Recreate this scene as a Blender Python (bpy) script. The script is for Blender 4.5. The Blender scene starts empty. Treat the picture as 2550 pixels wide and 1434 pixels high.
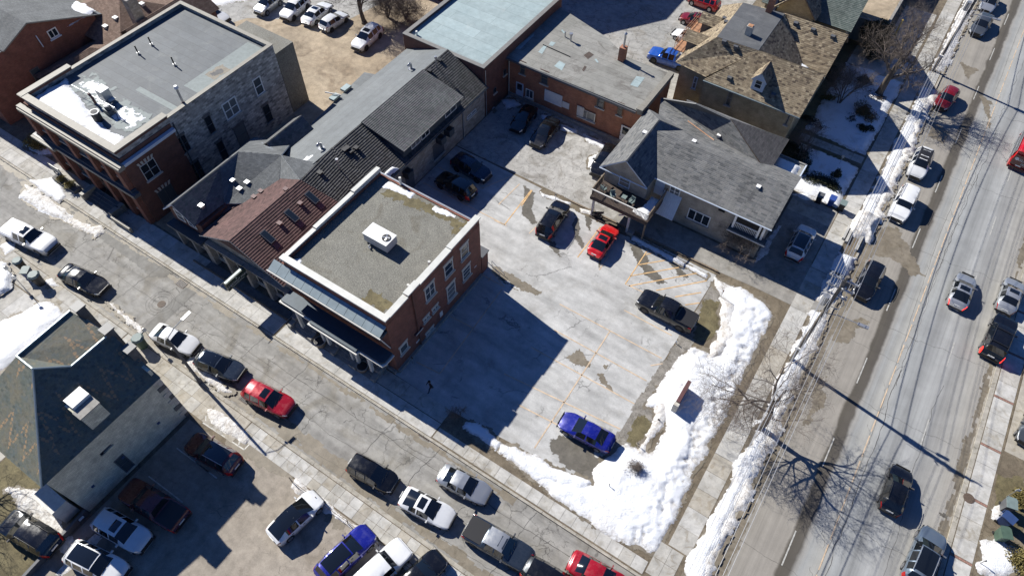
import bpy, math, random
import numpy as np
from mathutils import Vector, Matrix, Euler
R = math.radians
random.seed(7)
SC = bpy.context.scene
COL = SC.collection

# ------------------------------------------------------------------ camera
CH = 53.0; CF = 1720.0; CP = R(54.5); CY = R(32.6); CR = R(1.0)
_hd = np.array([-math.sin(CY), math.cos(CY), 0]); _rt = np.array([math.cos(CY), math.sin(CY), 0])
_fw = _hd*math.cos(CP) + np.array([0, 0, -math.sin(CP)]); _up = _hd*math.sin(CP) + np.array([0, 0, math.cos(CP)])
_r2 = _rt*math.cos(CR) + _up*math.sin(CR); _u2 = _up*math.cos(CR) - _rt*math.sin(CR)
cam = bpy.data.cameras.new('camera'); camo = bpy.data.objects.new('camera', cam); COL.objects.link(camo)
mm = Matrix.Identity(4)
for i in range(3):
    mm[i][0] = _r2[i]; mm[i][1] = _u2[i]; mm[i][2] = -_fw[i]
mm[2][3] = CH
camo.matrix_world = mm
cam.sensor_width = 36.0; cam.lens = 36.0*CF/2550.0; cam.clip_start = 0.5; cam.clip_end = 1000
SC.camera = camo

# ------------------------------------------------------------------ light
SUN_AZ = 279.5; SUN_EL = 37.6      # compass bearing in the scene's frame (+Y = 0, clockwise)
W = bpy.data.worlds.new('World'); SC.world = W; W.use_nodes = True
wn = W.node_tree.nodes; wl = W.node_tree.links
bg = wn['Background']; sky = wn.new('ShaderNodeTexSky'); sky.sky_type = 'NISHITA'; sky.sun_disc = False
sky.sun_elevation = R(SUN_EL); sky.sun_rotation = R(SUN_AZ); sky.air_density = 1.6; sky.dust_density = 0.1; sky.ozone_density = 4.0
tint = wn.new('ShaderNodeMix'); tint.data_type = 'RGBA'; tint.blend_type = 'MULTIPLY'; tint.inputs[0].default_value = 1.0; tint.inputs[7].default_value = (.30, .50, .95, 1)   # the camera's cold white balance of the clear sky
wl.new(sky.outputs[0], tint.inputs[6]); wl.new(tint.outputs[2], bg.inputs[0]); bg.inputs[1].default_value = 0.05
sun = bpy.data.lights.new('sun', 'SUN'); sun.energy = 5.0; sun.angle = R(0.5); sun.color = (1.0, 0.96, 0.88)
suno = bpy.data.objects.new('sun', sun); COL.objects.link(suno)
_d = Vector((math.sin(R(SUN_AZ))*math.cos(R(SUN_EL)), math.cos(R(SUN_AZ))*math.cos(R(SUN_EL)), math.sin(R(SUN_EL))))
suno.rotation_euler = (-_d).to_track_quat('-Z', 'Y').to_euler(); suno.location = (0, 0, 80)
SC.view_settings.view_transform = 'Standard'; SC.view_settings.look = 'None'
SC.view_settings.exposure = 0.52; SC.view_settings.gamma = 1.0; SC.view_settings.use_curve_mapping = False
SC.cycles.max_bounces = 5; SC.cycles.diffuse_bounces = 2; SC.cycles.glossy_bounces = 3; SC.cycles.transmission_bounces = 2

# ------------------------------------------------------------------ survey helpers: a sight line of the photograph meets a level or a wall
def _ray(u, v): return _r2*(u-1275) + _u2*(717-v) + _fw*CF
def G(u, v, z=0.0):
    d = _ray(u, v); t = (z-CH)/d[2]; return (float(d[0]*t), float(d[1]*t))
def G3(u, v, z): return G(u, v, z) + (z,)
def ATX(u, v, x):
    d = _ray(u, v); t = x/d[0]; return (float(t*d[1]), float(CH+t*d[2]))
def ATY(u, v, y):
    d = _ray(u, v); t = y/d[1]; return (float(t*d[0]), float(CH+t*d[2]))

# ------------------------------------------------------------------ materials
def lin(h):
    h = h.lstrip('#'); r = [int(h[i:i+2], 16)/255 for i in (0, 2, 4)]
    return tuple((c/12.92 if c <= .04045 else ((c+.055)/1.055)**2.4) for c in r) + (1,)
def c3(*a): return tuple(a) + (1,) if len(a) == 3 else (a[0], a[0], a[0], 1)
class NT:
    def __init__(s, name):
        s.m = bpy.data.materials.new(name); s.m.use_nodes = True; s.t = s.m.node_tree
        s.b = s.t.nodes['Principled BSDF']; s.n = s.t.nodes; s.l = s.t.links
    def new(s, k, **kw):
        n = s.n.new(k)
        for a, v in kw.items(): setattr(n, a, v)
        return n
    def link(s, a, b): s.l.new(a, b)
    def coord(s, kind='Object', scale=(1, 1, 1)):
        if kind == 'Pos': g = s.new('ShaderNodeNewGeometry'); o = g.outputs['Position']
        else: g = s.new('ShaderNodeTexCoord'); o = g.outputs[kind]
        if scale == (1, 1, 1): return o
        mp = s.new('ShaderNodeMapping'); mp.inputs['Scale'].default_value = scale; s.link(o, mp.inputs[0]); return mp.outputs[0]
    def noise(s, co, scale, detail=4, rough=.55, dist=0):
        n = s.new('ShaderNodeTexNoise'); n.inputs['Scale'].default_value = scale; n.inputs['Detail'].default_value = detail
        n.inputs['Roughness'].default_value = rough; n.inputs['Distortion'].default_value = dist; s.link(co, n.inputs['Vector']); return n.outputs['Fac']
    def ramp(s, fac, *st):
        r = s.new('ShaderNodeValToRGB'); e = r.color_ramp.elements
        while len(e) < len(st): e.new(0.5)
        for i, (p, c) in enumerate(st):
            e[i].position = p; e[i].color = c if isinstance(c, tuple) else (c, c, c, 1)
        s.link(fac, r.inputs[0]); return r.outputs[0]
    def mix(s, f, a, b, mode='MIX'):
        n = s.new('ShaderNodeMix', data_type='RGBA', blend_type=mode)
        for i, x in ((0, f), (6, a), (7, b)):
            if isinstance(x, (float, int)): n.inputs[i].default_value = x if i == 0 else (x, x, x, 1)
            elif isinstance(x, tuple): n.inputs[i].default_value = x
            else: s.link(x, n.inputs[i])
        return n.outputs[2]
    def math(s, op, a, b=0.0):
        n = s.new('ShaderNodeMath', operation=op)
        for i, x in ((0, a), (1, b)):
            if isinstance(x, (float, int)): n.inputs[i].default_value = x
            else: s.link(x, n.inputs[i])
        return n.outputs[0]
    def bump(s, h, dist=.02, strength=1.0, nrm=None):
        b = s.new('ShaderNodeBump'); b.inputs['Distance'].default_value = dist; b.inputs['Strength'].default_value = strength
        s.link(h, b.inputs['Height'])
        if nrm: s.link(nrm, b.inputs['Normal'])
        return b.outputs[0]
    def out(s, col=None, rough=None, nrm=None, metal=None, spec=None):
        I = s.b.inputs
        for k, v in (('Base Color', col), ('Roughness', rough), ('Metallic', metal), ('Specular IOR Level', spec)):
            if v is None: continue
            if isinstance(v, (float, int, tuple)): I[k].default_value = v
            else: s.link(v, I[k])
        if nrm is not None: s.link(nrm, I['Normal'])
        return s.m

def plain(name, col, rough=.6, metal=0.0, spec=.5, vary=.12, vs=3.0):
    t = NT(name)
    if vary:
        co = t.coord('Pos'); n = t.noise(co, vs, 5)
        a = tuple(max(0, x*(1-vary)) for x in col[:3])+(1,); b = tuple(min(1, x*(1+vary)) for x in col[:3])+(1,)
        return t.out(t.ramp(n, (.3, a), (.7, b)), rough, metal=metal, spec=spec)
    return t.out(col, rough, metal=metal, spec=spec)

def paved(name, c1, c2, stain, crack=0.0, streak=None, speck=.18, crackscale=1.2, rough=.85, big=.12, stainlo=.52, stainhi=.66, soft=.55):
    """weathered paving: two tones, stains, fine grit, optional crazed cracks"""
    t = NT(name); co = t.coord('Pos')
    n1 = t.noise(co, big, 6, .6, .6); n2 = t.noise(co, 1.4, 6, .65); n3 = t.noise(co, 22, 3, .7)
    col = t.ramp(n1, (.32, c1), (.66, c2))
    st = t.ramp(t.noise(co, big*2.7, 7, .62, 1.2), (stainlo, 0.0), (stainhi, 1.0))
    col = t.mix(t.math('MULTIPLY', st, .75), col, stain)
    col = t.mix(soft, col, t.ramp(n2, (.3, .55), (.7, 1.35)), 'MULTIPLY')
    col = t.mix(speck*2.2, col, t.ramp(n3, (.3, .55), (.7, 1.4)), 'MULTIPLY')
    if streak:
        sc = t.coord('Pos', streak); sn = t.noise(sc, 1.0, 5, .6)
        col = t.mix(.75, col, t.ramp(sn, (.32, .68), (.5, 1.0), (.68, 1.25)), 'MULTIPLY')
    h = n3
    if crack:
        w = t.noise(co, 1.3, 4, .6)
        va = t.new('ShaderNodeVectorMath', operation='MULTIPLY_ADD')
        cb = t.new('ShaderNodeCombineXYZ')
        for i in range(3): t.link(w, cb.inputs[i])
        t.link(cb.outputs[0], va.inputs[0]); va.inputs[1].default_value = (1.6, 1.6, 1.6); t.link(co, va.inputs[2])
        vo = t.new('ShaderNodeTexVoronoi', feature='DISTANCE_TO_EDGE'); vo.inputs['Scale'].default_value = crackscale
        t.link(va.outputs[0], vo.inputs['Vector'])
        cr = t.ramp(vo.outputs['Distance'], (.0, 1.0), (.028, 0.0))
        mask = t.ramp(t.noise(co, .23, 4, .6), (.55-crack*.2, 0.0), (.62-crack*.2, 1.0))
        f = t.math('MULTIPLY', cr, mask)
        col = t.mix(t.math('MULTIPLY', f, .62), col, c3(.03, .028, .025))
    return t.out(col, rough, t.bump(h, .012, .6))

def bricks(name, c1, c2, mortar, bw=.215, bh=.072, ms=.012, bump=.012, wear=.35, wearcol=c3(.35, .3, .26), rough=.85):
    t = NT(name); uv = t.coord('UV'); co = t.coord('Pos')
    b = t.new('ShaderNodeTexBrick'); b.inputs['Scale'].default_value = 1.0
    b.inputs['Brick Width'].default_value = bw; b.inputs['Row Height'].default_value = bh; b.inputs['Mortar Size'].default_value = ms
    b.inputs['Mortar Smooth'].default_value = .3; b.inputs['Bias'].default_value = 0
    for i, c in enumerate((c1, c2, mortar)): b.inputs[i+1].default_value = c
    t.link(uv, b.inputs['Vector'])
    n = t.noise(co, 1.1, 6, .65)
    col = t.mix(.7, b.outputs['Color'], t.ramp(n, (.3, .6), (.7, 1.3)), 'MULTIPLY')
    w = t.ramp(t.noise(co, .6, 6, .7, .5), (.55, 0.0), (.75, 1.0))
    col = t.mix(t.math('MULTIPLY', w, wear), col, wearcol)
    return t.out(col, rough, t.bump(b.outputs['Fac'], bump, -1.0))

def shingles(name, cols, bw=.3, bh=.14, rough=.9, tone=.5, gap=.006, big=.35, gapcol=.35):
    """tabs of several tones; the course steps themselves are geometry"""
    t = NT(name); uv = t.coord('UV'); co = t.coord('Pos')
    b = t.new('ShaderNodeTexBrick'); b.offset = .5; b.inputs['Scale'].default_value = 1.0
    b.inputs['Brick Width'].default_value = bw; b.inputs['Row Height'].default_value = bh; b.inputs['Mortar Size'].default_value = gap
    b.inputs['Mortar Smooth'].default_value = .2
    b.inputs[1].default_value = (0, 0, 0, 1); b.inputs[2].default_value = (1, 1, 1, 1); b.inputs[3].default_value = (.5, .5, .5, 1)
    t.link(uv, b.inputs['Vector'])
    k = len(cols)-1
    st = [(i/k*.9+.05, c) for i, c in enumerate(cols)]
    col = t.ramp(b.outputs['Color'], *st)
    dk = tuple(x*gapcol for x in cols[0][:3])+(1,)
    col = t.mix(t.math('MULTIPLY', b.outputs['Fac'], .6), col, dk)
    col = t.mix(tone, col, t.ramp(t.noise(co, big, 6, .6), (.3, .65), (.7, 1.3)), 'MULTIPLY')
    col = t.mix(.45, col, t.ramp(t.noise(co, 16, 3, .7), (.3, .6), (.7, 1.35)), 'MULTIPLY')
    sm = t.new('ShaderNodeMapping'); sm.inputs['Scale'].default_value = (1.5, .16, 1); t.link(uv, sm.inputs[0])   # run-off streaks down the slope
    col = t.mix(.55, col, t.ramp(t.noise(sm.outputs[0], 1.3, 6, .7), (.3, .62), (.55, 1.0), (.72, 1.28)), 'MULTIPLY')
    return t.out(col, rough, t.bump(b.outputs['Fac'], .008, -.6))

def membrane(name, c1, c2, stain, seam=(1.0, 12.0), seamcol=.8, stainlo=.55, rough=.7, speck=.2, bumpy=.01, fine=26):
    t = NT(name); uv = t.coord('UV'); co = t.coord('Pos')
    n1 = t.noise(co, .18, 6, .6, .8); n2 = t.noise(co, 1.2, 6, .7); n3 = t.noise(co, fine, 3, .8)
    col = t.ramp(n1, (.3, c1), (.7, c2))
    col = t.mix(t.ramp(t.noise(co, .5, 7, .7, 1.0), (stainlo, 0.0), (stainlo+.14, .85)), col, stain)
    col = t.mix(.5, col, t.ramp(n2, (.3, .68), (.7, 1.25)), 'MULTIPLY')
    col = t.mix(speck*2, col, t.ramp(n3, (.3, .5), (.7, 1.45)), 'MULTIPLY')
    if seam:
        b = t.new('ShaderNodeTexBrick'); b.inputs['Scale'].default_value = 1.0
        b.inputs['Brick Width'].default_value = seam[1]; b.inputs['Row Height'].default_value = seam[0]; b.inputs['Mortar Size'].default_value = .03
        b.inputs['Mortar Smooth'].default_value = .6; t.link(uv, b.inputs['Vector'])
        b.inputs[1].default_value = (.88, .88, .88, 1); b.inputs[2].default_value = (1.08, 1.08, 1.08, 1); b.inputs[3].default_value = (seamcol*.7,)*3+(1,)
        col = t.mix(.8, col, b.outputs['Color'], 'MULTIPLY')
    return t.out(col, rough, t.bump(n3, bumpy, .8))

def carpaint(name, col, metal=.25, rough=.32, dirt=.25):
    t = NT(name); co = t.coord('Object')
    d = t.ramp(t.noise(co, 1.8, 6, .7), (.45, 0.0), (.8, 1.0))
    dirt = dirt*min(1.0, .03+max(col[:3])*2)
    oz = t.new('ShaderNodeSeparateXYZ'); t.link(co, oz.inputs[0])
    low = t.math('MULTIPLY', t.ramp(oz.outputs[2], (.25, 1.0), (.85, 0.0)), t.ramp(t.noise(co, 5, 5, .7), (.3, .3), (.7, 1.0)))
    col = t.mix(t.math('MULTIPLY', low, .6), col, c3(.26, .245, .22))   # salt film along the sills
    colr = t.mix(t.math('MULTIPLY', d, dirt), col, c3(.30, .28, .25))
    m = t.out(colr, t.ramp(d, (0, rough), (1, min(.8, rough+.25))), metal=metal)
    t.b.inputs['Coat Weight'].default_value = .8; t.b.inputs['Coat Roughness'].default_value = .06
    return m

M = {}
def setup_materials():
    M['ground'] = paved('bare_ground', c3(.16, .13, .095), c3(.22, .19, .14), c3(.09, .075, .055))
    M['street'] = paved('salted_asphalt', c3(.25, .24, .222), c3(.305, .298, .28), c3(.205, .19, .16), crack=.35, streak=(.035, 1.1, 1), crackscale=.45, stainlo=.5)
    M['lot'] = paved('salt_dusted_lot', c3(.40, .397, .385), c3(.47, .47, .46), c3(.35, .343, .325), crack=.1, streak=(.22, .9, 1), crackscale=.35, stainlo=.5, soft=.3)
    M['lotp'] = paved('brown_asphalt', c3(.27, .235, .19), c3(.34, .30, .25), c3(.21, .18, .14), crack=.1)
    M['yard'] = paved('cracked_yard', c3(.33, .32, .30), c3(.45, .44, .42), c3(.2, .185, .16), crack=1.25, crackscale=1.1)
    M['backlot'] = paved('sandy_ground', c3(.30, .235, .16), c3(.42, .345, .25), c3(.20, .15, .1), streak=(.3, .3, 1), speck=.3)
    M['toplot'] = paved('pale_lot', c3(.30, .30, .29), c3(.4, .39, .37), c3(.24, .22, .19), crack=.8, crackscale=.6)
    M['driveway'] = paved('driveway_asphalt', c3(.25, .235, .21), c3(.31, .30, .275), c3(.17, .15, .12), crack=.2)
    M['concrete'] = paved('old_concrete', c3(.38, .365, .33), c3(.46, .445, .41), c3(.27, .24, .19), big=.45, speck=.14)
    M['concrete2'] = paved('pale_concrete', c3(.43, .42, .39), c3(.52, .51, .485), c3(.36, .335, .29), big=.45, speck=.12)
    M['concrete3'] = paved('tan_concrete', c3(.36, .33, .275), c3(.42, .39, .335), c3(.28, .24, .18), big=.45, speck=.14)
    M['kerb'] = paved('kerb_concrete', c3(.33, .31, .26), c3(.42, .39, .34), c3(.22, .19, .14), big=.8)
    M['dirt'] = paved('muddy_verge', c3(.12, .095, .065), c3(.2, .165, .115), c3(.08, .062, .04), big=.6, speck=.4)
    M['gravel'] = paved('gravel', c3(.18, .165, .14), c3(.30, .28, .25), c3(.1, .09, .07), big=1.2, speck=.45)
    M['grass'] = paved('dead_grass', c3(.11, .09, .045), c3(.17, .145, .075), c3(.07, .06, .03), big=.8, speck=.4)
    M['wet'] = paved('wet_asphalt', c3(.125, .115, .095), c3(.16, .145, .12), c3(.10, .09, .07), rough=.45, big=.5)
    M['damp'] = paved('damp_grime', c3(.17, .145, .105), c3(.225, .195, .15), c3(.13, .105, .07), rough=.6, big=.5)
    M['patch'] = paved('asphalt_patch', c3(.20, .195, .18), c3(.235, .23, .215), c3(.17, .16, .14))
    M['tar'] = plain('tar_line', c3(.055, .05, .045), .7)
    M['paintline'] = plain('worn_orange_paint', c3(.62, .40, .19), .75, vary=.3, vs=2.5)
    M['paintpale'] = plain('faded_orange_paint', c3(.56, .43, .30), .75, vary=.25, vs=2.5)
    M['faintline'] = plain('faded_lane_paint', c3(.40, .395, .37), .8, vary=.3, vs=4)
    M['whiteline'] = plain('worn_white_paint', c3(.55, .54, .5), .75, vary=.25, vs=4)
    # main road: lanes of different wear across X
    t = NT('road_wheel_tracks'); co = t.coord('Pos'); sx = t.new('ShaderNodeSeparateXYZ'); t.link(co, sx.inputs[0])
    nx = t.noise(co, .35, 4, .6)
    xx = t.math('ADD', sx.outputs[0], t.math('MULTIPLY', nx, .7))
    fx = t.math('DIVIDE', t.math('SUBTRACT', xx, 5.0), 16.0)
    col = t.ramp(fx, (0.0, c3(.225, .20, .155)), (.10, c3(.275, .255, .22)), (.22, c3(.28, .26, .23)), (.31, c3(.27, .25, .22)), (.322, c3(.085, .075, .06)), (.372, c3(.09, .08, .068)),
                 (.385, c3(.29, .28, .26)), (.41, c3(.29, .295, .29)), (.46, c3(.35, .345, .32)), (.53, c3(.32, .33, .33)), (.60, c3(.235, .24, .24)), (.67, c3(.35, .355, .35)),
                 (.74, c3(.255, .255, .25)), (.83, c3(.335, .325, .30)), (.93, c3(.33, .305, .265)), (1.0, c3(.25, .22, .17)))
    sn = t.noise(t.coord('Pos', (1.6, .03, 1)), 1.6, 5, .65)
    col = t.mix(.65, col, t.ramp(sn, (.3, .72), (.5, 1.0), (.7, 1.2)), 'MULTIPLY')
    col = t.mix(.5, col, t.ramp(t.noise(co, .5, 6, .65), (.3, .75), (.7, 1.2)), 'MULTIPLY')
    n3 = t.noise(co, 20, 3, .75); col = t.mix(.4, col, t.ramp(n3, (.3, .6), (.7, 1.35)), 'MULTIPLY')
    M['road'] = t.out(col, .82, t.bump(n3, .012, .6))
    # snow
    t = NT('old_snow'); co = t.coord('Pos')
    d = t.ramp(t.noise(co, .55, 8, .75, .6), (.53, 0.0), (.68, 1.0))
    col = t.mix(t.math('MULTIPLY', d, .5), c3(.80, .82, .85), c3(.46, .41, .34))
    sz = t.new('ShaderNodeSeparateXYZ'); t.link(co, sz.inputs[0])      # thin slush lets grit and ground show through
    thin = t.math('MULTIPLY', t.ramp(t.math('ABSOLUTE', t.math('SUBTRACT', sz.outputs[2], .13)), (.03, 1.0), (.11, 0.0)), t.ramp(t.noise(co, 3.0, 6, .75), (.4, 0.15), (.62, 1.0)))
    col = t.mix(t.math('MULTIPLY', thin, .8), col, c3(.27, .235, .19))
    nb = t.noise(co, 3.2, 5, .7); nf = t.noise(co, 14, 3, .7)
    M['snow'] = t.out(col, .55, t.bump(nf, .05, .8, t.bump(nb, .09, .8)))
    t.b.inputs['Subsurface Weight'].default_value = 0.0
    t = NT('dirty_snow'); co = t.coord('Pos')
    d = t.ramp(t.noise(co, 2.2, 7, .75, .5), (.42, 0.0), (.68, 1.0))
    col = t.mix(t.math('MULTIPLY', d, .8), c3(.78, .77, .75), c3(.26, .21, .155))
    nb = t.noise(co, 4, 6, .75)
    M['dsnow'] = t.out(col, .6, t.bump(nb, .12, .9))
    # walls
    M['redbrick'] = bricks('red_brick', c3(.20, .062, .042), c3(.28, .095, .06), c3(.17, .11, .085), wear=.22, wearcol=c3(.2, .12, .09))
    M['darkbrick'] = bricks('weathered_red_brick', c3(.135, .05, .038), c3(.20, .075, .05), c3(.12, .085, .07), wear=.3, wearcol=c3(.1, .06, .05))
    M['orangebrick'] = bricks('orange_brick', c3(.34, .115, .06), c3(.44, .165, .085), c3(.27, .19, .14), wear=.4, wearcol=c3(.2, .1, .07))
    M['yellowbrick'] = bricks('buff_brick', c3(.42, .345, .20), c3(.54, .45, .28), c3(.36, .31, .22), wear=.4, wearcol=c3(.19, .16, .10))
    M['beigewall'] = bricks('beige_stucco_block', c3(.38, .335, .27), c3(.42, .37, .305), c3(.30, .265, .215), bw=.4, bh=.2, ms=.008, wear=.35, wearcol=c3(.24, .20, .16))
    M['limestone'] = bricks('grey_rubble_stone', c3(.17, .17, .165), c3(.56, .545, .51), c3(.34, .33, .31), bw=.5, bh=.24, ms=.035, bump=.07, wear=.5, wearcol=c3(.16, .15, .145))
    M['creamstone'] = bricks('cream_cut_stone', c3(.56, .55, .43), c3(.70, .68, .55), c3(.45, .44, .35), bw=.34, bh=.16, ms=.014, bump=.03, wear=.4, wearcol=c3(.42, .42, .33))
    M['rubble'] = bricks('mixed_rubble_wall', c3(.26, .235, .2), c3(.42, .39, .34), c3(.3, .27, .235), bw=.5, bh=.24, ms=.035, bump=.05, wear=.6, wearcol=c3(.22, .17, .14))
    # roofs
    M['sh_black'] = shingles('black_shingles', [c3(.05), c3(.075), c3(.105)], .3, .17)
    M['sh_brown'] = shingles('tan_brown_shingles', [c3(.10, .075, .055), c3(.33, .265, .175), c3(.21, .165, .11), c3(.40, .33, .225)], .32, .2, big=.5, tone=.25)
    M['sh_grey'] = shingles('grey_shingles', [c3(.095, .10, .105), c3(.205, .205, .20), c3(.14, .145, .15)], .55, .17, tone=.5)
    M['sh_green'] = shingles('green_shingles', [c3(.10, .13, .12), c3(.17, .20, .185)], .3, .18)
    M['sh_red'] = shingles('red_brown_shingles', [c3(.075, .042, .04), c3(.15, .085, .078), c3(.10, .06, .055)], .32, .17)
    M['sh_mix'] = shingles('grey_green_shingles', [c3(.085, .095, .095), c3(.15, .155, .155), c3(.115, .11, .12)], .3, .17, tone=.7)
    M['sh_slategrey'] = shingles('slate_grey_shingles', [c3(.12, .13, .135), c3(.17, .18, .185)], .3, .12, tone=.5)
    M['sh_shaded'] = shingles('shaded_grey_shingles', [c3(.07, .068, .07), c3(.115, .11, .112)], .4, .15)
    M['sh_rust'] = shingles('brown_house_shingles', [c3(.15, .095, .07), c3(.24, .165, .125)], .32, .18)
    # natural slate with rust-orange hexagonal bands
    t = NT('green_grey_slate'); uv = t.coord('UV'); co = t.coord('Pos')
    b = t.new('ShaderNodeTexBrick'); b.inputs['Scale'].default_value = 1.0; b.inputs['Brick Width'].default_value = .26; b.inputs['Row Height'].default_value = .2
    b.inputs['Mortar Size'].default_value = .008; b.inputs[1].default_value = (0, 0, 0, 1); b.inputs[2].default_value = (1, 1, 1, 1); b.inputs[3].default_value = (.3, .3, .3, 1)
    t.link(uv, b.inputs['Vector'])
    col = t.ramp(b.outputs['Color'], (.0, c3(.085, .10, .09)), (.35, c3(.135, .15, .12)), (.7, c3(.12, .145, .14)), (1.0, c3(.18, .175, .125)))
    col = t.mix(t.ramp(t.noise(co, .6, 6, .7), (.45, 0.0), (.7, .6)), col, c3(.26, .205, .12))
    su = t.new('ShaderNodeSeparateXYZ'); t.link(uv, su.inputs[0])
    zz = t.math('PINGPONG', t.math('MULTIPLY', su.outputs[0], .55), .45)
    bd = t.math('ABSOLUTE', t.math('SUBTRACT', t.math('SUBTRACT', t.math('FRACT', t.math('MULTIPLY', su.outputs[1], .21)), .2), zz))
    hexs = t.new('ShaderNodeTexVoronoi'); hexs.inputs['Scale'].default_value = 3.0; hexs.inputs['Randomness'].default_value = .25; t.link(uv, hexs.inputs['Vector'])
    dots = t.ramp(hexs.outputs['Distance'], (.38, 1.0), (.46, 0.0))
    col = t.mix(t.math('MULTIPLY', t.ramp(bd, (.05, .8), (.09, 0.0)), dots), col, c3(.40, .26, .14))
    col = t.mix(.5, col, t.ramp(t.noise(co, 9, 4, .7), (.3, .6), (.7, 1.35)), 'MULTIPLY')
    M['slate'] = t.out(col, .6, t.bump(b.outputs['Fac'], .02, -1.0))
    M['mem_patch'] = plain('newer_roof_patch', c3(.20, .235, .235), .7, vary=.12)
    M['mem_grey'] = membrane('grey_roof_membrane', c3(.10, .116, .13), c3(.135, .15, .162), c3(.165, .18, .182), seam=(.95, 14))
    M['mem_teal'] = membrane('pale_teal_membrane', c3(.30, .385, .40), c3(.35, .43, .44), c3(.40, .46, .46), seam=(1.6, 9), stainlo=.6, speck=.1)
    M['mem_old'] = membrane('old_grey_membrane', c3(.215, .215, .195), c3(.29, .285, .265), c3(.14, .13, .115), seam=(.9, 11), stainlo=.52)
    M['rollroof'] = membrane('granulated_grey_roofing', c3(.125, .14, .15), c3(.155, .17, .178), c3(.11, .12, .13), seam=(1.0, 30), seamcol=.95, speck=.32)
    M['deckroof'] = membrane('charcoal_deck_membrane', c3(.095, .10, .108), c3(.12, .125, .13), c3(.145, .15, .155), seam=(2.6, 30), speck=.35)
    M['graveltop'] = membrane('tar_and_gravel_roof', c3(.15, .147, .125), c3(.215, .21, .18), c3(.13, .118, .09), seam=None, stainlo=.55, speck=.5, bumpy=.06, fine=9)
    M['cap'] = plain('pale_parapet_cap', c3(.255, .24, .205), .6, vary=.12)
    M['capwhite'] = plain('white_parapet_flashing', c3(.60, .60, .56), .45, vary=.1, vs=1.5)
    M['capgrey'] = plain('grey_parapet_cap', c3(.20, .195, .185), .55)
    M['zinc'] = plain('pale_blue_green_metal', c3(.30, .36, .375), .38, metal=.35, vary=.12, vs=1.5)
    M['darkmetal'] = plain('dark_roof_metal', c3(.055, .075, .095), .5, metal=.2)
    M['galv'] = plain('galvanised_steel', c3(.5, .51, .52), .35, metal=.7)
    M['white'] = plain('white_paint', c3(.78, .78, .76), .5, vary=.06)
    M['offwhite'] = plain('dirty_white_paint', c3(.6, .59, .55), .55)
    M['bluewhite'] = plain('pale_blue_trim', c3(.55, .62, .72), .5, vary=.05)
    M['black'] = plain('black_plastic', c3(.018, .018, .02), .5, vary=0)
    M['rubber'] = plain('tyre_rubber', c3(.022, .022, .022), .85, vary=0)
    M['wood'] = plain('weathered_wood', c3(.20, .155, .11), .8, vary=.3, vs=6)
    M['darkwood'] = plain('dark_stained_wood', c3(.075, .055, .045), .75, vary=.3)
    M['polewood'] = plain('utility_pole_wood', c3(.17, .15, .125), .85, vary=.3, vs=4)
    M['bark'] = plain('grey_bark', c3(.12, .10, .08), .9, vary=.35, vs=7)
    M['twig'] = plain('twig_bark', c3(.17, .14, .12), .9, vary=.3, vs=5)
    M['stone'] = plain('step_stone', c3(.27, .26, .24), .8, vary=.2)
    M['palestone'] = plain('pale_lintel_stone', c3(.52, .49, .43), .75, vary=.12)
    M['darkstone'] = plain('dark_stone', c3(.12, .12, .12), .8, vary=.25)
    M['brickred'] = plain('brick_paver_red', c3(.30, .17, .135), .85, vary=.3, vs=9)
    M['copper'] = plain('copper_flashing', c3(.42, .22, .12), .6, vary=.2)
    M['iron'] = plain('rusty_iron', c3(.11, .08, .06), .7, vary=.3, vs=12)
    M['greenbin'] = plain('green_plastic', c3(.07, .115, .085), .55, vary=.15)
    M['greybin'] = plain('grey_green_lid', c3(.17, .22, .215), .6)
    M['bluebin'] = plain('blue_plastic', c3(.03, .07, .28), .45)
    M['navybin'] = plain('navy_plastic', c3(.03, .06, .16), .5)
    M['signgreen'] = plain('dark_green_sign', c3(.02, .045, .035), .5, vary=.1)
    M['steelgrey'] = plain('painted_grey_steel', c3(.10, .105, .115), .5, vary=.1)
    M['plum'] = plain('plum_brown_metal', c3(.12, .055, .055), .5)
    M['leaf'] = plain('winter_evergreen', c3(.035, .042, .018), .8, vary=.4, vs=8)
    M['leafolive'] = plain('olive_grass_tuft', c3(.17, .14, .045), .8, vary=.4, vs=8)
    M['leafrust'] = plain('rusty_winter_shrub', c3(.16, .105, .045), .85, vary=.4, vs=6)
    t = NT('window_glass'); t.out(c3(.02, .028, .036), .06, spec=.9); M['glass'] = t.m
    t = NT('window_glass_with_blind'); t.out(c3(.17, .18, .18), .12, spec=.8); M['glassblind'] = t.m
    t = NT('window_glass_curtain'); t.out(c3(.07, .085, .095), .08, spec=.9); M['glasscurtain'] = t.m
    t = NT('car_glass'); t.out(c3(.008, .01, .012), .03, spec=.8); t.b.inputs['Coat Weight'].default_value = .6; M['carglass'] = t.m
    t = NT('lamp_lens'); t.out(c3(.75, .77, .8), .1, metal=.3); M['headlight'] = t.m
    t = NT('tail_lamp_red'); t.out(c3(.38, .012, .01), .15); M['taillight'] = t.m
    t = NT('brake_lamp_lit'); t.out(c3(.8, .02, .015), .2); t.b.inputs['Emission Color'].default_value = (1, .03, .02, 1); t.b.inputs['Emission Strength'].default_value = 2.0; M['brakelight'] = t.m
    t = NT('alloy_rim'); t.out(c3(.42, .42, .43), .3, metal=.8); M['rim'] = t.m
    t = NT('dark_rim'); t.out(c3(.05, .05, .055), .4, metal=.5); M['rimdark'] = t.m
    M['plate'] = plain('licence_plate_white', c3(.7, .7, .68), .5, vary=0)
    M['skin'] = plain('skin', c3(.45, .28, .2), .6, vary=0)
    M['cloth'] = plain('black_cloth', c3(.012, .012, .014), .9, vary=0)
    M['denim'] = plain('dark_denim', c3(.02, .027, .045), .9, vary=0)
setup_materials()

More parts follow.
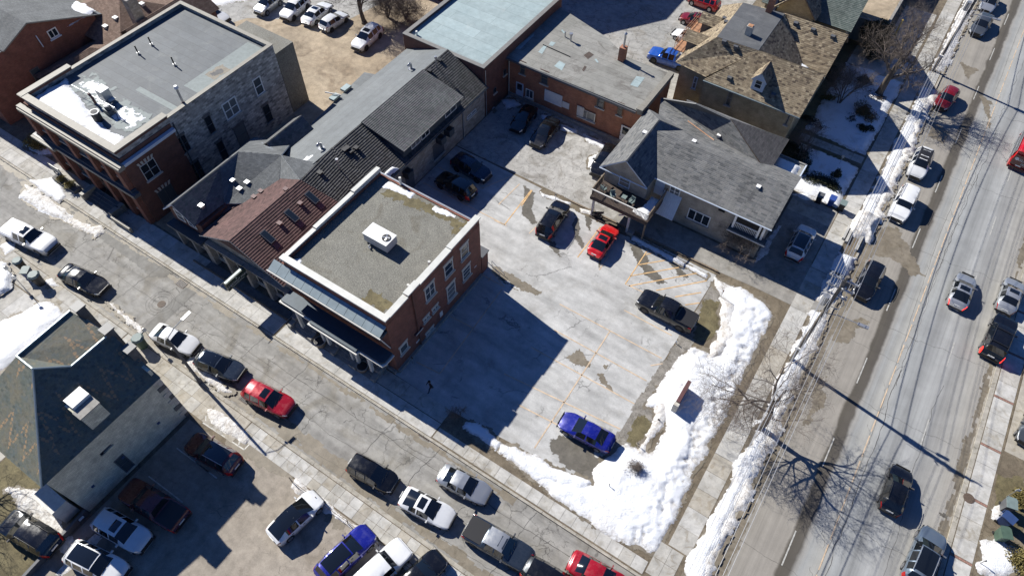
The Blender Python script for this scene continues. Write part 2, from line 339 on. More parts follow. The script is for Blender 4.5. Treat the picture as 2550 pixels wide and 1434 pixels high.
# ------------------------------------------------------------------ mesh building
class MB:
    def __init__(s): s.v = []; s.f = []; s.m = []
    def add(s, vs, fs, mi=0):
        k = len(s.v); s.v += [tuple(map(float, p)) for p in vs]; s.f += [tuple(k+i for i in f) for f in fs]; s.m += [mi]*len(fs)
    def poly(s, pts, mi=0): s.add(pts, [tuple(range(len(pts)))], mi)
    def box(s, x0, x1, y0, y1, z0, z1, mi=0):
        if x0 > x1: x0, x1 = x1, x0
        if y0 > y1: y0, y1 = y1, y0
        s.add([(x0, y0, z0), (x1, y0, z0), (x1, y1, z0), (x0, y1, z0), (x0, y0, z1), (x1, y0, z1), (x1, y1, z1), (x0, y1, z1)],
              [(0, 3, 2, 1), (4, 5, 6, 7), (0, 1, 5, 4), (1, 2, 6, 5), (2, 3, 7, 6), (3, 0, 4, 7)], mi)
    def obox(s, c, ax, ay, az, mi=0):
        """box from centre and three half-axis vectors"""
        c = np.array(c, float); ax, ay, az = (np.array(a, float) for a in (ax, ay, az))
        vs = [c + i*ax + j*ay + k*az for k in (-1, 1) for (i, j) in ((-1, -1), (1, -1), (1, 1), (-1, 1))]
        s.add(vs, [(0, 3, 2, 1), (4, 5, 6, 7), (0, 1, 5, 4), (1, 2, 6, 5), (2, 3, 7, 6), (3, 0, 4, 7)], mi)
    def prism(s, pts, z0, z1, mi=0, mtop=None, bottom=True):
        n = len(pts); a = sum(pts[i][0]*pts[(i+1) % n][1]-pts[(i+1) % n][0]*pts[i][1] for i in range(n))
        if a < 0: pts = pts[::-1]
        k = len(s.v); s.v += [(p[0], p[1], z0) for p in pts] + [(p[0], p[1], z1) for p in pts]
        for i in range(n):
            j = (i+1) % n; s.f.append((k+i, k+j, k+n+j, k+n+i)); s.m.append(mi)
        s.f.append(tuple(k+n+i for i in range(n))); s.m.append(mi if mtop is None else mtop)
        if bottom: s.f.append(tuple(k+n-1-i for i in range(n))); s.m.append(mi)
    def cyl(s, p0, p1, r0, r1=None, n=10, mi=0, cap=True):
        r1 = r0 if r1 is None else r1
        a = np.array(p0, float); b = np.array(p1, float); d = b-a; d /= (np.linalg.norm(d)+1e-9)
        u = np.cross(d, (0, 0, 1) if abs(d[2]) < .9 else (1, 0, 0)); u /= np.linalg.norm(u); w = np.cross(d, u)
        k = len(s.v)
        for (q, r) in ((a, r0), (b, r1)):
            for i in range(n):
                t = 2*math.pi*i/n; s.v.append(tuple(q + r*(math.cos(t)*u + math.sin(t)*w)))
        for i in range(n):
            j = (i+1) % n; s.f.append((k+i, k+n+i, k+n+j, k+j)); s.m.append(mi)
        if cap:
            s.f.append(tuple(k+i for i in range(n))); s.f.append(tuple(k+2*n-1-i for i in range(n))); s.m += [mi, mi]
    def tube(s, pts, r, n=6, mi=0):
        rs = r if isinstance(r, (list, tuple)) else [r]*len(pts)
        for i in range(len(pts)-1): s.cyl(pts[i], pts[i+1], rs[i], rs[i+1], n, mi, cap=(i in (0, len(pts)-2)))
    def mesh(s, name, mats, smooth=False, uv=True):
        me = bpy.data.meshes.new(name); me.from_pydata(s.v, [], s.f)
        for m in (mats if isinstance(mats, (list, tuple)) else [mats]): me.materials.append(M[m] if isinstance(m, str) else m)
        me.polygons.foreach_set('material_index', s.m)
        if smooth: me.polygons.foreach_set('use_smooth', [True]*len(s.f))
        if uv: auto_uv(me)
        me.update(); return me
    def obj(s, name, mats, parent=None, smooth=False, uv=True):
        o = bpy.data.objects.new(name, s.mesh(name, mats, smooth, uv)); COL.objects.link(o)
        if parent is not None: o.parent = parent; _adopt(o, parent)
        return o
def _adopt(o, p):
    # geometry is written in world metres: cancel the parent's placement
    if not p.get('_local'): o.matrix_parent_inverse = world_of(p).inverted()
def world_of(o):
    m = o.matrix_basis.copy()
    return (world_of(o.parent) @ o.matrix_parent_inverse @ m) if o.parent else m
def auto_uv(me):
    uvl = me.uv_layers.new(name='UVMap'); n = len(me.loops); arr = np.zeros(n*2)
    co = np.zeros(len(me.vertices)*3); me.vertices.foreach_get('co', co); co = co.reshape(-1, 3)
    for p in me.polygons:
        nx, ny, nz = p.normal
        if abs(nz) > .985: t = (1, 0, 0); b = (0, 1, 0)
        else:
            l = math.hypot(nx, ny)+1e-9; t = (-ny/l, nx/l, 0); b = (-nx*nz/l, -ny*nz/l, l)
        for li in p.loop_indices:
            q = co[me.loops[li].vertex_index]
            arr[2*li] = q[0]*t[0]+q[1]*t[1]; arr[2*li+1] = q[0]*b[0]+q[1]*b[1]+q[2]*b[2]
    uvl.data.foreach_set('uv', arr)

def tag(o, label=None, cat=None, group=None, kind=None):
    if label: o['label'] = label
    if cat: o['category'] = cat
    if group: o['group'] = group
    if kind: o['kind'] = kind
    return o
def empty(name, loc, label, cat, group=None):
    o = bpy.data.objects.new(name, None); COL.objects.link(o); o.location = loc if len(loc) == 3 else (loc[0], loc[1], 0)
    o.empty_display_size = .3; return tag(o, label, cat, group)
def struct(name, mb, mats, **k): return tag(mb.obj(name, mats, **k), kind='structure')
def copy_tree(o, parent=None):
    c = o.copy(); COL.objects.link(c)
    if parent is not None: c.parent = parent
    for ch in list(o.children): copy_tree(ch, c)
    return c
def boxobj(name, mat, parent, x0, x1, y0, y1, z0, z1):
    b = MB(); b.box(x0, x1, y0, y1, z0, z1); return b.obj(name, mat, parent)

# value noise on arrays
_rng = np.random.RandomState(5); _T = _rng.rand(256, 256)
def vnoise(x, y, s=1.0, o=0):
    x = x*s + 37.3*o; y = y*s + 91.7*o; xi = np.floor(x).astype(int); yi = np.floor(y).astype(int); fx = x-xi; fy = y-yi
    fx = fx*fx*(3-2*fx); fy = fy*fy*(3-2*fy)
    a = _T[xi % 256, yi % 256]; b = _T[(xi+1) % 256, yi % 256]; c = _T[xi % 256, (yi+1) % 256]; d = _T[(xi+1) % 256, (yi+1) % 256]
    return (a*(1-fx)+b*fx)*(1-fy)+(c*(1-fx)+d*fx)*fy
def fbm(x, y, s=1.0, oct=4, o=0):
    t = 0; a = .5
    for i in range(oct): t = t + a*vnoise(x, y, s*2**i, o+i*3); a *= .5
    return t
def sdist(P, X, Y):
    """signed distance (inside positive) to polygon"""
    P = np.array(P, float); n = len(P); d = np.full(X.shape, 1e9); ins = np.zeros(X.shape, bool)
    for i in range(n):
        a = P[i]; b = P[(i+1) % n]; e = b-a
        wx = X-a[0]; wy = Y-a[1]; t = np.clip((wx*e[0]+wy*e[1])/(e@e+1e-9), 0, 1)
        d = np.minimum(d, np.hypot(wx-t*e[0], wy-t*e[1]))
        c = ((a[1] > Y) != (b[1] > Y)) & (X < (b[0]-a[0])*(Y-a[1])/(b[1]-a[1]+1e-12)+a[0]); ins ^= c
    return np.where(ins, d, -d)
def blob(name, P, h, mat, z=0.0, res=.3, edge=.5, rag=.5, lump=.5, ls=.8, seed=0, flat=False, fall=1.2, parent=None, thr=0.0, pits=()):
    """a patch with ragged melted edges: snow heap (h>0) or wet stain (flat)"""
    P = np.array(P, float); x0, y0 = P.min(0)-1; x1, y1 = P.max(0)+1
    xs = np.arange(x0, x1, res); ys = np.arange(y0, y1, res); X, Y = np.meshgrid(xs, ys, indexing='ij')
    rs = np.random.RandomState(seed+11); jx = (rs.rand(*X.shape)-.5)*res*.7; jy = (rs.rand(*X.shape)-.5)*res*.7
    X = X+jx; Y = Y+jy
    d = sdist(P, X, Y) + (fbm(X, Y, ls*1.4, 4, seed)-.47)*rag*2
    ok = d > thr
    if flat: H = np.full(X.shape, h)
    else:
        H = h*np.clip(d/fall, 0, 1)**.6*(1-lump+2*lump*fbm(X, Y, ls, 5, seed+5)) + (fbm(X, Y, 2.6, 3, seed+9)-.45)*h*.22
        for (px_, py_, pr, pd) in pits:
            i0, i1 = np.searchsorted(xs, (px_-3*pr-res, px_+3*pr+res)); j0, j1 = np.searchsorted(ys, (py_-3*pr-res, py_+3*pr+res)); sl = (slice(i0, i1), slice(j0, j1)); H[sl] -= pd*np.exp(-((X[sl]-px_)**2+(Y[sl]-py_)**2)/pr**2)
        H = np.where(ok, np.maximum(H, .012), -.03)
    keep = ok[:-1, :-1] | ok[1:, :-1] | ok[:-1, 1:] | ok[1:, 1:] if not flat else (ok[:-1, :-1] & ok[1:, :-1] & ok[:-1, 1:] & ok[1:, 1:])
    nx, ny = X.shape; idx = -np.ones(X.shape, int); used = np.zeros(X.shape, bool)
    for (i, j) in ((0, 0), (1, 0), (0, 1), (1, 1)): used[i:nx-1+i, j:ny-1+j] |= keep
    idx[used] = np.arange(used.sum())
    b = MB(); b.v = list(map(tuple, np.stack([X[used], Y[used], z+H[used]], 1).tolist()))
    I, J = np.nonzero(keep)
    b.f = list(map(tuple, np.stack([idx[I, J], idx[I+1, J], idx[I+1, J+1], idx[I, J+1]], 1).tolist())); b.m = [0]*len(b.f)
    if not b.f: return None
    o = b.obj(name, mat, parent, smooth=not flat, uv=False)
    return o
# ================================================================== GROUND
def sheet(name, pts, z, mat, parent=None, kind='structure'):
    b = MB(); n = len(pts); a = sum(pts[i][0]*pts[(i+1) % n][1]-pts[(i+1) % n][0]*pts[i][1] for i in range(n))
    if a < 0: pts = pts[::-1]
    b.poly([(p[0], p[1], z) for p in pts]); o = b.obj(name, mat, parent)
    if kind: o['kind'] = kind
    return o
def rect(x0, x1, y0, y1): return [(x0, y0), (x1, y0), (x1, y1), (x0, y1)]
sheet('ground', rect(-420, 320, -220, 420), -.06, 'ground')
STREET = sheet('side_street', [(-130, 8.9), (2.0, 8.9), (2.0, 4.5), (5.7, 4.5), (5.7, 19), (2.0, 19), (2.0, 15.4), (-130, 15.4)], .0, 'street')
ROAD = sheet('main_road', rect(5.7, 19.6, -60, 260), .0, 'road')
def block(name, pts, top, mat, z1=.10):
    b = MB(); b.prism(pts, -.05, z1); return struct(name, b, mat)
block('verge_north', [(-130, 15.6), (2.2, 15.6), (4.6, 16.4), (5.5, 18.5), (5.5, 260), (-130, 260)], .1, 'dirt')
block('verge_south', [(-130, 8.6), (2.6, 8.6), (4.8, 7.4), (5.5, 5.0), (5.5, -60), (-130, -60)], .1, 'dirt')
block('verge_east', rect(20.0, 80, -60, 260), .1, 'dirt')
# kerbs, in lengths
def kerb_run(name, pts, w, h, step, mat='kerb', lab=None):
    base = empty(name, (pts[0][0], pts[0][1], 0), None, None); base['kind'] = 'structure'
    for (a, b) in zip(pts[:-1], pts[1:]):
        a = np.array(a, float); b = np.array(b, float); L = np.linalg.norm(b-a); n = max(1, int(round(L/step))); d = (b-a)/L; nn = np.array([-d[1], d[0]])
        for i in range(n):
            p = a + d*(i*L/n+.012); q = a+d*((i+1)*L/n-.012); m = MB(); jz = random.uniform(-.012, .012)
            m.prism([tuple(p-nn*w/2), tuple(q-nn*w/2), tuple(q+nn*w/2), tuple(p+nn*w/2)], -.02, h+jz)
            m.obj('kerb_stone', mat, base)
    return base
kerb_run('north_kerb', [(-100, 15.5), (2.2, 15.5), (4.7, 16.3), (5.6, 18.5), (5.6, 130)], .2, .125, 3.0)
kerb_run('south_kerb', [(-80, 8.75), (2.6, 8.75)], .3, .125, 3.0)
kerb_run('east_kerb', [(19.8, 15), (19.8, 75)], .36, .13, 2.2)

# parking lots and yards
LOT = sheet('parking_lot', [(-36.0, 44.35), (-36.0, 31.0), (-23.7, 31.0), (-23.7, 18.55), (-17.8, 18.45), (-5.0, 19.35), (-4.9, 43.9)], .112, 'lot')
sheet('back_yard_paving', [(-36.0, 54.7), (-36.0, 44.5), (-16.5, 44.5), (-16.5, 54.9), (-19.0, 55.5)], .108, 'yard')
sheet('house_driveway', [(-16.5, 44.45), (-5.2, 44.4), (-1.6, 44.6), (2.2, 44.6), (4.0, 44.9), (5.5, 46.2), (5.5, 50.8), (2.2, 50.4), (2.2, 58.4), (-2.4, 58.6), (-2.4, 47.6), (-16.5, 47.7)], .116, 'driveway')
sheet('sandy_back_lot', [(-73, 42), (-56, 38.4), (-54.3, 18.0), (-46, 18.0), (-46, 50), (-47.5, 50.5), (-47.5, 68), (-62, 74), (-80, 66)], .108, 'backlot')
sheet('upper_car_park', [(-120, 42), (-76, 41), (-72.4, 48.5), (-61.5, 55), (-58, 72), (-80, 90), (-130, 90)], .114, 'toplot')
sheet('rear_car_park', [(-36.6, 66), (-28.5, 64.4), (-25, 62.6), (-19.2, 63.6), (-19.2, 110), (-75, 130), (-60, 78)], .11, 'toplot')
SLOT = sheet('south_car_park', [(-35.1, -30), (5.2, -30), (5.2, 6.9), (-26, 7.0), (-30.6, 6.8), (-35.1, 6.2)], .11, 'lotp')
sheet('church_side_lawn', rect(-60, -35.5, -30, -3.8), .106, 'grass')

# sidewalks: every slab its own piece
_slabs = {}
def slabs(base, x0, x1, y0, y1, sx, sy, mats=('concrete', 'concrete2', 'concrete'), z=.128, name='slab', gap=.022, skip=None):
    nx = max(1, int(round((x1-x0)/sx))); ny = max(1, int(round((y1-y0)/sy))); dx = (x1-x0)/nx; dy = (y1-y0)/ny
    for i in range(nx):
        for j in range(ny):
            if skip and skip(x0+(i+.5)*dx, y0+(j+.5)*dy): continue
            mt = random.choice(mats); k = (round(dx, 3), round(dy, 3), mt)
            if k not in _slabs:
                b = MB(); b.box(-dx/2+gap/2, dx/2-gap/2, -dy/2+gap/2, dy/2-gap/2, -.05, 0); _slabs[k] = b.mesh('slab', mt)
            o = bpy.data.objects.new(name, _slabs[k]); COL.objects.link(o); o.location = (x0+(i+.5)*dx, y0+(j+.5)*dy, z+random.uniform(-.006, .006))
            o.rotation_euler = (random.uniform(-.003, .003), random.uniform(-.003, .003), 0); o.parent = base
_wz = [.1085]
def walk(name, pts, mat='dirt', z=.109):
    _wz[0] += .0012; z = _wz[0]
    o = sheet(name, pts, z, mat); return o
w = walk('north_sidewalk', [(-100, 15.62), (2, 15.62), (4.4, 16.5), (5.3, 18.5), (-100, 18.5)])
slabs(w, -92, -55.2, 15.64, 18.3, 1.5, 1.33); slabs(w, -55.2, -35.2, 15.64, 18.3, 1.55, 1.33, ('concrete2', 'concrete2', 'concrete'))
slabs(w, -35.0, -17.6, 15.64, 17.05, 3.5, 1.41, ('concrete2',)); slabs(w, -35.0, -17.6, 17.1, 18.5, 1.5, 1.4, ('concrete',))
slabs(w, -17.5, 1.6, 15.72, 16.75, .98, 1.03, ('concrete', 'concrete2'))
slabs(w, 1.7, 3.6, 16.0, 18.6, 1.0, 1.3, ('concrete',))
w = walk('south_sidewalk', [(-80, 8.58), (4, 8.58), (4, 6.95), (-31, 6.95), (-31, 5.9), (-80, 5.9)])
slabs(w, -30.6, 2.6, 7.05, 8.55, .93, .75, ('concrete', 'concrete2', 'concrete3')); slabs(w, -46, -30.7, 6.35, 8.55, 1.15, 1.1, ('concrete3', 'concrete3', 'concrete'))
slabs(w, -78, -46.1, 6.3, 8.55, 1.3, 1.12, ('concrete3', 'concrete'))
w = walk('corner_plaza', rect(-78, -44.6, -9, 6.25)); slabs(w, -78, -44.7, -9, 6.2, 2.6, 2.5, ('concrete2', 'concrete'))
w = walk('main_road_west_sidewalk', [(2.0, 17.0), (4.1, 17.0), (4.1, 120), (2.0, 120)])
slabs(w, 2.25, 3.95, 18.7, 46.2, 1.7, 1.72, ('concrete', 'concrete3', 'concrete2')); slabs(w, 2.3, 4.0, 50.0, 112, 1.7, 1.75, ('concrete', 'concrete2'))
slabs(w, 2.25, 5.3, 46.3, 49.9, 1.55, 1.75, ('concrete', 'concrete3'))
w = walk('main_road_east_sidewalk', rect(20.0, 21.75, 14, 80))
for y in np.arange(14, 78, 5.2):
    slabs(w, 20.04, 21.6, y+.24, y+5.2, 1.56, 1.55, ('concrete2', 'concrete2', 'concrete'))
    slabs(w, 20.04, 21.6, y+.02, y+.22, .12, .2, ('brickred',), name='paver')
# paths and aprons on the house side of the main road
w = walk('house_front_path', rect(-1.6, 2.2, 55.8, 58.2)); slabs(w, -2.4, 2.1, 55.9, 57.6, 1.5, 1.7, ('concrete3', 'concrete'))
w = walk('front_garden_path', rect(-5.0, 2.2, 66.6, 68.0)); slabs(w, -5.0, 2.1, 66.7, 67.9, 1.2, 1.2, ('concrete',))
w = walk('green_house_driveway', rect(-5.0, 5.4, 83.2, 100)); slabs(w, -4.8, 2.0, 83.3, 87.6, 2.3, 2.1, ('concrete3', 'concrete2')); slabs(w, 4.05, 5.4, 83.3, 87.4, 1.3, 2.0, ('concrete2',))
slabs(w, -2.0, 2.0, 88, 100, 2.0, 2.0, ('concrete',))

# asphalt repairs, stains and meltwater: ragged flat sheets a few millimetres proud
def stain(px, mat='wet', z=.118, rag=.28, seed=0, res=.13, name='wet_patch', ls=1.3, zz=None):
    P = [G(*q, z) for q in px]; o = blob(name, P, 0.0, mat, z=z, res=res, rag=rag, flat=True, seed=seed, ls=ls)
    if o: o['kind'] = 'structure'
    return o
ZL = .117
stain([(1300, 455), (1335, 480), (1325, 520), (1338, 555), (1322, 560), (1300, 535), (1302, 500)], z=ZL, seed=1)
stain([(1362, 600), (1380, 598), (1405, 648), (1385, 636)], z=ZL, seed=2)
stain([(1430, 530), (1445, 545), (1442, 585), (1460, 610), (1452, 625), (1432, 600), (1425, 560)], z=ZL, seed=3)
stain([(1455, 530), (1475, 540), (1472, 575), (1458, 570)], z=ZL, seed=4)
stain([(1560, 600), (1600, 615), (1622, 660), (1665, 705), (1640, 712), (1600, 680), (1578, 640)], z=ZL, seed=5)
stain([(1660, 650), (1690, 655), (1715, 690), (1690, 690)], z=ZL, seed=6)
stain([(1370, 1092), (1400, 1078), (1470, 1095), (1500, 1145), (1490, 1185), (1465, 1200), (1420, 1170), (1375, 1130)], z=ZL, seed=7, rag=.5)
stain([(1408, 890), (1440, 868), (1475, 905), (1470, 920), (1430, 910)], z=ZL, seed=8, mat='damp')
stain([(1475, 925), (1500, 925), (1535, 985), (1510, 970)], z=ZL, seed=9, mat='damp')
stain([(1495, 905), (1520, 905), (1515, 915), (1500, 916)], z=ZL, seed=10, mat='damp')
stain([(1218, 652), (1255, 670), (1350, 725), (1345, 742), (1290, 720), (1225, 680)], z=ZL, seed=11, mat='damp')
stain([(1232, 690), (1300, 735), (1295, 725), (1250, 690)], z=ZL, seed=12, mat='damp')
stain([(1490, 648), (1500, 640), (1492, 690)], z=ZL, seed=13, mat='damp')
stain([(560, 1050), (640, 1110), (700, 1130), (760, 1190), (720, 1195), (640, 1160), (560, 1110)], z=ZL, seed=14, mat='damp')
stain([(600, 1240), (625, 1235), (630, 1252), (610, 1258)], z=ZL, seed=15)
stain([(800, 1250), (870, 1290), (860, 1330), (810, 1300)], z=ZL, seed=16, mat='damp', rag=.5)
# on the main road
ZR = .006
stain([(2185, 570), (2240, 560), (2260, 610), (2290, 660), (2305, 690), (2270, 690), (2215, 640), (2150, 640), (2130, 610)], z=ZR, seed=20, mat='damp', rag=.5, res=.16)
stain([(2080, 780), (2170, 800), (2100, 860), (2070, 850), (2060, 820)], z=ZR, seed=21, mat='damp', rag=.6)
stain([(2440, 235), (2470, 250), (2465, 330), (2450, 290)], z=ZR, seed=22, mat='damp', rag=.5)
stain([(2385, 150), (2440, 175), (2410, 200), (2395, 170)], z=ZR, seed=23, mat='damp')
stain([(2320, 300), (2370, 330), (2350, 360), (2310, 340)], z=ZR, seed=24, mat='damp')
stain([(2320, 1262), (2365, 1285), (2355, 1300), (2330, 1275)], z=ZR, seed=25, mat='wet', rag=.15)
stain([(2030, 940), (2060, 930), (2055, 1010), (2020, 1050), (2000, 1060)], z=ZR, seed=26, mat='damp', rag=.5)
# damp brown gutters beside the kerbs
for i, (a, b, wd) in enumerate([((5.7, 17), (5.7, 60), 1.1), ((19.6, 16), (19.6, 75), .7)]):
    s = 1 if i == 0 else -1
    o = blob('gutter_grime', rect(min(a[0], a[0]+s*wd), max(a[0], a[0]+s*wd), a[1], b[1]), 0, 'damp', z=.004, res=.2, rag=.45, flat=True, seed=30+i, ls=.6); o['kind'] = 'structure'
for i, (x0, x1, y0, y1) in enumerate([(-100, -9, 14.75, 15.4), (-62, 2, 8.9, 9.75), (-37, -20, 9.2, 10.4)]):
    o = blob('gutter_grime', rect(x0, x1, y0, y1), 0, 'damp', z=.004+.002*i, res=.2, rag=.4, flat=True, seed=40+i, ls=.6); o['kind'] = 'structure'
# repair patches in the side street
stain([(255, 570), (340, 625), (430, 680), (412, 690), (372, 692), (345, 665), (240, 590)], z=.009, seed=50, mat='patch', rag=.12, name='asphalt_repair')
sheet('trench_repair', [G(462, 715), G(488, 728), G(380, 830), G(352, 822)], .011, 'patch')
sheet('trench_repair', [G(0, 420), G(20, 445), G(0, 470), G(-30, 450)], .011, 'patch')

# sealed cracks and slab joints in the road surface
def wiggle(p, q, amp, n, seed):
    rs = np.random.RandomState(seed); p = np.array(p, float); q = np.array(q, float); d = q-p; L = np.linalg.norm(d); nn = np.array([-d[1], d[0]])/L; o = 0; out = []
    for i in range(n+1):
        t = i/n; out.append(p+d*t+nn*o*math.sin(math.pi*min(1, t*6 if t < .5 else (1-t)*6)/2 if 0 < t < 1 else 0)); o = o*.85+rs.normal()*amp
    return out
def strips(name, lines, z, mat, kind='stuff', wvar=.4):
    b = MB(); rs = np.random.RandomState(3)
    for pts, w in lines:
        pts = [np.array(p, float) for p in pts]; L = []; Rr = []
        for i, p in enumerate(pts):
            d = pts[min(i+1, len(pts)-1)]-pts[max(i-1, 0)]; d = d/(np.linalg.norm(d)+1e-9); nn = np.array([-d[1], d[0]]); ww = w*(1-wvar+2*wvar*rs.rand())/2
            L.append(p+nn*ww); Rr.append(p-nn*ww)
        k = len(b.v); b.v += [(float(p[0]), float(p[1]), z) for p in L]+[(float(p[0]), float(p[1]), z) for p in Rr]; n = len(pts)
        for i in range(n-1): b.f.append((k+n+i, k+n+i+1, k+i+1, k+i)); b.m.append(0)
    o = b.obj(name, mat); o['kind'] = kind; return o
def crackline(px, w=.035, z=0, amp=.05, seed=0):
    P = [G(*q, z) for q in px]; out = []
    for i in range(len(P)-1):
        L = math.dist(P[i], P[i+1]); out += wiggle(P[i], P[i+1], amp, max(3, int(L/.35)), seed+i)[:-1]
    return (out+[P[-1]], w)
CR = []
for i, x in enumerate([-56, -50.2, -46, -40.8, -36.2, -31, -27.0, -21.5, -16.8, -12.4, -7.6, -3]):
    y1 = 15.3 if i % 3 else 12.6
    CR.append((wiggle((x, 9.1), (x+.4, y1), .07, 18, i), .032))
CR.append((wiggle((-60, 12.1), (-30, 12.4), .03, 60, 91), .03)); CR.append((wiggle((-34, 13.6), (3, 13.9), .03, 90, 92), .05)); CR.append((wiggle((-34.5, 11.2), (-3, 11.8), .05, 90, 93), .03))
CR.append((wiggle((-48, 13.5), (-33, 13.2), .06, 40, 94), .03)); CR.append((wiggle((-25, 9.5), (-5, 10.1), .06, 50, 95), .028))
for (cx, cy, n, r) in [(-43.9, 13.1, 9, .9), (-37.5, 13.4, 6, .8), (-23.5, 13.9, 8, .9), (-5.5, 13.4, 8, .9), (-63, 13, 10, 1.4), (-37, 11, 6, .8), (-28.5, 14.1, 5, .9)]:
    rs = np.random.RandomState(int(abs(cx*10)))
    for k in range(n):
        a = rs.rand()*6.3; p = (cx+r*rs.normal()*.5, cy+r*rs.normal()*.4); q = (p[0]+math.cos(a)*r, p[1]+math.sin(a)*r*.8); CR.append((wiggle(p, q, .06, 8, k), .028))
for k in range(3):   # ring cracks around the old manhole
    rr = .75+k*.28; c0 = G(400, 755); CR.append(([(c0[0]+rr*math.cos(t)*(1+.06*math.sin(5*t+k)), c0[1]+rr*math.sin(t)) for t in np.linspace(0, 6.28, 26)], .03))
CR = [(a, w*.62) for a, w in CR]
strips('street_cracks', CR, .013, 'tar')
CR = [crackline([(2435, 436), (2350, 640), (2290, 790), (2231, 960)], .06, amp=.045, seed=3), crackline([(2244, 920), (2160, 1150), (2054, 1434)], .06, amp=.045, seed=9),
      crackline([(2445, 400), (2380, 560), (2330, 700), (2245, 940)], .03, amp=.05, seed=33), crackline([(2550, 150), (2480, 330), (2430, 470)], .045, amp=.08, seed=61),
      crackline([(2550, 40), (2440, 330), (2320, 640), (2200, 1000), (2090, 1300), (2030, 1434)], .03, amp=.02, seed=71), crackline([(2350, 960), (2270, 1180), (2200, 1434)], .04, amp=.05, seed=81)]
for i, y in enumerate([22, 27.5, 33, 38.6, 44.3, 47.5, 52, 58.4, 64, 70.5, 77, 84]):
    CR.append((wiggle((6.2, y), (12.4+random.random(), y-.3), .06, 26, 200+i), .03))
    if i % 2: CR.append((wiggle((12.2, y-.2), (19.4, y+.2), .07, 28, 300+i), .03))
for i in range(26):
    y = 22+i*2.6; CR.append((wiggle((12.3+random.uniform(-.2, .2), y), (12.3+random.uniform(-.7, .7), y+random.uniform(.8, 2)), .09, 8, 400+i), .026))
CR = [(a, w*.6) for a, w in CR]
strips('road_cracks', CR, .005, 'tar')
# painted lane marks on the main road
lm = empty('lane_markings', (12.4, 40, 0), None, None); lm['kind'] = 'structure'
def mark(name, p, q, w, z, mat, parent):
    p = np.array(p, float); q = np.array(q, float); d = (q-p)/np.linalg.norm(q-p); nn = np.array([-d[1], d[0]])*w/2; b = MB()
    n = max(1, int(np.linalg.norm(q-p)/1.2))
    for i in range(n):
        a = p+(q-p)*i/n; c = p+(q-p)*(i+1)/n; b.poly([(*(a-nn), z), (*(c-nn), z), (*(c+nn), z), (*(a+nn), z)][::1])
    o = b.obj(name, mat, parent)
    # faces up
    return o
for y in np.arange(18, 130, 2.6): mark('centre_line', (12.28, y), (12.28, y+2.2), .09, .010, 'paintpale', lm)
for y in np.arange(19, 130, 9.0):
    mark('lane_dash', (16.0, y), (16.0, y+3.0), .10, .010, 'faintline', lm); mark('lane_dash', (9.9, y+3), (9.9, y+6), .10, .010, 'faintline', lm)
# bay lines in the parking lot (photo sight lines)
bay = empty('lot_markings', (-15, 32, 0), None, None); bay['kind'] = 'structure'
ZP = .124
LN = [((1323, 473), (1256, 560)), ((1256, 560), (1231, 549)), ((1294, 458), (1242, 509)), ((1340, 560), (1318, 581)), ((1497, 563), (1438, 641)), ((1516, 638), (1492, 672)),
      ((1614, 620), (1557, 707)), ((1557, 707), (1680, 763)), ((1608, 634), (1648, 625)), ((1592, 659), (1662, 647)), ((1570, 687), (1706, 663)), ((1566, 712), (1742, 679)),
      ((1634, 723), (1760, 699)), ((1681, 739), (1746, 728)), ((1706, 759), (1742, 754)), ((1394, 757), (1648, 892)), ((1554, 772), (1673, 835)), ((1380, 821), (1610, 948)),
      ((1322, 864), (1580, 1005)), ((1519, 824), (1331, 1115)), ((1288, 1006), (1449, 1088)), ((1255, 930), (1545, 1068)), ((1117, 785), (1179, 817)), ((1251, 719), (1095, 930)),
      ((1037, 901), (1095, 930)), ((1198, 683), (1252, 712)), ((1222, 673), (1256, 715)), ((1216, 700), (1224, 688)), ((1054, 455), (1262, 562)), ((1092, 417), (1205, 470)),
      ((1199, 470), (1270, 440)), ((1449, 1088), (1500, 1125)), ((1620, 910), (1650, 905))]
for i, (a, b_) in enumerate(LN): mark('bay_line', G(*a, ZP), G(*b_, ZP), .105, ZP, 'paintpale' if i not in (0, 4, 6, 8, 9, 10, 11, 12, 13, 14) else 'paintline', bay)
mark('bay_line', G(1325, 474, ZP), G(1298, 513, ZP), .13, ZP+.003, 'paintline', bay)
swm = empty('no_parking_markings', (-32, 5, 0), None, None); swm['kind'] = 'structure'
for a, b_ in [((513, 1015), (512, 1050)), ((505, 1052), (608, 1119)), ((608, 1119), (630, 1096)), ((540, 1031), (540, 1072)), ((567, 1052), (566, 1092)), ((600, 1078), (594, 1110))]:
    mark('white_line', G(*a, ZP), G(*b_, ZP), .1, ZP, 'whiteline', swm)
sm = empty('south_lot_markings', (-25, -2, 0), None, None); sm['kind'] = 'structure'
for a, b_ in [((440, 1115), (540, 1190)), ((370, 1185), (455, 1250)), ((488, 1150), (520, 1175))]:
    mark('bay_line', G(*a, ZP), G(*b_, ZP), .09, ZP, 'whiteline', sm)
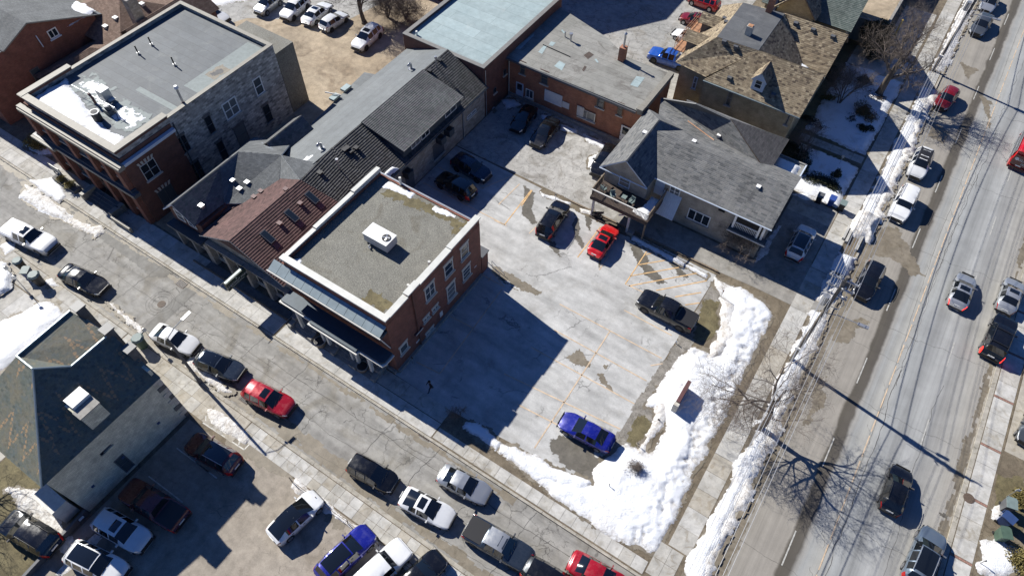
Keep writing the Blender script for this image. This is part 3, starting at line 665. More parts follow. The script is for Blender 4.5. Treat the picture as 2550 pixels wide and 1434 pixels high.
# steel covers and grates
def cover(px, r, z, name='manhole_cover', lab='', cat='manhole cover'):
    c = G(*px, z); b = MB(); b.cyl((c[0], c[1], z-.03), (c[0], c[1], z+.008), r, n=24)
    for k in range(-3, 4): b.box(c[0]+k*r*.22-.012, c[0]+k*r*.22+.012, c[1]-r*.7, c[1]+r*.7, z+.008, z+.014)
    return tag(b.obj(name, 'iron'), lab, cat)
cover((402, 757), .38, .016, lab='round iron manhole cover ringed by cracks in the side street'); cover((2413, 1240), .42, .137, lab='round iron manhole cover in the east sidewalk near the wheelie bins')
cover((1632, 1412), .33, .105, lab='round iron cover by the snowy street corner')
def grate(px, z, lab, a=.55, b_=.35):
    c = G(*px, z); g = empty('storm_drain', (c[0], c[1], z), lab, 'drain grate'); m = MB(); m.box(c[0]-a, c[0]+a, c[1]-b_, c[1]+b_, z-.02, z+.004); m.obj('frame', 'iron', g)
    for k in range(6):
        x = c[0]-a+.12+k*(2*a-.24)/5; boxobj('bar', 'steelgrey', g, x-.03, x+.03, c[1]-b_+.05, c[1]+b_-.05, z+.006, z+.03)
grate((1060, 1082), .016, 'iron storm drain at the north kerb beside the planted verge'); grate((452, 707), .016, 'iron storm drain at the north kerb opposite the slate roofed building')
grate((612, 992), .02, 'rusty storm drain grate under the rear of the parked red car', .5, .4); 
# ================================================================== BUILDINGS
VENTS = []
def clip_v(poly, b, o, lo, hi):
    def cl(pl, f):
        out = []
        for i in range(len(pl)):
            p, q = pl[i], pl[(i+1) % len(pl)]; a, c = f(p), f(q)
            if a >= 0: out.append(p)
            if (a >= 0) != (c >= 0): out.append(p+(q-p)*(a/(a-c)))
        return out
    v = lambda p: float(np.dot(p-o, b))
    r = cl(poly, lambda p: v(p)-lo)
    return cl(r, lambda p: hi-v(p)) if len(r) > 2 else []
def roof(root, faces, mat, step=.17, t=.024, thick=.12, base='darkwood', name='roof', trim=None):
    """each slope: a solid board under real stepped courses"""
    rb = MB(); sb = MB()
    todo = list(faces)
    while todo:
        F = todo.pop(0)
        F = [np.array(p, float) for p in F]; n = np.zeros(3)
        for i in range(len(F)): n += np.cross(F[i], F[(i+1) % len(F)])
        n /= np.linalg.norm(n)
        if len(F) > 3:
            c = sum(F)/len(F)
            if max(abs(np.dot(p-c, n)) for p in F) > .03:
                todo += [[F[0], F[i], F[i+1]] for i in range(1, len(F)-1)]; continue
        if n[2] < 0: n = -n; F = F[::-1]
        k = len(F); base_i = len(rb.v); rb.v += [tuple(p-n*.004) for p in F]+[tuple(p-n*thick) for p in F]
        rb.f.append(tuple(base_i+i for i in range(k))); rb.f.append(tuple(base_i+2*k-1-i for i in range(k))); rb.m += [0, 0]
        for i in range(k): j = (i+1) % k; rb.f.append((base_i+i, base_i+k+i, base_i+k+j, base_i+j)); rb.m.append(0)
        if step:
            l = math.hypot(n[0], n[1])
            if l < .03: sb.poly([tuple(p+n*t*.5) for p in F]); continue
            b = np.array([-n[0]*n[2]/l, -n[1]*n[2]/l, l]); tt = np.array([-n[1]/l, n[0]/l, 0]); o = min(F, key=lambda p: np.dot(p, b))
            V = [np.dot(p-o, b) for p in F]; top = max(V); nc = max(1, int(math.ceil(top/step)))
            for i in range(nc):
                P = clip_v(F, b, o, i*step, (i+1)*step)
                if len(P) < 3: continue
                off = [p+n*(t*(1-(np.dot(p-o, b)-i*step)/step)+.002) for p in P]
                sb.poly([tuple(p) for p in off])
                lo = [p for p in P if abs(np.dot(p-o, b)-i*step) < 1e-4]
                if len(lo) >= 2:
                    lo.sort(key=lambda p: np.dot(p, tt)); a, c = lo[0], lo[-1]
                    sb.poly([tuple(a), tuple(c), tuple(c+n*(t+.002)), tuple(a+n*(t+.002))])
        else: sb.poly([tuple(p+n*.004) for p in F])
    r = rb.obj(name, trim or base, root)
    s = sb.obj('shingles' if step else 'roof_covering', mat, r)
    if step: s['kind'] = 'stuff'
    return r
def gable_faces(x0, x1, y0, y1, ze, zr, axis='x', r=None):
    if axis == 'x':
        ry = (y0+y1)/2 if r is None else r
        return [[(x0, y0, ze), (x1, y0, ze), (x1, ry, zr), (x0, ry, zr)], [(x1, y1, ze), (x0, y1, ze), (x0, ry, zr), (x1, ry, zr)]]
    rx = (x0+x1)/2 if r is None else r
    return [[(x0, y1, ze), (x0, y0, ze), (rx, y0, zr), (rx, y1, zr)], [(x1, y0, ze), (x1, y1, ze), (rx, y1, zr), (rx, y0, zr)]]
def hip_faces(x0, x1, y0, y1, ze, zr, inset=None):
    w = x1-x0; d = y1-y0
    if w >= d:
        i = d/2 if inset is None else inset; m = (y0+y1)/2; a = (x0+i, m, zr); b = (x1-i, m, zr)
        return [[(x0, y0, ze), (x1, y0, ze), b, a], [(x1, y1, ze), (x0, y1, ze), a, b], [(x1, y0, ze), (x1, y1, ze), b], [(x0, y1, ze), (x0, y0, ze), a]]
    i = w/2 if inset is None else inset; m = (x0+x1)/2; a = (m, y0+i, zr); b = (m, y1-i, zr)
    return [[(x0, y1, ze), (x0, y0, ze), a, b], [(x1, y0, ze), (x1, y1, ze), b, a], [(x0, y0, ze), (x1, y0, ze), a], [(x1, y1, ze), (x0, y1, ze), b]]
def walls(root, pts, z0, z1, mat, name='wall'):
    b = MB(); b.prism(pts, z0, z1); return b.obj(name, mat, root)
def gable_wall(root, wall, s0, s1, ze, apex, zr, mat, th=.2):
    b = MB(); o = wall[2]
    P = lambda s, d, z: (wall[1]+o*d, s, z) if wall[0] == 'x' else (s, wall[1]+o*d, z)
    A = [P(s0, 0, ze), P(s1, 0, ze), P(apex, 0, zr)]; B_ = [P(s0, -th, ze), P(s1, -th, ze), P(apex, -th, zr)]
    b.v = A+B_; b.f = [(0, 1, 2), (5, 4, 3), (0, 3, 4, 1), (1, 4, 5, 2), (2, 5, 3, 0)]; b.m = [0]*5
    return b.obj('gable_wall', mat, root)
def flat(name, loc, label, x0, x1, y0, y1, zr, zp, wall, rmat, cap, capw=.4, cat='building', roofmat_uv=None, caph=.08, z0=0.0):
    root = empty(name, loc, label, cat)
    b = MB(); i = .02
    # wall ring with a hollow top
    b.prism(rect(x0, x1, y0, y1), z0, zr-.02)
    w = capw*.62
    if zp > zr+.02:
        for r in (rect(x0, x1, y0, y0+w), rect(x0, x1, y1-w, y1), rect(x0, x0+w, y0+w, y1-w), rect(x1-w, x1, y0+w, y1-w)): b.prism(r, zr-.02, zp, bottom=False)
    b.obj('wall', wall, root)
    r = sheet('roof', rect(x0+w, x1-w, y0+w, y1-w) if zp > zr+.02 else rect(x0+.02, x1-.02, y0+.02, y1-.02), zr, rmat, root, kind=None)
    if cap:
        c = MB(); e = .06; f = capw-e
        for q in (rect(x0-e, x1+e, y0-e, y0+f), rect(x0-e, x1+e, y1-f, y1+e), rect(x0-e, x0+f, y0+f+.01, y1-f-.01), rect(x1-f, x1+e, y0+f+.01, y1-f-.01)): c.prism(q, zp+.002, zp+caph)
        c.obj('parapet_cap', cap, root)
    return root
def WP(wall):
    return (lambda s, d, z: (wall[1]+wall[2]*d, s, z)) if wall[0] == 'x' else (lambda s, d, z: (s, wall[1]+wall[2]*d, z))
def wbox(b, wall, s0, s1, d0, d1, z0, z1, mi=0):
    P = WP(wall); a = P(s0, d0, z0); c = P(s1, d1, z1); b.box(a[0], c[0], a[1], c[1], a[2], c[2], mi)
def window(root, wall, s0, s1, z0, z1, frame='white', fw=.07, mull=(1, 1), sill='palestone', lintel=None, glass='glass', name='window', vous=0, out=.05):
    if s0 > s1: s0, s1 = s1, s0
    if z0 > z1: z0, z1 = z1, z0
    b = MB()
    wbox(b, wall, s0, s1, 0, out, z0, z0+fw); wbox(b, wall, s0, s1, 0, out, z1-fw, z1); wbox(b, wall, s0, s0+fw, 0, out-.001, z0+fw, z1-fw); wbox(b, wall, s1-fw, s1, 0, out-.001, z0+fw, z1-fw)
    for i in range(1, mull[0]):
        c = s0+(s1-s0)*i/mull[0]; wbox(b, wall, c-fw*.4, c+fw*.4, 0, out-.004, z0+fw, z1-fw)
    for i in range(1, mull[1]+0):
        c = z0+(z1-z0)*i/mull[1]; wbox(b, wall, s0+fw, s1-fw, 0, out-.007, c-fw*.35, c+fw*.35)
    f = b.obj(name, frame, root)
    g = MB(); wbox(g, wall, s0+fw*.5, s1-fw*.5, 0, .02, z0+fw*.5, z1-fw*.5); g.obj('pane', random.choice(['glass', 'glass', 'glasscurtain', 'glassblind']) if glass == 'glass' else glass, f)
    if sill: g = MB(); wbox(g, wall, s0-.12, s1+.12, 0, .16, z0-.13, z0-.004); g.obj('sill', sill, f)
    if lintel:
        g = MB(); wbox(g, wall, s0-.1, s1+.1, 0, .045, z1+.004, z1+.24); g.obj('lintel', lintel, f)
    for i in range(vous):
        n = vous; c = s0+(s1-s0)*(i+.5)/n; g = MB(); h = .42; wd = (s1-s0)/n*.27; k = (c-(s0+s1)/2)*.25
        P = WP(wall); z = z1+.02-abs(c-(s0+s1)/2)*.06
        A = [P(c-wd, .03, z), P(c+wd, .03, z), P(c+wd*1.4+k, .03, z+h), P(c-wd*1.4+k, .03, z+h)]; B_ = [P(c-wd, -.02, z), P(c+wd, -.02, z), P(c+wd*1.4+k, -.02, z+h), P(c-wd*1.4+k, -.02, z+h)]
        g.v = A+B_; g.f = [(0, 1, 2, 3), (7, 6, 5, 4), (0, 4, 5, 1), (1, 5, 6, 2), (2, 6, 7, 3), (3, 7, 4, 0)]; g.m = [0]*6; g.obj('arch_stone', 'palestone', f)
    return f
def pwin(root, wall, nb, ft, **k):
    f = ATX if wall[0] == 'x' else ATY
    a = f(*nb, wall[1]); c = f(*ft, wall[1]); return window(root, wall, a[0], c[0], a[1], c[1], **k)
def door(root, wall, s0, s1, z0, z1, mat='white', light=True, name='door'):
    if s0 > s1: s0, s1 = s1, s0
    b = MB(); wbox(b, wall, s0, s1, 0, .05, z0, z1); d = b.obj(name, mat, root)
    if light: g = MB(); wbox(g, wall, s0+.18, s1-.18, .05, .06, z0+(z1-z0)*.55, z1-.15); g.obj('pane', 'glass', d)
    g = MB(); wbox(g, wall, s0+.08, s0+.14, .05, .11, z0+.95, z0+1.08); g.obj('handle', 'galv', d); return d
def ybox(name, mat, root, *a): return boxobj(name, mat, root, *a)

# ---------- 1. two storey stone and red brick block with the long flat roof
B1 = flat('stone_and_brick_building', (-61, 28, 0), 'long flat roofed two storey building with red brick front and grey stone side wall', -68.3, -54.45, 18.9, 38.3, 8.75, 9.15, 'limestone', 'mem_grey', 'cap', .45)
wE = ('x', -54.45, 1); wS = ('y', 18.9, -1)
b = MB(); b.box(-68.4, -54.36, 18.72, 24.6, .0, 8.6); b.obj('brick_front_wall', 'darkbrick', B1)
b = MB(); b.box(-69.0, -53.9, 18.05, 18.70, 7.75, 8.1); b.box(-69.1, -53.8, 18.2, 18.70, 8.1, 8.28); b.obj('cornice', 'cap', B1)
b = MB(); b.box(-54.3, -53.9, 18.75, 24.6, 7.9, 8.2); b.obj('side_cornice', 'bluewhite', B1)
b = MB(); b.box(-69.3, -53.9, 17.95, 18.70, 4.35, 4.75); b.box(-69.0, -54.3, 18.2, 18.69, 4.78, 4.95); b.obj('fascia_band', 'steelgrey', B1)
b = MB(); b.box(-69.3, -65.6, 17.7, 17.93, 4.4, 4.7); b.obj('fascia_end', 'cap', B1)
# parapet raised at the front corners
for (x0, x1, y0, y1) in [(-68.42, -67.85, 18.8, 24.2), (-54.95, -54.33, 18.8, 24.6), (-68.4, -54.35, 18.75, 19.3)]:
    k = .012*([-68.42, -54.95, -68.4].index(x0)); b = MB(); b.box(x0, x1, y0, y1, 9.24, 9.5-k); b.obj('raised_parapet', 'darkbrick', B1); b = MB(); b.box(x0-.07, x1+.07, y0-.07, y1+.07, 9.505-k, 9.6-k*1.5); b.obj('parapet_cap', 'cap', B1)
for i, x in enumerate([-68.3, -65.6, -62.4, -59.2, -57.0, -54.9]):
    w_ = .62 if i not in (0, 5) else .75
    for (z0, z1) in ((.1, 4.3), (4.96, 7.74)): b = MB(); b.box(x-w_/2, x+w_/2, 18.2, 18.71, z0, z1); b.obj('pilaster', 'redbrick', B1)
for i in range(5):
    x0, x1 = [(-67.9, -66), (-65.2, -62.8), (-62, -59.6), (-58.8, -57.4), (-56.6, -55.3)][i]
    window(B1, ('y', 18.72, -1), x0, x1, 5.5, 7.3, frame='steelgrey', mull=(2, 2), sill='palestone', vous=0)
    if i not in (2, 3): window(B1, ('y', 18.72, -1), x0, x1, 1.0, 3.4, frame='steelgrey', mull=(2, 1), sill='palestone')
door(B1, ('y', 18.72, -1), -61.6, -60.0, .5, 3.2, 'darkwood')
wEb = ('x', -54.36, 1)
pwin(B1, wEb, (367, 452), (381, 392), frame='offwhite', fw=.06, mull=(2, 2), vous=5); pwin(B1, wEb, (409, 514), (424, 456), frame='steelgrey', fw=.06, mull=(2, 1), vous=5)
pwin(B1, wE, (566, 301), (584, 238), frame='white', fw=.13, mull=(2, 2)); pwin(B1, wE, (641, 241), (646, 188), frame='white', fw=.11, mull=(1, 2))
for nb, ft, m in [((524, 336), (521, 285), 2), ((459, 383), (458, 333), 2), ((556, 402), (552, 347), 2), ((598, 365), (606, 305), 2), ((666, 308), (667, 257), 2), ((494, 452), (493, 397), 2)]:
    pwin(B1, wE, nb, ft, frame='darkstone', fw=.06, mull=(1, m), sill='stone', lintel='darkstone')
b = MB(); b.cyl((-54.33, 24.85, .1), (-54.33, 24.85, 8.5), .07, n=8); b.obj('downpipe', 'darkmetal', B1)
# front steps, ramp wall, planter
b = MB()
for i in range(5): b.box(-62.6, -58.6, 16.75+i*.35, 18.2, .1+i*.13, .1+(i+1)*.13)
b.obj('front_steps', 'darkstone', B1)
for (x0, x1) in [(-63.1, -62.6), (-58.6, -58.1)]: ybox('step_wall', 'cap', B1, x0, x1, 16.6, 18.2, .1, .95)
ybox('low_wall', 'cap', B1, -58.0, -55.2, 16.35, 16.6, .1, .8)
rl = MB(); rl.tube([(-60.2, 16.7, .3), (-60.2, 16.7, 1.1), (-60.2, 18.2, 1.75)], .025); rl.obj('handrail', 'black', B1)
ybox('roof_slab_rear', 'graveltop', B1, -61.5, -54.6, 38.45, 41.0, 0, 7.9)
ybox('roof_patch', 'mem_patch', B1, -60.8, -55.1, 25.9, 26.5, 8.757, 8.762)
stn = MB(); stn.box(-57.4, -55.0, 29.0, 37.6, 8.755, 8.759); stn.obj('roof_patch', 'mem_patch', B1)
pt = blob('roof_stain', [(-57.2, 31.2), (-55.5, 31.1), (-55.3, 33.4), (-56.8, 33.6)], 0, 'damp', z=8.764, res=.12, rag=.25, flat=True, seed=3, parent=B1)
pt = blob('roof_puddle', [(-56.8, 31.6), (-55.9, 31.6), (-55.7, 32.8), (-56.5, 33.0)], 0, 'darkstone', z=8.768, res=.1, rag=.15, flat=True, seed=4, parent=B1)

# ---------- 2. red brick house at the left edge, pale shingle gable
B2 = empty('red_brick_corner_house', (-88, 24, 0), 'red brick house with grey shingled gable roof at the upper left edge', 'house')
walls(B2, [(-100, 19.2), (-79.2, 19.2), (-79.2, 33.6), (-100, 33.6)], 0, 6.0, 'redbrick')
b = MB(); b.v = [(-79.15, 23.2, 6.0), (-79.15, 33.6, 6.0), (-79.15, 26.5, 8.85), (-79.15, 23.2, 7.55)]; b.f = [(0, 1, 2, 3)]; b.m = [0]
b.box(-100, -79.16, 23.3, 33.5, 6.0, 6.05); b.obj('gable_wall', 'redbrick', B2)
walls(B2, rect(-100, -79.2, 19.2, 23.25), 6.0, 7.45, 'redbrick')
roof(B2, [[(-104, 22.9, 7.65), (-78.8, 22.9, 7.65), (-78.8, 26.5, 9.05), (-104, 26.5, 9.05)], [(-78.8, 34.3, 5.95), (-104, 34.3, 5.95), (-104, 26.5, 9.05), (-78.8, 26.5, 9.05)]], 'sh_slategrey', .13, base='cap')
ybox('flat_roof_edge', 'cap', B2, -100, -78.9, 19.0, 19.5, 7.46, 7.6); ybox('flat_roof', 'mem_grey', B2, -100, -79.2, 19.5, 22.9, 7.455, 7.5)
w2 = ('x', -79.14, 1)
pwin(B2, w2, (127, 99), (137, 67), frame='white', fw=.11, mull=(2, 1), sill='bluewhite'); pwin(B2, w2, (93, 208), (93, 165), frame='darkstone', fw=.09, mull=(1, 2), sill=None)
b = MB(); P = ATX(90, 90, -78.9); Q = ATX(109, 118, -78.9); b.tube([(-78.95, P[0], P[1]), (-78.95, Q[0], Q[1])], .06, 6); b.obj('downpipe', 'bluewhite', B2)
ch = MB(); ch.box(-86, -85, 21.5, 22.5, 6, 9.4); ch.obj('chimney', 'redbrick', B2)
# ---------- 3. brown shingled house behind it
B3 = empty('brown_roofed_house', (-78, 35, 0), 'low house with brown hipped shingle roofs behind the flat roofed stone building', 'house')
walls(B3, rect(-84.5, -73.2, 32.0, 41.5), 0, 4.5, 'darkbrick'); walls(B3, rect(-78.6, -72.2, 24.6, 32.0), 0, 3.6, 'darkbrick')
roof(B3, hip_faces(-85, -72.8, 31.5, 42, 4.6, 7.0), 'sh_rust', .18); roof(B3, hip_faces(-79.0, -71.8, 24.2, 33.5, 3.7, 5.4), 'sh_rust', .18)
roof(B3, gable_faces(-76.5, -70.6, 33.5, 44, 4.5, 6.3, 'y'), 'sh_rust', .18)
walls(B3, rect(-76.1, -71.0, 33.9, 43.6), 0, 4.5, 'darkbrick')
c = G(335, 28, 7); ybox('chimney', 'rubble', B3, c[0]-.5, c[0]+.5, c[1]-.6, c[1]+.6, 4, 8.6); ybox('chimney_cap', 'stone', B3, c[0]-.6, c[0]+.6, c[1]-.7, c[1]+.7, 8.605, 8.75)
for (u, v) in [(263, 68), (288, 47), (354, 12)]:
    VENTS.append((u, v, B3, 'offwhite', .25, .2))
# ---------- 4. grey-green roofed stone shop next to the brick block
B4 = empty('grey_roofed_shop', (-49, 24, 0), 'small stone shop with grey shingled hip roof squeezed beside the brick and stone block', 'shop')
walls(B4, [(-50.0, 18.9), (-45.7, 18.9), (-45.7, 29), (-50.0, 29)], 0, 4.9, 'darkbrick')
# front gable, long west slope, hipped back
R4 = [[(-50.3, 30.0, 4.9), (-50.3, 18.4, 4.9), (-48.0, 18.4, 6.9), (-48.0, 26.5, 6.9)], [(-45.8, 18.4, 5.3), (-46.0, 22.0, 5.0), (-48.0, 24.2, 6.9), (-48.0, 18.4, 6.9)],
      [(-46.0, 22.0, 5.0), (-41.5, 24.5, 5.4), (-44.6, 28.6, 6.6), (-48.0, 26.5, 6.9), (-48.0, 24.2, 6.9)], [(-50.3, 30.0, 4.9), (-48.0, 26.5, 6.9), (-44.6, 28.6, 6.6), (-46.5, 31.2, 5.0)]]
R4.append([(-44.6, 28.6, 6.6), (-43.3, 26.6, 5.9), (-40.6, 27.0, 6.95), (-40.6, 29.6, 6.9)])
roof(B4, R4[:1]+R4[2:], 'sh_slategrey', .12, base='bluewhite'); roof(B4, R4[1:2], 'sh_mix', .2, base='bluewhite')
gable_wall(B4, ('y', 18.86, -1), -50.0, -45.9, 4.85, -48.0, 6.75, 'darkbrick')
roof(B4, gable_faces(-49.6, -45.4, 29.3, 34.2, 4.4, 6.1, 'y'), 'sh_mix', .2); walls(B4, rect(-49.3, -45.7, 29.0, 34.0), 0, 4.3, 'limestone')
window(B4, ('y', 18.86, -1), -49.2, -48.1, 3.9, 5.3, frame='white', fw=.1, mull=(1, 2), sill=None); window(B4, ('y', 18.86, -1), -47.7, -46.6, 3.9, 5.3, frame='white', fw=.1, mull=(1, 2), sill=None)
ybox('shop_cornice', 'darkmetal', B4, -50.2, -45.6, 17.95, 18.85, 3.05, 3.3)
for x0 in (-49.6, -47.6): window(B4, ('y', 18.88, -1), x0, x0+1.5, .9, 2.7, frame='stone', mull=(1, 1), fw=.09)
for x0 in (-50.0, -47.9, -45.9): ybox('pillar', 'stone', B4, x0, x0+.28, 18.3, 18.86, .1, 3.04)
for (u, v) in [(502, 514), (579, 451), (597, 472), (616, 456)]:
    VENTS.append((u, v, B4, 'galv', .2, .17))
# ---------- 5. reddish brown roofed shop with the hanging sign
B5 = empty('brown_roofed_shop', (-40, 24, 0), 'stone shop with reddish brown shingled gable roof and three skylights', 'shop')
walls(B5, rect(-45.6, -34.95, 18.9, 31.6), 0, 4.4, 'rubble')
ridge = -40.5
R5 = [[(-35.0, 18.3, 4.55), (-35.0, 28.2, 4.55), (ridge, 27.0, 7.0), (ridge, 18.3, 7.0)]]
roof(B5, R5, 'sh_red', .25, t=.04, base='offwhite')
roof(B5, [[(-45.7, 18.3, 4.3), (ridge, 18.3, 7.0), (ridge, 27.0, 7.0), (-43.3, 26.6, 5.9), (-45.7, 21.2, 4.3)]], 'sh_red', .12, t=.008, base='offwhite')
roof(B5, [[(-45.9, 20.5, 4.35), (-43.0, 26.5, 5.9), (-44.5, 28.5, 6.3), (-46.0, 22.0, 5.05)]], 'sh_red', .12, t=.008)
gable_wall(B5, ('y', 18.86, -1), -45.4, -35.1, 4.3, ridge, 6.75, 'sh_red')
window(B5, ('y', 18.9, -1), -39.3, -37.6, 4.45, 5.5, frame='wood', fw=.1, mull=(1, 1), sill=None)
for i, (u, v) in enumerate([(657, 570), (717, 515), (768, 468)]):   # skylights on the sunless slope
    x = -38.7; y = ATX(u, v, x)[0]; zz = 4.55+(x+35.0)/(ridge+35.0)*(7.0-4.55)
    k = (7.0-4.55)/(ridge+35.0); b = MB()
    ax = np.array([.62, 0, .62*k]); n = np.array([-k, 0, 1]); n = n/np.linalg.norm(n)
    b.obox(np.array([x, y, zz])+n*.14, ax, (0, .3, 0), n*.12); f = b.obj('skylight', 'steelgrey', B5)
    b = MB(); b.obox(np.array([x, y, zz])+n*.265, ax*.86, (0, .25, 0), n*.006); b.obj('pane', 'glass', f)
    b = MB(); b.obox(np.array([x+.95, y, zz+.95*k])+n*.05, (.3, 0, .3*k), (0, .28, 0), n*.03); b.obj('flashing', 'plum', B5)
for (u, v) in [(650, 478), (633, 492), (712, 473), (748, 508), (697, 558)]:
    VENTS.append((u, v, B5, 'plum', .18, .15))
sn5 = blob('roof_snow', [(-42.6, 29.4), (-41.3, 28.9), (-41.0, 30.8), (-42.0, 31.6)], .15, 'snow', z=6.4, res=.15, rag=.15, seed=12, fall=.3, parent=B5)
ybox('shop_cornice', 'stone', B5, -45.5, -35.0, 18.35, 18.85, 3.1, 3.3)
for x0 in (-45.2, -42.6, -40.0, -37.6): window(B5, ('y', 18.88, -1), x0, x0+1.7, .8, 2.8, frame='offwhite', fw=.1, mull=(1, 1))
for x0 in (-45.6, -43.2, -40.6, -38.1, -35.5): ybox('pillar', 'rubble', B5, x0, x0+.4, 18.3, 18.86, .1, 3.08)
ybox('terrace_kerb', 'wood', B5, -47.5, -35.3, 17.35, 17.5, .12, .3); ybox('terrace_floor', 'darkstone', B5, -46.0, -35.3, 17.5, 18.28, .1, .2)
# ---------- 6. long grey roofed range behind
B6 = empty('long_grey_roofed_building', (-41, 41, 0), 'long stone range with grey felt on one roof slope and black shingles on the other', 'building')
walls(B6, rect(-46.4, -36.1, 30.0, 50.1), 0, 4.6, 'rubble')
rg = -41.0
roof(B6, [[(-46.9, 50.3, 4.7), (-46.9, 28.6, 4.7), (rg, 29.2, 6.95), (rg, 50.3, 6.95)]], 'rollroof', 0, base='darkmetal')
roof(B6, [[(-35.6, 31.8, 4.6), (-35.6, 50.0, 4.6), (rg, 50.3, 6.95), (rg, 31.8, 6.95)], [(-35.0, 28.2, 4.5), (-35.0, 31.79, 4.5), (rg, 31.79, 7.0), (ridge, 27.0, 7.0)]], 'sh_black', .25, t=.065, base='darkmetal')
b = MB(); b.v = [(-46.4, 30, 4.6), (-36.1, 30, 4.6), (rg, 32, 6.9)]; b.f = [(0, 1, 2)]; b.m = [0]; b.obj('gable_wall', 'darkbrick', B6)
# shed dormer
roof(B6, [[(-35.75, 36.0, 5.9), (-35.75, 45.9, 5.9), (-40.95, 45.9, 7.1), (-40.95, 36.0, 7.1)]], 'sh_mix', .22, t=.04, base='darkmetal', name='dormer_roof')
b = MB(); b.prism(rect(-40.0, -36.05, 36.15, 45.75), 4.5, 5.85); b.obj('dormer_wall', 'darkmetal', B6)
wd = ('x', -36.05, 1)
for (y0, y1) in [(37.4, 38.8), (39.0, 40.3), (43.0, 44.9)]: window(B6, wd, y0, y1, 4.95, 5.65, frame='white', fw=.07, mull=(2, 1), sill=None)
w6 = ('x', -36.1, 1)
pwin(B6, w6, (1163, 298), (1185, 270), frame='white', fw=.09, mull=(2, 1)); door(B6, w6, 35.9, 37.2, .1, 2.6, 'steelgrey', light=False)
window(B6, w6, 40.6, 42.4, .9, 2.9, frame='steelgrey', mull=(1, 1), glass='steelgrey')
b = MB(); b.cyl((-36.0, 45.9, .1), (-36.0, 45.9, 4.5), .06); b.obj('downpipe', 'galv', B6)
b = MB(); b.tube([(-35.5, 30.6, 4.52), (-35.5, 50.0, 4.52)], .08); b.obj('gutter', 'darkmetal', B6)
for (u, v) in [(865, 370), (873, 379), (887, 370), (858, 375), (797, 432), (1070, 178), (1095, 152)]:
    VENTS.append((u, v, B6, 'black', .2, .17))
roof(B6, [[(-50.2, 46.2, 2.6), (-49.0, 34.4, 2.6), (-46.3, 33.0, 3.0), (-46.3, 47.0, 3.0)]], 'rollroof', 0, base='stone', name='lean_to_roof'); walls(B6, rect(-49.0, -46.4, 34.6, 46.0), 0, 2.55, 'rubble')
for (u, v) in [(861, 218), (833, 241)]:
    c = G(u, v, 2.95); ybox('skylight', 'mem_teal', B6, c[0]-.35, c[0]+.35, c[1]-.55, c[1]+.55, 2.75, 3.0)
b = MB(); P = G(810, 231, 3.1); Q = G(849, 238, 3.1); b.tube([(*P, 3.15), (*Q, 3.15)], .07); b.obj('white_pipe', 'white', B6)
# ---------- 7. teal membrane flat roof, brick
B7 = flat('teal_roofed_brick_building', (-41, 55, 0), 'red brick building with pale blue green flat roof behind the long grey range', -47.2, -36.2, 50.25, 66.5, 6.2, 6.5, 'darkbrick', 'mem_teal', 'capgrey', .5)
for (y, z) in [(52.0, 2.0), (54.0, 3.2), (55.6, 2.2)]: window(B7, ('x', -36.2, 1), y, y+.5, z, z+.7, frame='darkstone', fw=.05, mull=(1, 1))
c = G(1038, 88, 6.2); b = MB(); b.cyl((*c, 6.2), (*c, 6.7), .12); b.obj('vent_pipe', 'white', B7)
b = MB(); b.cyl((-36.1, 50.4, .1), (-36.1, 50.4, 6.2), .06); b.obj('downpipe', 'galv', B7)
# ---------- 8. orange brick building, kinked flat roof
B8 = empty('orange_brick_building', (-28, 58, 0), 'two storey orange brick building with stained grey kinked flat roof and white boarded window', 'building')
p8 = [(-36.1, 54.95), (-19.45, 55.15), (-19.5, 62.2), (-25.2, 61.9), (-28.9, 63.8), (-36.3, 66.0)]
walls(B8, p8, 0, 5.15, 'orangebrick')
rp = MB(); rp.prism([(-36.2, 54.6), (-19.9, 54.8), (-19.9, 62.3), (-25.1, 62.2), (-28.7, 64.1), (-36.4, 66.3)], 5.16, 5.32); rp.obj('roof', 'mem_old', B8)
b = MB(); b.box(-19.95, -19.35, 54.7, 62.3, 5.0, 5.62); b.box(-20.0, -19.3, 54.5, 55.2, 5.63, 5.8); b.obj('parapet', 'cap', B8)
b = MB(); b.box(-36.2, -20.0, 54.5, 54.62, 5.05, 5.3); b.obj('eaves_trim', 'steelgrey', B8)
for q in [[(1281, 122), (1331, 82), (1329, 90), (1296, 123)], [(1340, 130), (1355, 113), (1363, 115), (1350, 135)], [(1366, 113), (1372, 104), (1384, 107), (1375, 116)], [(1380, 165), (1393, 152), (1408, 160), (1399, 176)],
          [(1569, 212), (1585, 190), (1606, 194), (1588, 218)], [(1397, 76), (1401, 74), (1407, 82), (1404, 84)], [(1480, 148), (1485, 147), (1491, 156), (1487, 157)]]:
    sheet('roof_patch', [G(*p, 5.33) for p in q], 5.335, 'mem_teal', B8, kind=None)
for q in [[(1453, 138), (1467, 129), (1479, 137), (1464, 148)], [(1449, 175), (1456, 164), (1461, 167), (1454, 179)]]: sheet('roof_patch', [G(*p, 5.33) for p in q], 5.337, 'darkwood', B8, kind=None)
w8 = ('y', 54.97, -1)
for nb, ft, kw in [((1295, 182), (1309, 160), {}), ((1346.5, 206), (1366, 184), {}), ((1484.5, 264.5), (1507, 245), {}), ((1536, 285), (1553, 263), {})]:
    pwin(B8, w8, nb, ft, frame='wood', fw=.09, mull=(1, 2), lintel='darkbrick', **kw)
pwin(B8, w8, (1309, 240), (1329, 228), frame='white', fw=.09, mull=(2, 1)); pwin(B8, w8, (1440, 288), (1483.5, 285), frame='galv', fw=.09, mull=(2, 1))
a = ATY(1355.6, 249, 54.97); c = ATY(1400, 251, 54.97); b = MB(); wbox(b, w8, a[0], c[0], 0, .06, a[1], a[1]+1.55); b.obj('boarded_window', 'white', B8)
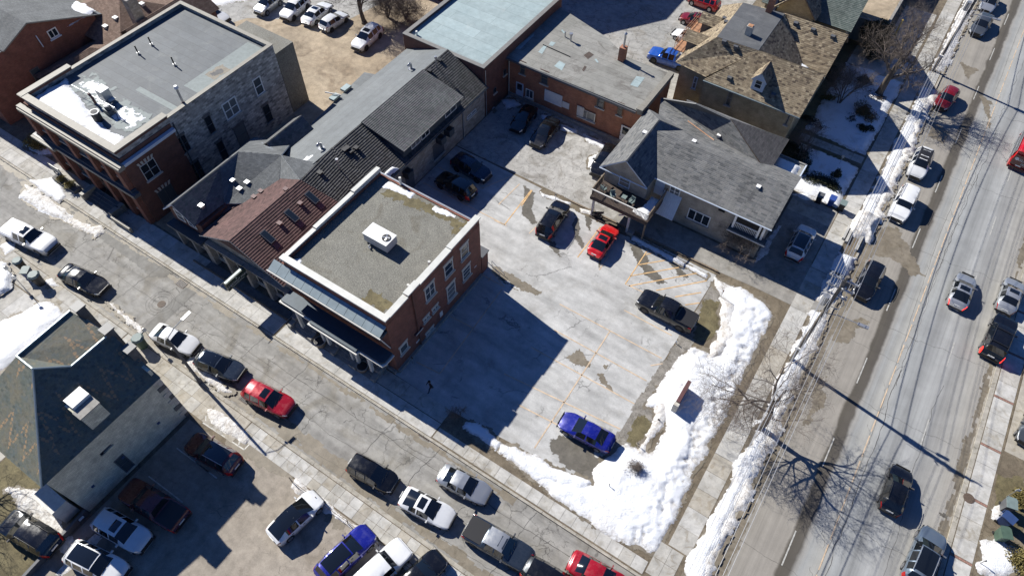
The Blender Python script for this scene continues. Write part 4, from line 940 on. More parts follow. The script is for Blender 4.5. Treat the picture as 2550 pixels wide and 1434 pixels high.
a = ATY(1438, 286, 54.97); b = MB(); wbox(b, w8, a[0]-.1, a[0]+.75, 0, .07, a[1], a[1]+1.3); b.obj('shutter_board', 'offwhite', B8)
a = ATY(1400, 262, 54.97); b = MB(); wbox(b, w8, a[0], a[0]+.9, .01, .05, a[1]-.2, a[1]+.6); b.obj('wall_notice', 'plate', B8)
a = ATY(1285, 239, 54.97); door(B8, w8, a[0], a[0]+1.0, .15, 2.35, 'bluewhite'); a = ATY(1541, 352, 54.97); door(B8, w8, a[0], a[0]+1.1, .15, 2.6, 'white')
for x in (-36.0, ): b = MB(); b.cyl((x, 54.88, .1), (x, 54.88, 5.0), .05); b.obj('downpipe', 'offwhite', B8)
c = G(1548, 150, 5.3); ybox('chimney', 'orangebrick', B8, c[0]-.35, c[0]+.35, c[1]-.35, c[1]+.35, 4.5, 7.0); b = MB(); b.cyl((c[0], c[1], 7.0), (c[0], c[1], 8.6), .12); b.cyl((c[0], c[1], 8.6), (c[0], c[1], 8.8), .2, .05); b.obj('chimney_flue', 'galv', B8)
c = G(1421, 101, 5.4)
b = MB(); b.cyl((*c, 5.3), (*c, 6.1), .1); b.cyl((*c, 6.1), (*c, 6.3), .22); b.obj('roof_vent', 'galv', B8); c = G(1407, 91, 5.4); b = MB(); b.cyl((*c, 5.3), (*c, 6.0), .08); b.obj('roof_vent', 'galv', B8)
b = MB(); P = G(1352, 112, 5.35); Q = G(1420, 142, 5.35); b.tube([(*P, 5.36), (*Q, 5.36)], .05); b.obj('roof_cable', 'black', B8)
ybox('base_plinth', 'stone', B8, -36.0, -19.6, 54.7, 54.94, 0, .55)
# ---------- 9. central red brick building, gravel roof
B9 = flat('gravel_roofed_brick_building', (-29, 25, 0), 'red brick building with tar and gravel flat roof and white edged parapets', -34.8, -23.6, 18.85, 31.5, 7.35, 7.45, 'redbrick', 'graveltop', None, .4)
ybox('parapet_wall', 'redbrick', B9, -34.4, -23.62, 18.87, 19.2, 7.45, 8.15); ybox('parapet_cap', 'capwhite', B9, -34.7, -23.5, 18.78, 19.34, 8.155, 8.3)
ybox('parapet_wall', 'redbrick', B9, -23.95, -23.62, 19.21, 31.48, 7.45, 8.1)
for (y0, y1, z) in [(19.36, 21.6, 8.24), (21.62, 23.1, 8.42), (23.12, 27.3, 8.24), (27.32, 31.55, 8.34)]: ybox('parapet_cap', 'capwhite', B9, -24.05, -23.48, y0, y1, z-.13, z)
ybox('parapet_wall', 'darkbrick', B9, -34.8, -34.45, 19.2, 31.3, 7.45, 7.75)
for (y0, y1, z) in [(18.9, 22.9, 7.9), (22.95, 27.8, 8.05), (27.85, 31.4, 8.2)]: ybox('parapet_cap', 'capwhite', B9, -34.92, -34.5, y0, y1, 7.76, z)
ybox('roof_edge', 'galv', B9, -34.7, -23.7, 31.4, 31.56, 7.4, 7.5)
wC = ('x', -23.6, 1)
for nb, ft, m in [((1148, 650), (1165, 600), (1, 2)), ((1108, 694), (1126, 643), (1, 2)), ((1061, 752), (1080, 697), (2, 2)), ((1153, 701), (1170, 654), (1, 3)), ((1115, 752), (1132, 696), (1, 3))]:
    pwin(B9, wC, nb, ft, frame='offwhite', fw=.1, mull=m, lintel='palestone', sill='palestone')
for nb, ft in [((1055, 804), (1068, 781)), ((1077, 779), (1090, 756)), ((1061, 838), (1079, 811))]: pwin(B9, wC, nb, ft, frame='offwhite', fw=.09, mull=(2, 1), lintel='palestone')
pwin(B9, wC, (998, 884), (1013, 847), frame='offwhite', fw=.1, mull=(1, 1), lintel='palestone')
b = MB(); b.box(-23.6, -23.35, 18.9, 31.4, 0, .45); b.obj('stone_plinth', 'stone', B9)
b = MB(); b.box(-34.2, -23.6, 18.6, 18.84, 0, .45); b.obj('stone_plinth', 'stone', B9)
b = MB(); b.cyl((-23.5, 22.05, .4), (-23.5, 22.05, 8.2), .07); b.obj('downpipe', 'darkbrick', B9)
a = ATX(1031, 835, -23.6); c = ATX(1049.5, 812, -23.6); b = MB(); wbox(b, wC, a[0], c[0], .0, .22, a[1], c[1]); s9 = b.obj('wall_sign', 'plum', B9)
b = MB(); wbox(b, wC, a[0]+.05, c[0]-.05, .22, .23, a[1]+.04, (a[1]+c[1])/2+.1); b.obj('sign_face', 'plate', s9)
for nb, ft in [((1036.5, 855), (1046.5, 840)), ((1096, 790), (1101, 772)), ((1181, 667), (1186, 660))]:
    a = ATX(*nb, -23.6); c = ATX(*ft, -23.6); b = MB(); wbox(b, wC, a[0], c[0], .0, .04, a[1], c[1]); b.obj('wall_notice', 'plate', B9)
# metal clad front cornice: separate panels, and gutter
n = 13
for i in range(n):
    x0 = -35.6+i*(12.0/n); x1 = x0+12.0/n-.03; b = MB()
    A = [(x0, 17.95, 6.95), (x1, 17.95, 6.95), (x1, 18.84, 7.4), (x0, 18.84, 7.4)]
    b.v = A+[(p[0], p[1], p[2]-.1) for p in A]; b.f = [(0, 1, 2, 3), (7, 6, 5, 4), (0, 4, 5, 1), (1, 5, 6, 2), (2, 6, 7, 3), (3, 7, 4, 0)]; b.m = [0]*6; b.obj('canopy_panel', 'zinc', B9)
ybox('canopy_fascia', 'darkmetal', B9, -35.6, -23.6, 17.98, 18.8, 6.6, 6.84)
b = MB(); b.tube([(-35.7, 17.9, 6.86), (-23.5, 17.9, 6.86)], .07); b.obj('gutter', 'offwhite', B9)
b = MB(); b.tube([(-23.5, 17.9, 6.86), (-23.5, 18.0, 6.6), (-23.62, 18.75, 4.3)], .05); b.obj('downpipe', 'offwhite', B9)
# porch roof
por = [(-34.6, 17.35), (-31.0, 17.35), (-31.0, 17.0), (-25.9, 17.0), (-25.9, 17.3), (-23.5, 17.3), (-23.3, 17.6), (-23.3, 18.58), (-34.6, 18.58)]
b = MB(); b.prism(por, 3.85, 4.05); b.obj('porch_roof', 'darkmetal', B9)
b = MB(); b.prism([(-34.75, 17.2), (-31.15, 17.2), (-31.15, 16.85), (-25.75, 16.85), (-25.75, 17.15), (-23.3, 17.15), (-23.15, 17.5), (-23.15, 18.57), (-34.75, 18.57)], 3.7, 3.84); b.obj('porch_gutter', 'offwhite', B9)
for x in (-33.2, -30.6, -30.0, -27.3, -26.7, -25.2): ybox('column', 'offwhite', B9, x-.13, x+.13, 17.4, 17.66, .75, 3.69)
window(B9, ('y', 18.58, -1), -30.0, -28.0, 1.2, 2.9, frame='offwhite', mull=(2, 1)); window(B9, ('y', 18.58, -1), -26.0, -24.4, 1.2, 2.9, frame='offwhite', mull=(2, 1)); window(B9, ('y', 18.58, -1), -33.0, -31.6, 1.2, 2.9, frame='offwhite', mull=(2, 1))
door(B9, ('y', 18.58, -1), -31.2, -30.2, .7, 3.0, 'darkwood'); door(B9, ('y', 18.58, -1), -27.6, -26.5, .7, 3.0, 'darkwood')
for x in (-34.2, -29.1, -27.0):    # stoops with side blocks
    for i in range(4): b = MB(); b.box(x, x+2.0, 16.95+i*.36, 17.3+i*.36, .11, .11+(i+1)*.15); b.obj('step', 'stone', B9)
    for dx in (-.42, 2.02):
        ybox('stoop_block', 'stone', B9, x+dx, x+dx+.4, 16.9, 17.6, .11, .62); ybox('stoop_block', 'stone', B9, x+dx, x+dx+.4, 17.62, 18.5, .11, .95)
ybox('rear_porch', 'redbrick', B9, -24.9, -23.6, 31.58, 32.6, 0, 2.5); ybox('rear_porch_roof', 'steelgrey', B9, -25.0, -23.5, 31.58, 32.7, 2.52, 2.66)
# ---------- 10. beige house with balcony
B10 = empty('beige_house', (-10, 52, 0), 'beige rendered house with grey shingled roofs and a raised timber balcony beside the driveway', 'house')
walls(B10, rect(-14.3, -2.75, 47.9, 55), 0, 4.95, 'beigewall'); walls(B10, rect(-18.9, -14.3, 46.3, 54.5), 0, 5.0, 'beigewall'); walls(B10, rect(-14.2, -5.9, 55, 59.2), 0, 4.9, 'beigewall')
roof(B10, [[(-17, 47.4, 5.05), (-2.35, 47.4, 5.05), (-2.35, 51.4, 6.9), (-17, 51.4, 6.9)], [(-2.35, 55.3, 5.15), (-17, 55.3, 5.15), (-17, 51.4, 6.9), (-2.35, 51.4, 6.9)]], 'sh_grey', .17, base='bluewhite')
gable_wall(B10, ('x', -2.75, 1), 47.9, 55, 4.94, 51.4, 6.6, 'beigewall')
roof(B10, [[(-19.3, 56.0, 5.1), (-19.3, 45.7, 5.1), (-16.75, 45.7, 7.25), (-16.75, 52.6, 7.25)], [(-14.15, 45.7, 5.1), (-14.15, 55, 5.1), (-16.75, 52.6, 7.25), (-16.75, 45.7, 7.25)], [(-14.15, 55, 5.1), (-19.3, 56.0, 5.1), (-16.75, 52.6, 7.25)]], 'sh_grey', .17, base='bluewhite')
gable_wall(B10, ('y', 46.0, -1), -19.0, -14.4, 5.0, -16.75, 6.95, 'beigewall')
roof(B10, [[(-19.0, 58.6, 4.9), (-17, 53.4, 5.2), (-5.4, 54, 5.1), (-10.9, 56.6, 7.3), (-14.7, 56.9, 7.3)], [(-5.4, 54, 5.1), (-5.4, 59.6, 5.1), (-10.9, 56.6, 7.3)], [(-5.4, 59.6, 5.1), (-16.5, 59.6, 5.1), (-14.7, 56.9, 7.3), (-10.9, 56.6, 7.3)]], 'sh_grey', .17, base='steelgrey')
roof(B10, [[(-5.25, 53.9, 5.16), (-5.25, 59.7, 5.16), (-10.9, 56.6, 7.36)]], 'sh_shaded', .15, name='shaded_hip')  # east hip face laid again in darker shingles, its shade put into the colour
w10 = ('y', 47.9, -1)
pwin(B10, w10, (1712, 551), (1768, 547), frame='white', fw=.09, mull=(3, 1)) if False else window(B10, w10, -10.2, -7.9, 1.35, 2.75, frame='white', fw=.1, mull=(3, 1), sill='stone')
window(B10, w10, -12.6, -11.5, 3.35, 4.5, frame='white', fw=.09, mull=(2, 2), sill='white'); window(B10, w10, -7.4, -7.0, 4.3, 4.6, frame='black', fw=.04, mull=(1, 1), sill='black')
# slanted white corrugated awning, one part per rib sheet
for i in range(9):
    x0 = -13.05+i*.21; b = MB(); A = [(x0, 47.86, 3.6), (x0+.2, 47.86, 3.6), (x0+.2+.12, 46.1, 2.0), (x0+.12, 46.1, 2.0)]
    b.v = A+[(p[0], p[1], p[2]-.05) for p in A]; b.f = [(3, 2, 1, 0), (4, 5, 6, 7), (0, 1, 5, 4), (1, 2, 6, 5), (2, 3, 7, 6), (3, 0, 4, 7)]; b.m = [0]*6; b.obj('awning_panel', 'white', B10)
door(B10, w10, -14.1, -13.15, 2.65, 4.7, 'bluewhite', light=False)
# upper porch at the street end: flat black panel painted as the recess's shade
b = MB(); wbox(b, w10, -5.6, -3.1, .0, .03, 3.3, 4.85); pr = b.obj('porch_shade_panel', 'black', B10)
ybox('porch_skirt_roof', 'darkmetal', B10, -6.0, -2.3, 47.2, 47.88, 2.95, 3.12); ybox('porch_skirt_trim', 'offwhite', B10, -6.05, -2.25, 47.12, 47.2, 2.9, 3.0)
for x in (-5.7, -3.3, -2.9): ybox('porch_column', 'white', B10, x-.1, x+.1, 47.5, 47.7, 3.13, 4.9)
for i in range(14): ybox('baluster', 'white', B10, -5.5+i*.155, -5.46+i*.155, 47.56, 47.6, 3.2, 3.85)
ybox('porch_rail', 'white', B10, -5.6, -3.4, 47.53, 47.63, 3.86, 3.93)
b = MB(); b.tube([(-3.4, 47.82, 2.9), (-3.3, 47.8, .3)], .05); b.obj('downpipe', 'offwhite', B10)
b = MB(); b.tube([(-17, 47.35, 5.0), (-2.3, 47.35, 5.0)], .06); b.obj('gutter', 'bluewhite', B10); b = MB(); b.tube([(-19.3, 45.62, 5.05), (-14.1, 45.62, 5.05)], .06); b.obj('gutter', 'bluewhite', B10)
ybox('flat_annexe', 'mem_old', B10, -5.85, -2.7, 55.2, 58.8, 0, 3.6); ybox('annexe_trim', 'stone', B10, -5.9, -2.6, 58.8, 58.95, 3.4, 3.75); ybox('annexe_trim', 'bluewhite', B10, -2.68, -2.55, 55.2, 58.9, 3.4, 3.75)
sn = blob('annexe_snow', rect(-5.5, -3.0, 55.5, 58.5), .28, 'snow', z=3.6, res=.15, rag=.12, seed=9, fall=.4, lump=.15, parent=B10)
for (u, v) in [(1605, 332), (1728, 354), (1790, 339), (1888, 467)]:
    VENTS.append((u, v, B10, 'offwhite', .16, .16))
# wing window + balcony
w11 = ('y', 46.3, -1); window(B10, w11, -17.3, -16.1, 3.3, 4.5, frame='bluewhite', fw=.09, mull=(1, 2), sill='stone')
bal = MB(); bal.box(-18.9, -12.8, 43.7, 46.25, 2.75, 2.95); bal.obj('balcony_deck', 'darkwood', B10)
b = MB(); b.box(-18.95, -12.75, 43.6, 43.69, 2.6, 2.97); b.box(-12.8, -12.71, 43.7, 47.8, 2.6, 2.97); b.box(-18.97, -18.91, 43.7, 46.2, 2.6, 2.97); b.obj('balcony_fascia', 'darkwood', B10)
ybox('balcony_rail', 'offwhite', B10, -18.95, -12.75, 43.6, 43.72, 3.92, 4.0); ybox('balcony_rail', 'wood', B10, -12.82, -12.72, 43.73, 47.8, 3.92, 4.0); ybox('balcony_rail', 'wood', B10, -18.95, -18.85, 43.73, 46.2, 3.92, 4.0)
bm = MB(); bm.box(-.022, .022, -.022, .022, 0, .92); mb_ = bm.mesh('baluster', 'wood')
def balu(x, y):
    o = bpy.data.objects.new('baluster', mb_); COL.objects.link(o); o.location = (x, y, 2.98); o.parent = B10; o.matrix_parent_inverse = world_of(B10).inverted()
for i in range(44): balu(-18.8+i*.139, 43.66)
for i in range(27): balu(-12.77, 43.85+i*.147)
for i in range(15): balu(-18.9, 43.85+i*.15)
for (x, y) in [(-18.6, 43.9), (-14.6, 43.9)]: ybox('balcony_post', 'offwhite', B10, x-.1, x+.1, y-.1, y+.1, .1, 2.74)
ybox('balcony_post', 'wood', B10, -12.95, -12.8, 43.75, 43.9, .1, 2.74)
b = MB(); b.obox((-15.2, 43.9, 2.3), (.55, 0, .4), (0, .05, 0), (.03, 0, -.05)); b.obj('brace', 'offwhite', B10)
sn = blob('balcony_snow', [(-14.6, 44.2), (-12.95, 43.9), (-12.95, 47.0), (-13.8, 46.8), (-14.0, 45.2)], .16, 'snow', z=2.95, res=.12, rag=.15, seed=19, fall=.3, parent=B10)
# ---------- 11. yellow brick house with deck roof
B11 = empty('yellow_brick_house', (-12, 68, 0), 'large buff brick house with tan and brown shingled hip roofs round a flat charcoal deck', 'house')
walls(B11, rect(-19.3, -16.1, 63.8, 74), 0, 5.9, 'yellowbrick'); walls(B11, rect(-16.1, -6.0, 63.0, 69.2), 0, 5.9, 'yellowbrick'); walls(B11, rect(-16.1, -6.0, 70.9, 79), 0, 5.9, 'yellowbrick'); walls(B11, rect(-16.1, -10.5, 69.2, 70.9), 0, 5.9, 'yellowbrick')
zd = 9.2; A = (-16.75, 65.5, zd); Bp = (-12.2, 65.75, zd); Cp = (-12.3, 73.6, zd); D = (-16.9, 73.0, zd)
roof(B11, [[(-19.9, 63.5, 6), (-16.1, 63.0, 6), Bp, A], [(-16.1, 62.5, 6), (-5.4, 62.4, 6), (-5.2, 65.9, 9.15), Bp], [(-19.9, 76.5, 6), (-19.9, 63.5, 6), A, D], [(-5.4, 69.9, 6), (-9.2, 69.9, 6), (-12.2, 65.9, 9.15), (-5.2, 65.9, 9.15)],
           [(-5.4, 70.2, 6), (-5.3, 73.9, 9.15), (-12.2, 73.9, 9.15), (-9.2, 70.1, 6)], [(-5.3, 77.8, 6), (-16, 77.8, 6), (-12.2, 73.9, 9.15), (-5.3, 73.9, 9.15)], [Bp, (-7.6, 70.0, 6.05), Cp], [D, Cp, (-12.2, 77.8, 6), (-19.9, 76.5, 6)]], 'sh_brown', .2, t=.03, base='wood')
dk = MB(); dk.prism([A[:2], Bp[:2], Cp[:2], D[:2]], 9.0, 9.24); dk.obj('deck_roof', 'deckroof', B11)
gable_wall(B11, ('x', -6.0, 1), 63.0, 69.2, 5.9, 65.9, 8.7, 'yellowbrick'); gable_wall(B11, ('x', -6.0, 1), 70.9, 77.2, 5.9, 73.9, 8.7, 'yellowbrick')
ybox('gutter', 'zinc', B11, -9.0, -5.4, 69.85, 70.2, 5.85, 6.0); ybox('gutter', 'zinc', B11, -16.1, -5.4, 62.3, 62.45, 5.86, 5.98)
w12 = ('y', 63.0, -1); w12a = ('y', 63.8, -1)
pwin(B11, w12a, (1722, 219), (1739, 194), frame='bluewhite', fw=.09, mull=(1, 2), sill='palestone'); pwin(B11, w12, (1805, 260), (1829, 228), frame='stone', fw=.09, mull=(1, 2), sill='palestone', lintel='palestone'); pwin(B11, w12, (1953, 310), (1972, 283), frame='stone', fw=.09, mull=(1, 2), sill='palestone')
# dormer
b = MB(); dx = -10.6
b.prism(rect(dx-.65, dx+.65, 63.1, 65.2), 6.3, 8.0); b.obj('dormer_wall', 'bluewhite', B11); gable_wall(B11, ('y', 63.1, -1), dx-.65, dx+.65, 8.0, dx, 8.75, 'bluewhite')
roof(B11, gable_faces(dx-.85, dx+.85, 62.9, 66.4, 7.85, 8.85, 'y'), 'sh_brown', .2, name='dormer_roof', base='bluewhite'); window(B11, ('y', 63.1, -1), dx-.38, dx+.38, 6.9, 7.9, frame='white', fw=.07, mull=(1, 2), sill=None)
# dormer stubs with a fire escape balcony on the west slope
for y in (66.6, 70.6): roof(B11, gable_faces(-20.4, -17.2, y-1.0, y+1.0, 7.4, 8.2, 'x'), 'sh_brown', .2, name='dormer_roof'); 
for y in (66.6, 70.6): ybox('dormer_wall', 'steelgrey', B11, -19.9, -17.4, y-.8, y+.8, 6.2, 7.4)
b = MB(); 
for z in (6.4, 6.9, 7.4): b.tube([(-21.0, 65.3, z), (-21.0, 71.6, z)], .03)
for y in np.arange(65.3, 71.7, .7): b.tube([(-21.0, y, 6.2), (-21.0, y, 7.4)], .025)
b.box(-21.0, -19.9, 65.3, 71.6, 6.1, 6.2); b.obj('fire_escape', 'copper', B11)
for (x, y, h) in [(-14.2, 67.8, 1.0), (-13.9, 73.0, 1.6)]:
    ybox('chimney', 'palestone' if y < 70 else 'orangebrick', B11, x-.32, x+.32, y-.32, y+.32, 9.24, 9.24+h); ybox('chimney_cap', 'copper', B11, x-.25, x+.25, y-.25, y+.25, 9.245+h, 9.3+h)
for (u, v) in [(1803, 105), (1832, 118), (1816, 196), (1925, 238), (1981, 60), (2024, 76), (2073, 93), (1804, 48), (1808, 57)]:
    VENTS.append((u, v, B11, 'steelgrey', .19, .17))
sn = blob('roof_snow', [(-9.0, 69.5), (-7.4, 69.7), (-7.2, 70.4), (-8.6, 70.7)], .3, 'snow', z=6.2, res=.12, rag=.2, seed=29, fall=.3, parent=B11)
# ---------- 12. green shingled house beyond, top edge
B12 = empty('green_roofed_house', (-10, 84, 0), 'pale brick house with green grey shingled gables at the top edge', 'house')
walls(B12, rect(-16, -6.2, 80.4, 90), 0, 5.9, 'yellowbrick')
roof(B12, gable_faces(-16.4, -5.6, 79.8, 90.6, 6.0, 9.6, 'x'), 'sh_green', .2, t=.03, base='darkmetal'); gable_wall(B12, ('x', -6.2, 1), 80.4, 90, 5.9, 85.2, 9.1, 'yellowbrick')
roof(B12, gable_faces(-14.6, -9.6, 78.6, 85.5, 6.6, 9.3, 'y'), 'sh_brown', .2, base='wood'); gable_wall(B12, ('y', 79.2, -1), -14.2, -10.0, 6.6, -12.1, 8.9, 'yellowbrick'); walls(B12, rect(-14.2, -10, 79.2, 81), 0, 6.6, 'yellowbrick')
ybox('chimney', 'navybin', B12, -15.1, -14.4, 79.0, 79.7, 5, 10)
ybox('chimney_top', 'brickred', B12, -15.2, -14.3, 78.9, 79.8, 10.01, 10.15)
# ---------- 13. brown gravel topped shed at the top edge
B13 = flat('brown_flat_roofed_shed', (-4, 100, 0), 'low building with brown gravel flat roof at the top edge beside the pavement', -10, -2.6, 88.4, 108, 3.0, 3.1, 'stone', 'backlot', 'stone', .3)
b = MB(); b.cyl((-1.4, 92.2, .1), (-1.4, 92.2, 2.4), .12); tag(b.obj('yellow_bollard', plain('yellow_paint', c3(.6, .42, .08), .5)), 'yellow pipe bollard by the brown flat roofed building', 'bollard')
# ---------- 14. slate roofed stone building, lower left
B14 = empty('slate_roofed_stone_building', (-41, 1.4, 0), 'cream stone building with steep green grey slate roof banded with rust coloured slates', 'building')
walls(B14, rect(-44.2, -35.5, -3.5, 6.2), 0, 6.55, 'creamstone')
ap = (-39.84, 1.33, 10.8)
roof(B14, [[(-35.2, -3.8, 6.6), (-35.2, 6.3, 6.6), (-38.75, 6.3, 9.72), (-38.75, 3.0, 9.72), ap], [(-44.3, -3.8, 6.6), (-35.2, -3.8, 6.6), ap, (-41.6, 1.33, 10.8)]], 'slate', .2, t=.03, base='bluewhite')
roof(B14, [[(-41.6, 1.33, 10.8), ap, (-38.75, 3.0, 9.72), (-38.75, 6.2, 9.72), (-41.8, 5.75, 10.75)]], 'slate', .2, t=.006, base='slate', name='lit_slope')
roof(B14, [[(-44.5, 6.2, 6.6), (-44.3, -3.8, 6.6), (-41.6, 1.33, 10.8), (-41.8, 5.75, 10.75)]], 'slate', .2, t=.03, base='steelgrey', name='west_slope')
walls(B14, [(-41.8, 5.8), (-38.75, 5.8), (-38.75, 6.15), (-41.8, 6.15)], 6.5, 9.65, 'creamstone', 'gable_wall')
b = MB(); b.tube([ap, (-38.75, 3.0, 9.75), (-38.75, 6.3, 9.75)], .09, 6); b.tube([ap, (-35.2, -3.8, 6.65)], .08, 6); b.tube([ap, (-41.6, 1.33, 10.85), (-41.8, 5.75, 10.8)], .09, 6); b.obj('ridge_flashing', 'zinc', B14)
walls(B14, [(-38.7, 5.95), (-35.6, 5.95), (-35.6, 6.18), (-38.7, 6.18)], 6.55, 7.6, 'creamstone', 'north_parapet')
for (x, h) in [(-41.6, 4.4), (-38.9, 3.0), (-37.1, 1.0)]:
    ybox('parapet_turret', 'darkstone', B14, x-.32, x+.32, 5.95, 6.6, 6.9, 8.6+h*.5); ybox('turret_cap', 'steelgrey', B14, x-.4, x+.4, 5.88, 6.7, 8.61+h*.5, 8.75+h*.5)
for x in (-43.0, -40.5, -37.9): window(B14, ('y', 6.2, 1), x-.6, x+.6, 3.6, 5.9, frame='stone', fw=.1, mull=(2, 2), sill='palestone')
w14 = ('x', -35.5, 1)
pwin(B14, w14, (253, 1130), (247, 1081), frame='steelgrey', fw=.09, mull=(1, 2), sill='creamstone'); pwin(B14, w14, (314, 1176), (305, 1128), frame='steelgrey', fw=.09, mull=(1, 2), sill='creamstone')
for i in range(12):   # corner quoins
    ybox('quoin', 'darkstone' if i % 3 == 0 else 'palestone', B14, -36.0 if i % 2 else -36.4, -35.44, 5.6 if i % 2 else 5.9, 6.27, .1+i*.535, .6+i*.535)
c = (-36.6, 1.55); ybox('chimney', 'creamstone', B14, -37.4, -35.6, c[1]-.75, c[1]+.75, 6.6, 8.7); ybox('chimney_cap', 'stone', B14, -36.4, -35.5, c[1]-.8, c[1]+.8, 8.71, 8.8); ybox('chimney_top', 'white', B14, -37.5, -36.45, c[1]-.55, c[1]+.8, 8.71, 9.1)
ybox('stone_band', 'creamstone', B14, -35.49, -35.42, -.2, 2.6, 4.6, 6.5)
for (y, z) in [(4.1, 2.2), (.7, 2.2), (-2.0, 2.2)]:
    b = MB(); wbox(b, w14, y-.12, y+.12, 0, .05, z-.12, z+.12); b.obj('wall_anchor', 'navybin', B14)
b = MB(); wbox(b, w14, -.1, .12, 0, .12, 4.2, 4.5); b.obj('wall_box', 'black', B14)
sn = blob('gable_snow', [(-39.6, 4.9), (-39.0, 4.7), (-38.95, 6.0), (-39.5, 6.1)], .35, 'snow', z=9.5, res=.1, rag=.1, seed=39, fall=.2, parent=B14)
ybox('rear_porch', 'offwhite', B14, -38.6, -36.2, -5.0, -3.8, 0, 2.2); ybox('side_porch', 'offwhite', B14, -45.9, -44.25, .2, 2.6, 0, 4.2)
# ---------- 15. out-of-the-way blocks whose shadows or edges the picture shows
B15 = flat('graffiti_wall_building', (-57, 68, 0), 'low dark building with purple and orange graffiti behind the sandy lot', -61, -53.4, 65.6, 71, 2.9, 3.1, 'darkbrick', 'mem_grey', 'capgrey', .3)
for i, (x, mt) in enumerate([(-58.2, 'bluebin'), (-57.0, 'taillight'), (-55.8, 'copper')]):
    b = MB(); rs = np.random.RandomState(i)
    b.tube([(x+.5*math.cos(t*2+i)*rs.uniform(.6, 1), 65.56, 1.7+.9*math.sin(t*3+i)) for t in np.linspace(0, 5, 22)], .09, 4); b.obj('graffiti', mt, B15)
B16 = empty('tall_rear_building', (-50, 85, 0), 'tall brick block just beyond the top edge that shades the rear car park', 'building')
walls(B16, [(-66, 73.8), (-48.6, 73.8), (-43.2, 81.6), (-43.2, 104), (-66, 104)], 0, 12.6, 'darkbrick'); r16 = MB(); r16.prism([(-65.6, 74.2), (-48.9, 74.2), (-43.6, 81.9), (-43.6, 103.6), (-65.6, 103.6)], 12.605, 12.7); r16.obj('roof', 'mem_grey', B16)
# roof vents sit where their sight line meets the roof
bpy.context.view_layer.update(); _dg = bpy.context.evaluated_depsgraph_get()
def HIT(u, v):
    d = _ray(u, v); d = d/np.linalg.norm(d); h = SC.ray_cast(_dg, Vector((0, 0, CH)), Vector(d)); return h[1] if h[0] else Vector(G3(u, v, 0))
for (u, v, root, mt, rx, ry) in VENTS:
    p = HIT(u, v); b = MB(); b.box(p.x-rx, p.x+rx, p.y-ry, p.y+ry, p.z-.15, p.z+.17); f = b.obj('roof_vent', mt, root)
    b = MB(); b.box(p.x-rx-.05, p.x+rx+.05, p.y-ry-.05, p.y+ry+.05, p.z+.172, p.z+.2); b.obj('vent_cap', mt if mt != 'offwhite' else 'white', f)
for (u, v) in [(801, 370), (1024, 172)]:
    p = HIT(u, v); b = MB(); b.cyl((p.x, p.y, p.z-.05), (p.x, p.y, p.z+.06), .34, n=8); b.cyl((p.x, p.y, p.z), (p.x, p.y, p.z+.55), .15, n=12)
    b.tube([(p.x, p.y-.22+.22*math.cos(t), p.z+.55+.22*math.sin(t)) for t in np.linspace(0, 2.9, 8)], .14, 10); b.obj('gooseneck_vent', 'galv', B6)
for (u, v) in [(845, 422), (1087, 168)]:
    p = HIT(u, v); b = MB(); b.cyl(p, (p.x, p.y, p.z+1.1), .06, n=8); b.cyl((p.x, p.y, p.z+1.1), (p.x, p.y, p.z+1.35), .15, n=10); b.obj('vent_pipe', 'galv', B6)

b = MB(); pts = [HIT(1713+65*t, 302+48*t)+Vector((0, 0, .03)) for t in np.linspace(0, 1, 7)]; b.tube(pts, .06, 4); b.obj('copper_valley', 'copper', B10)
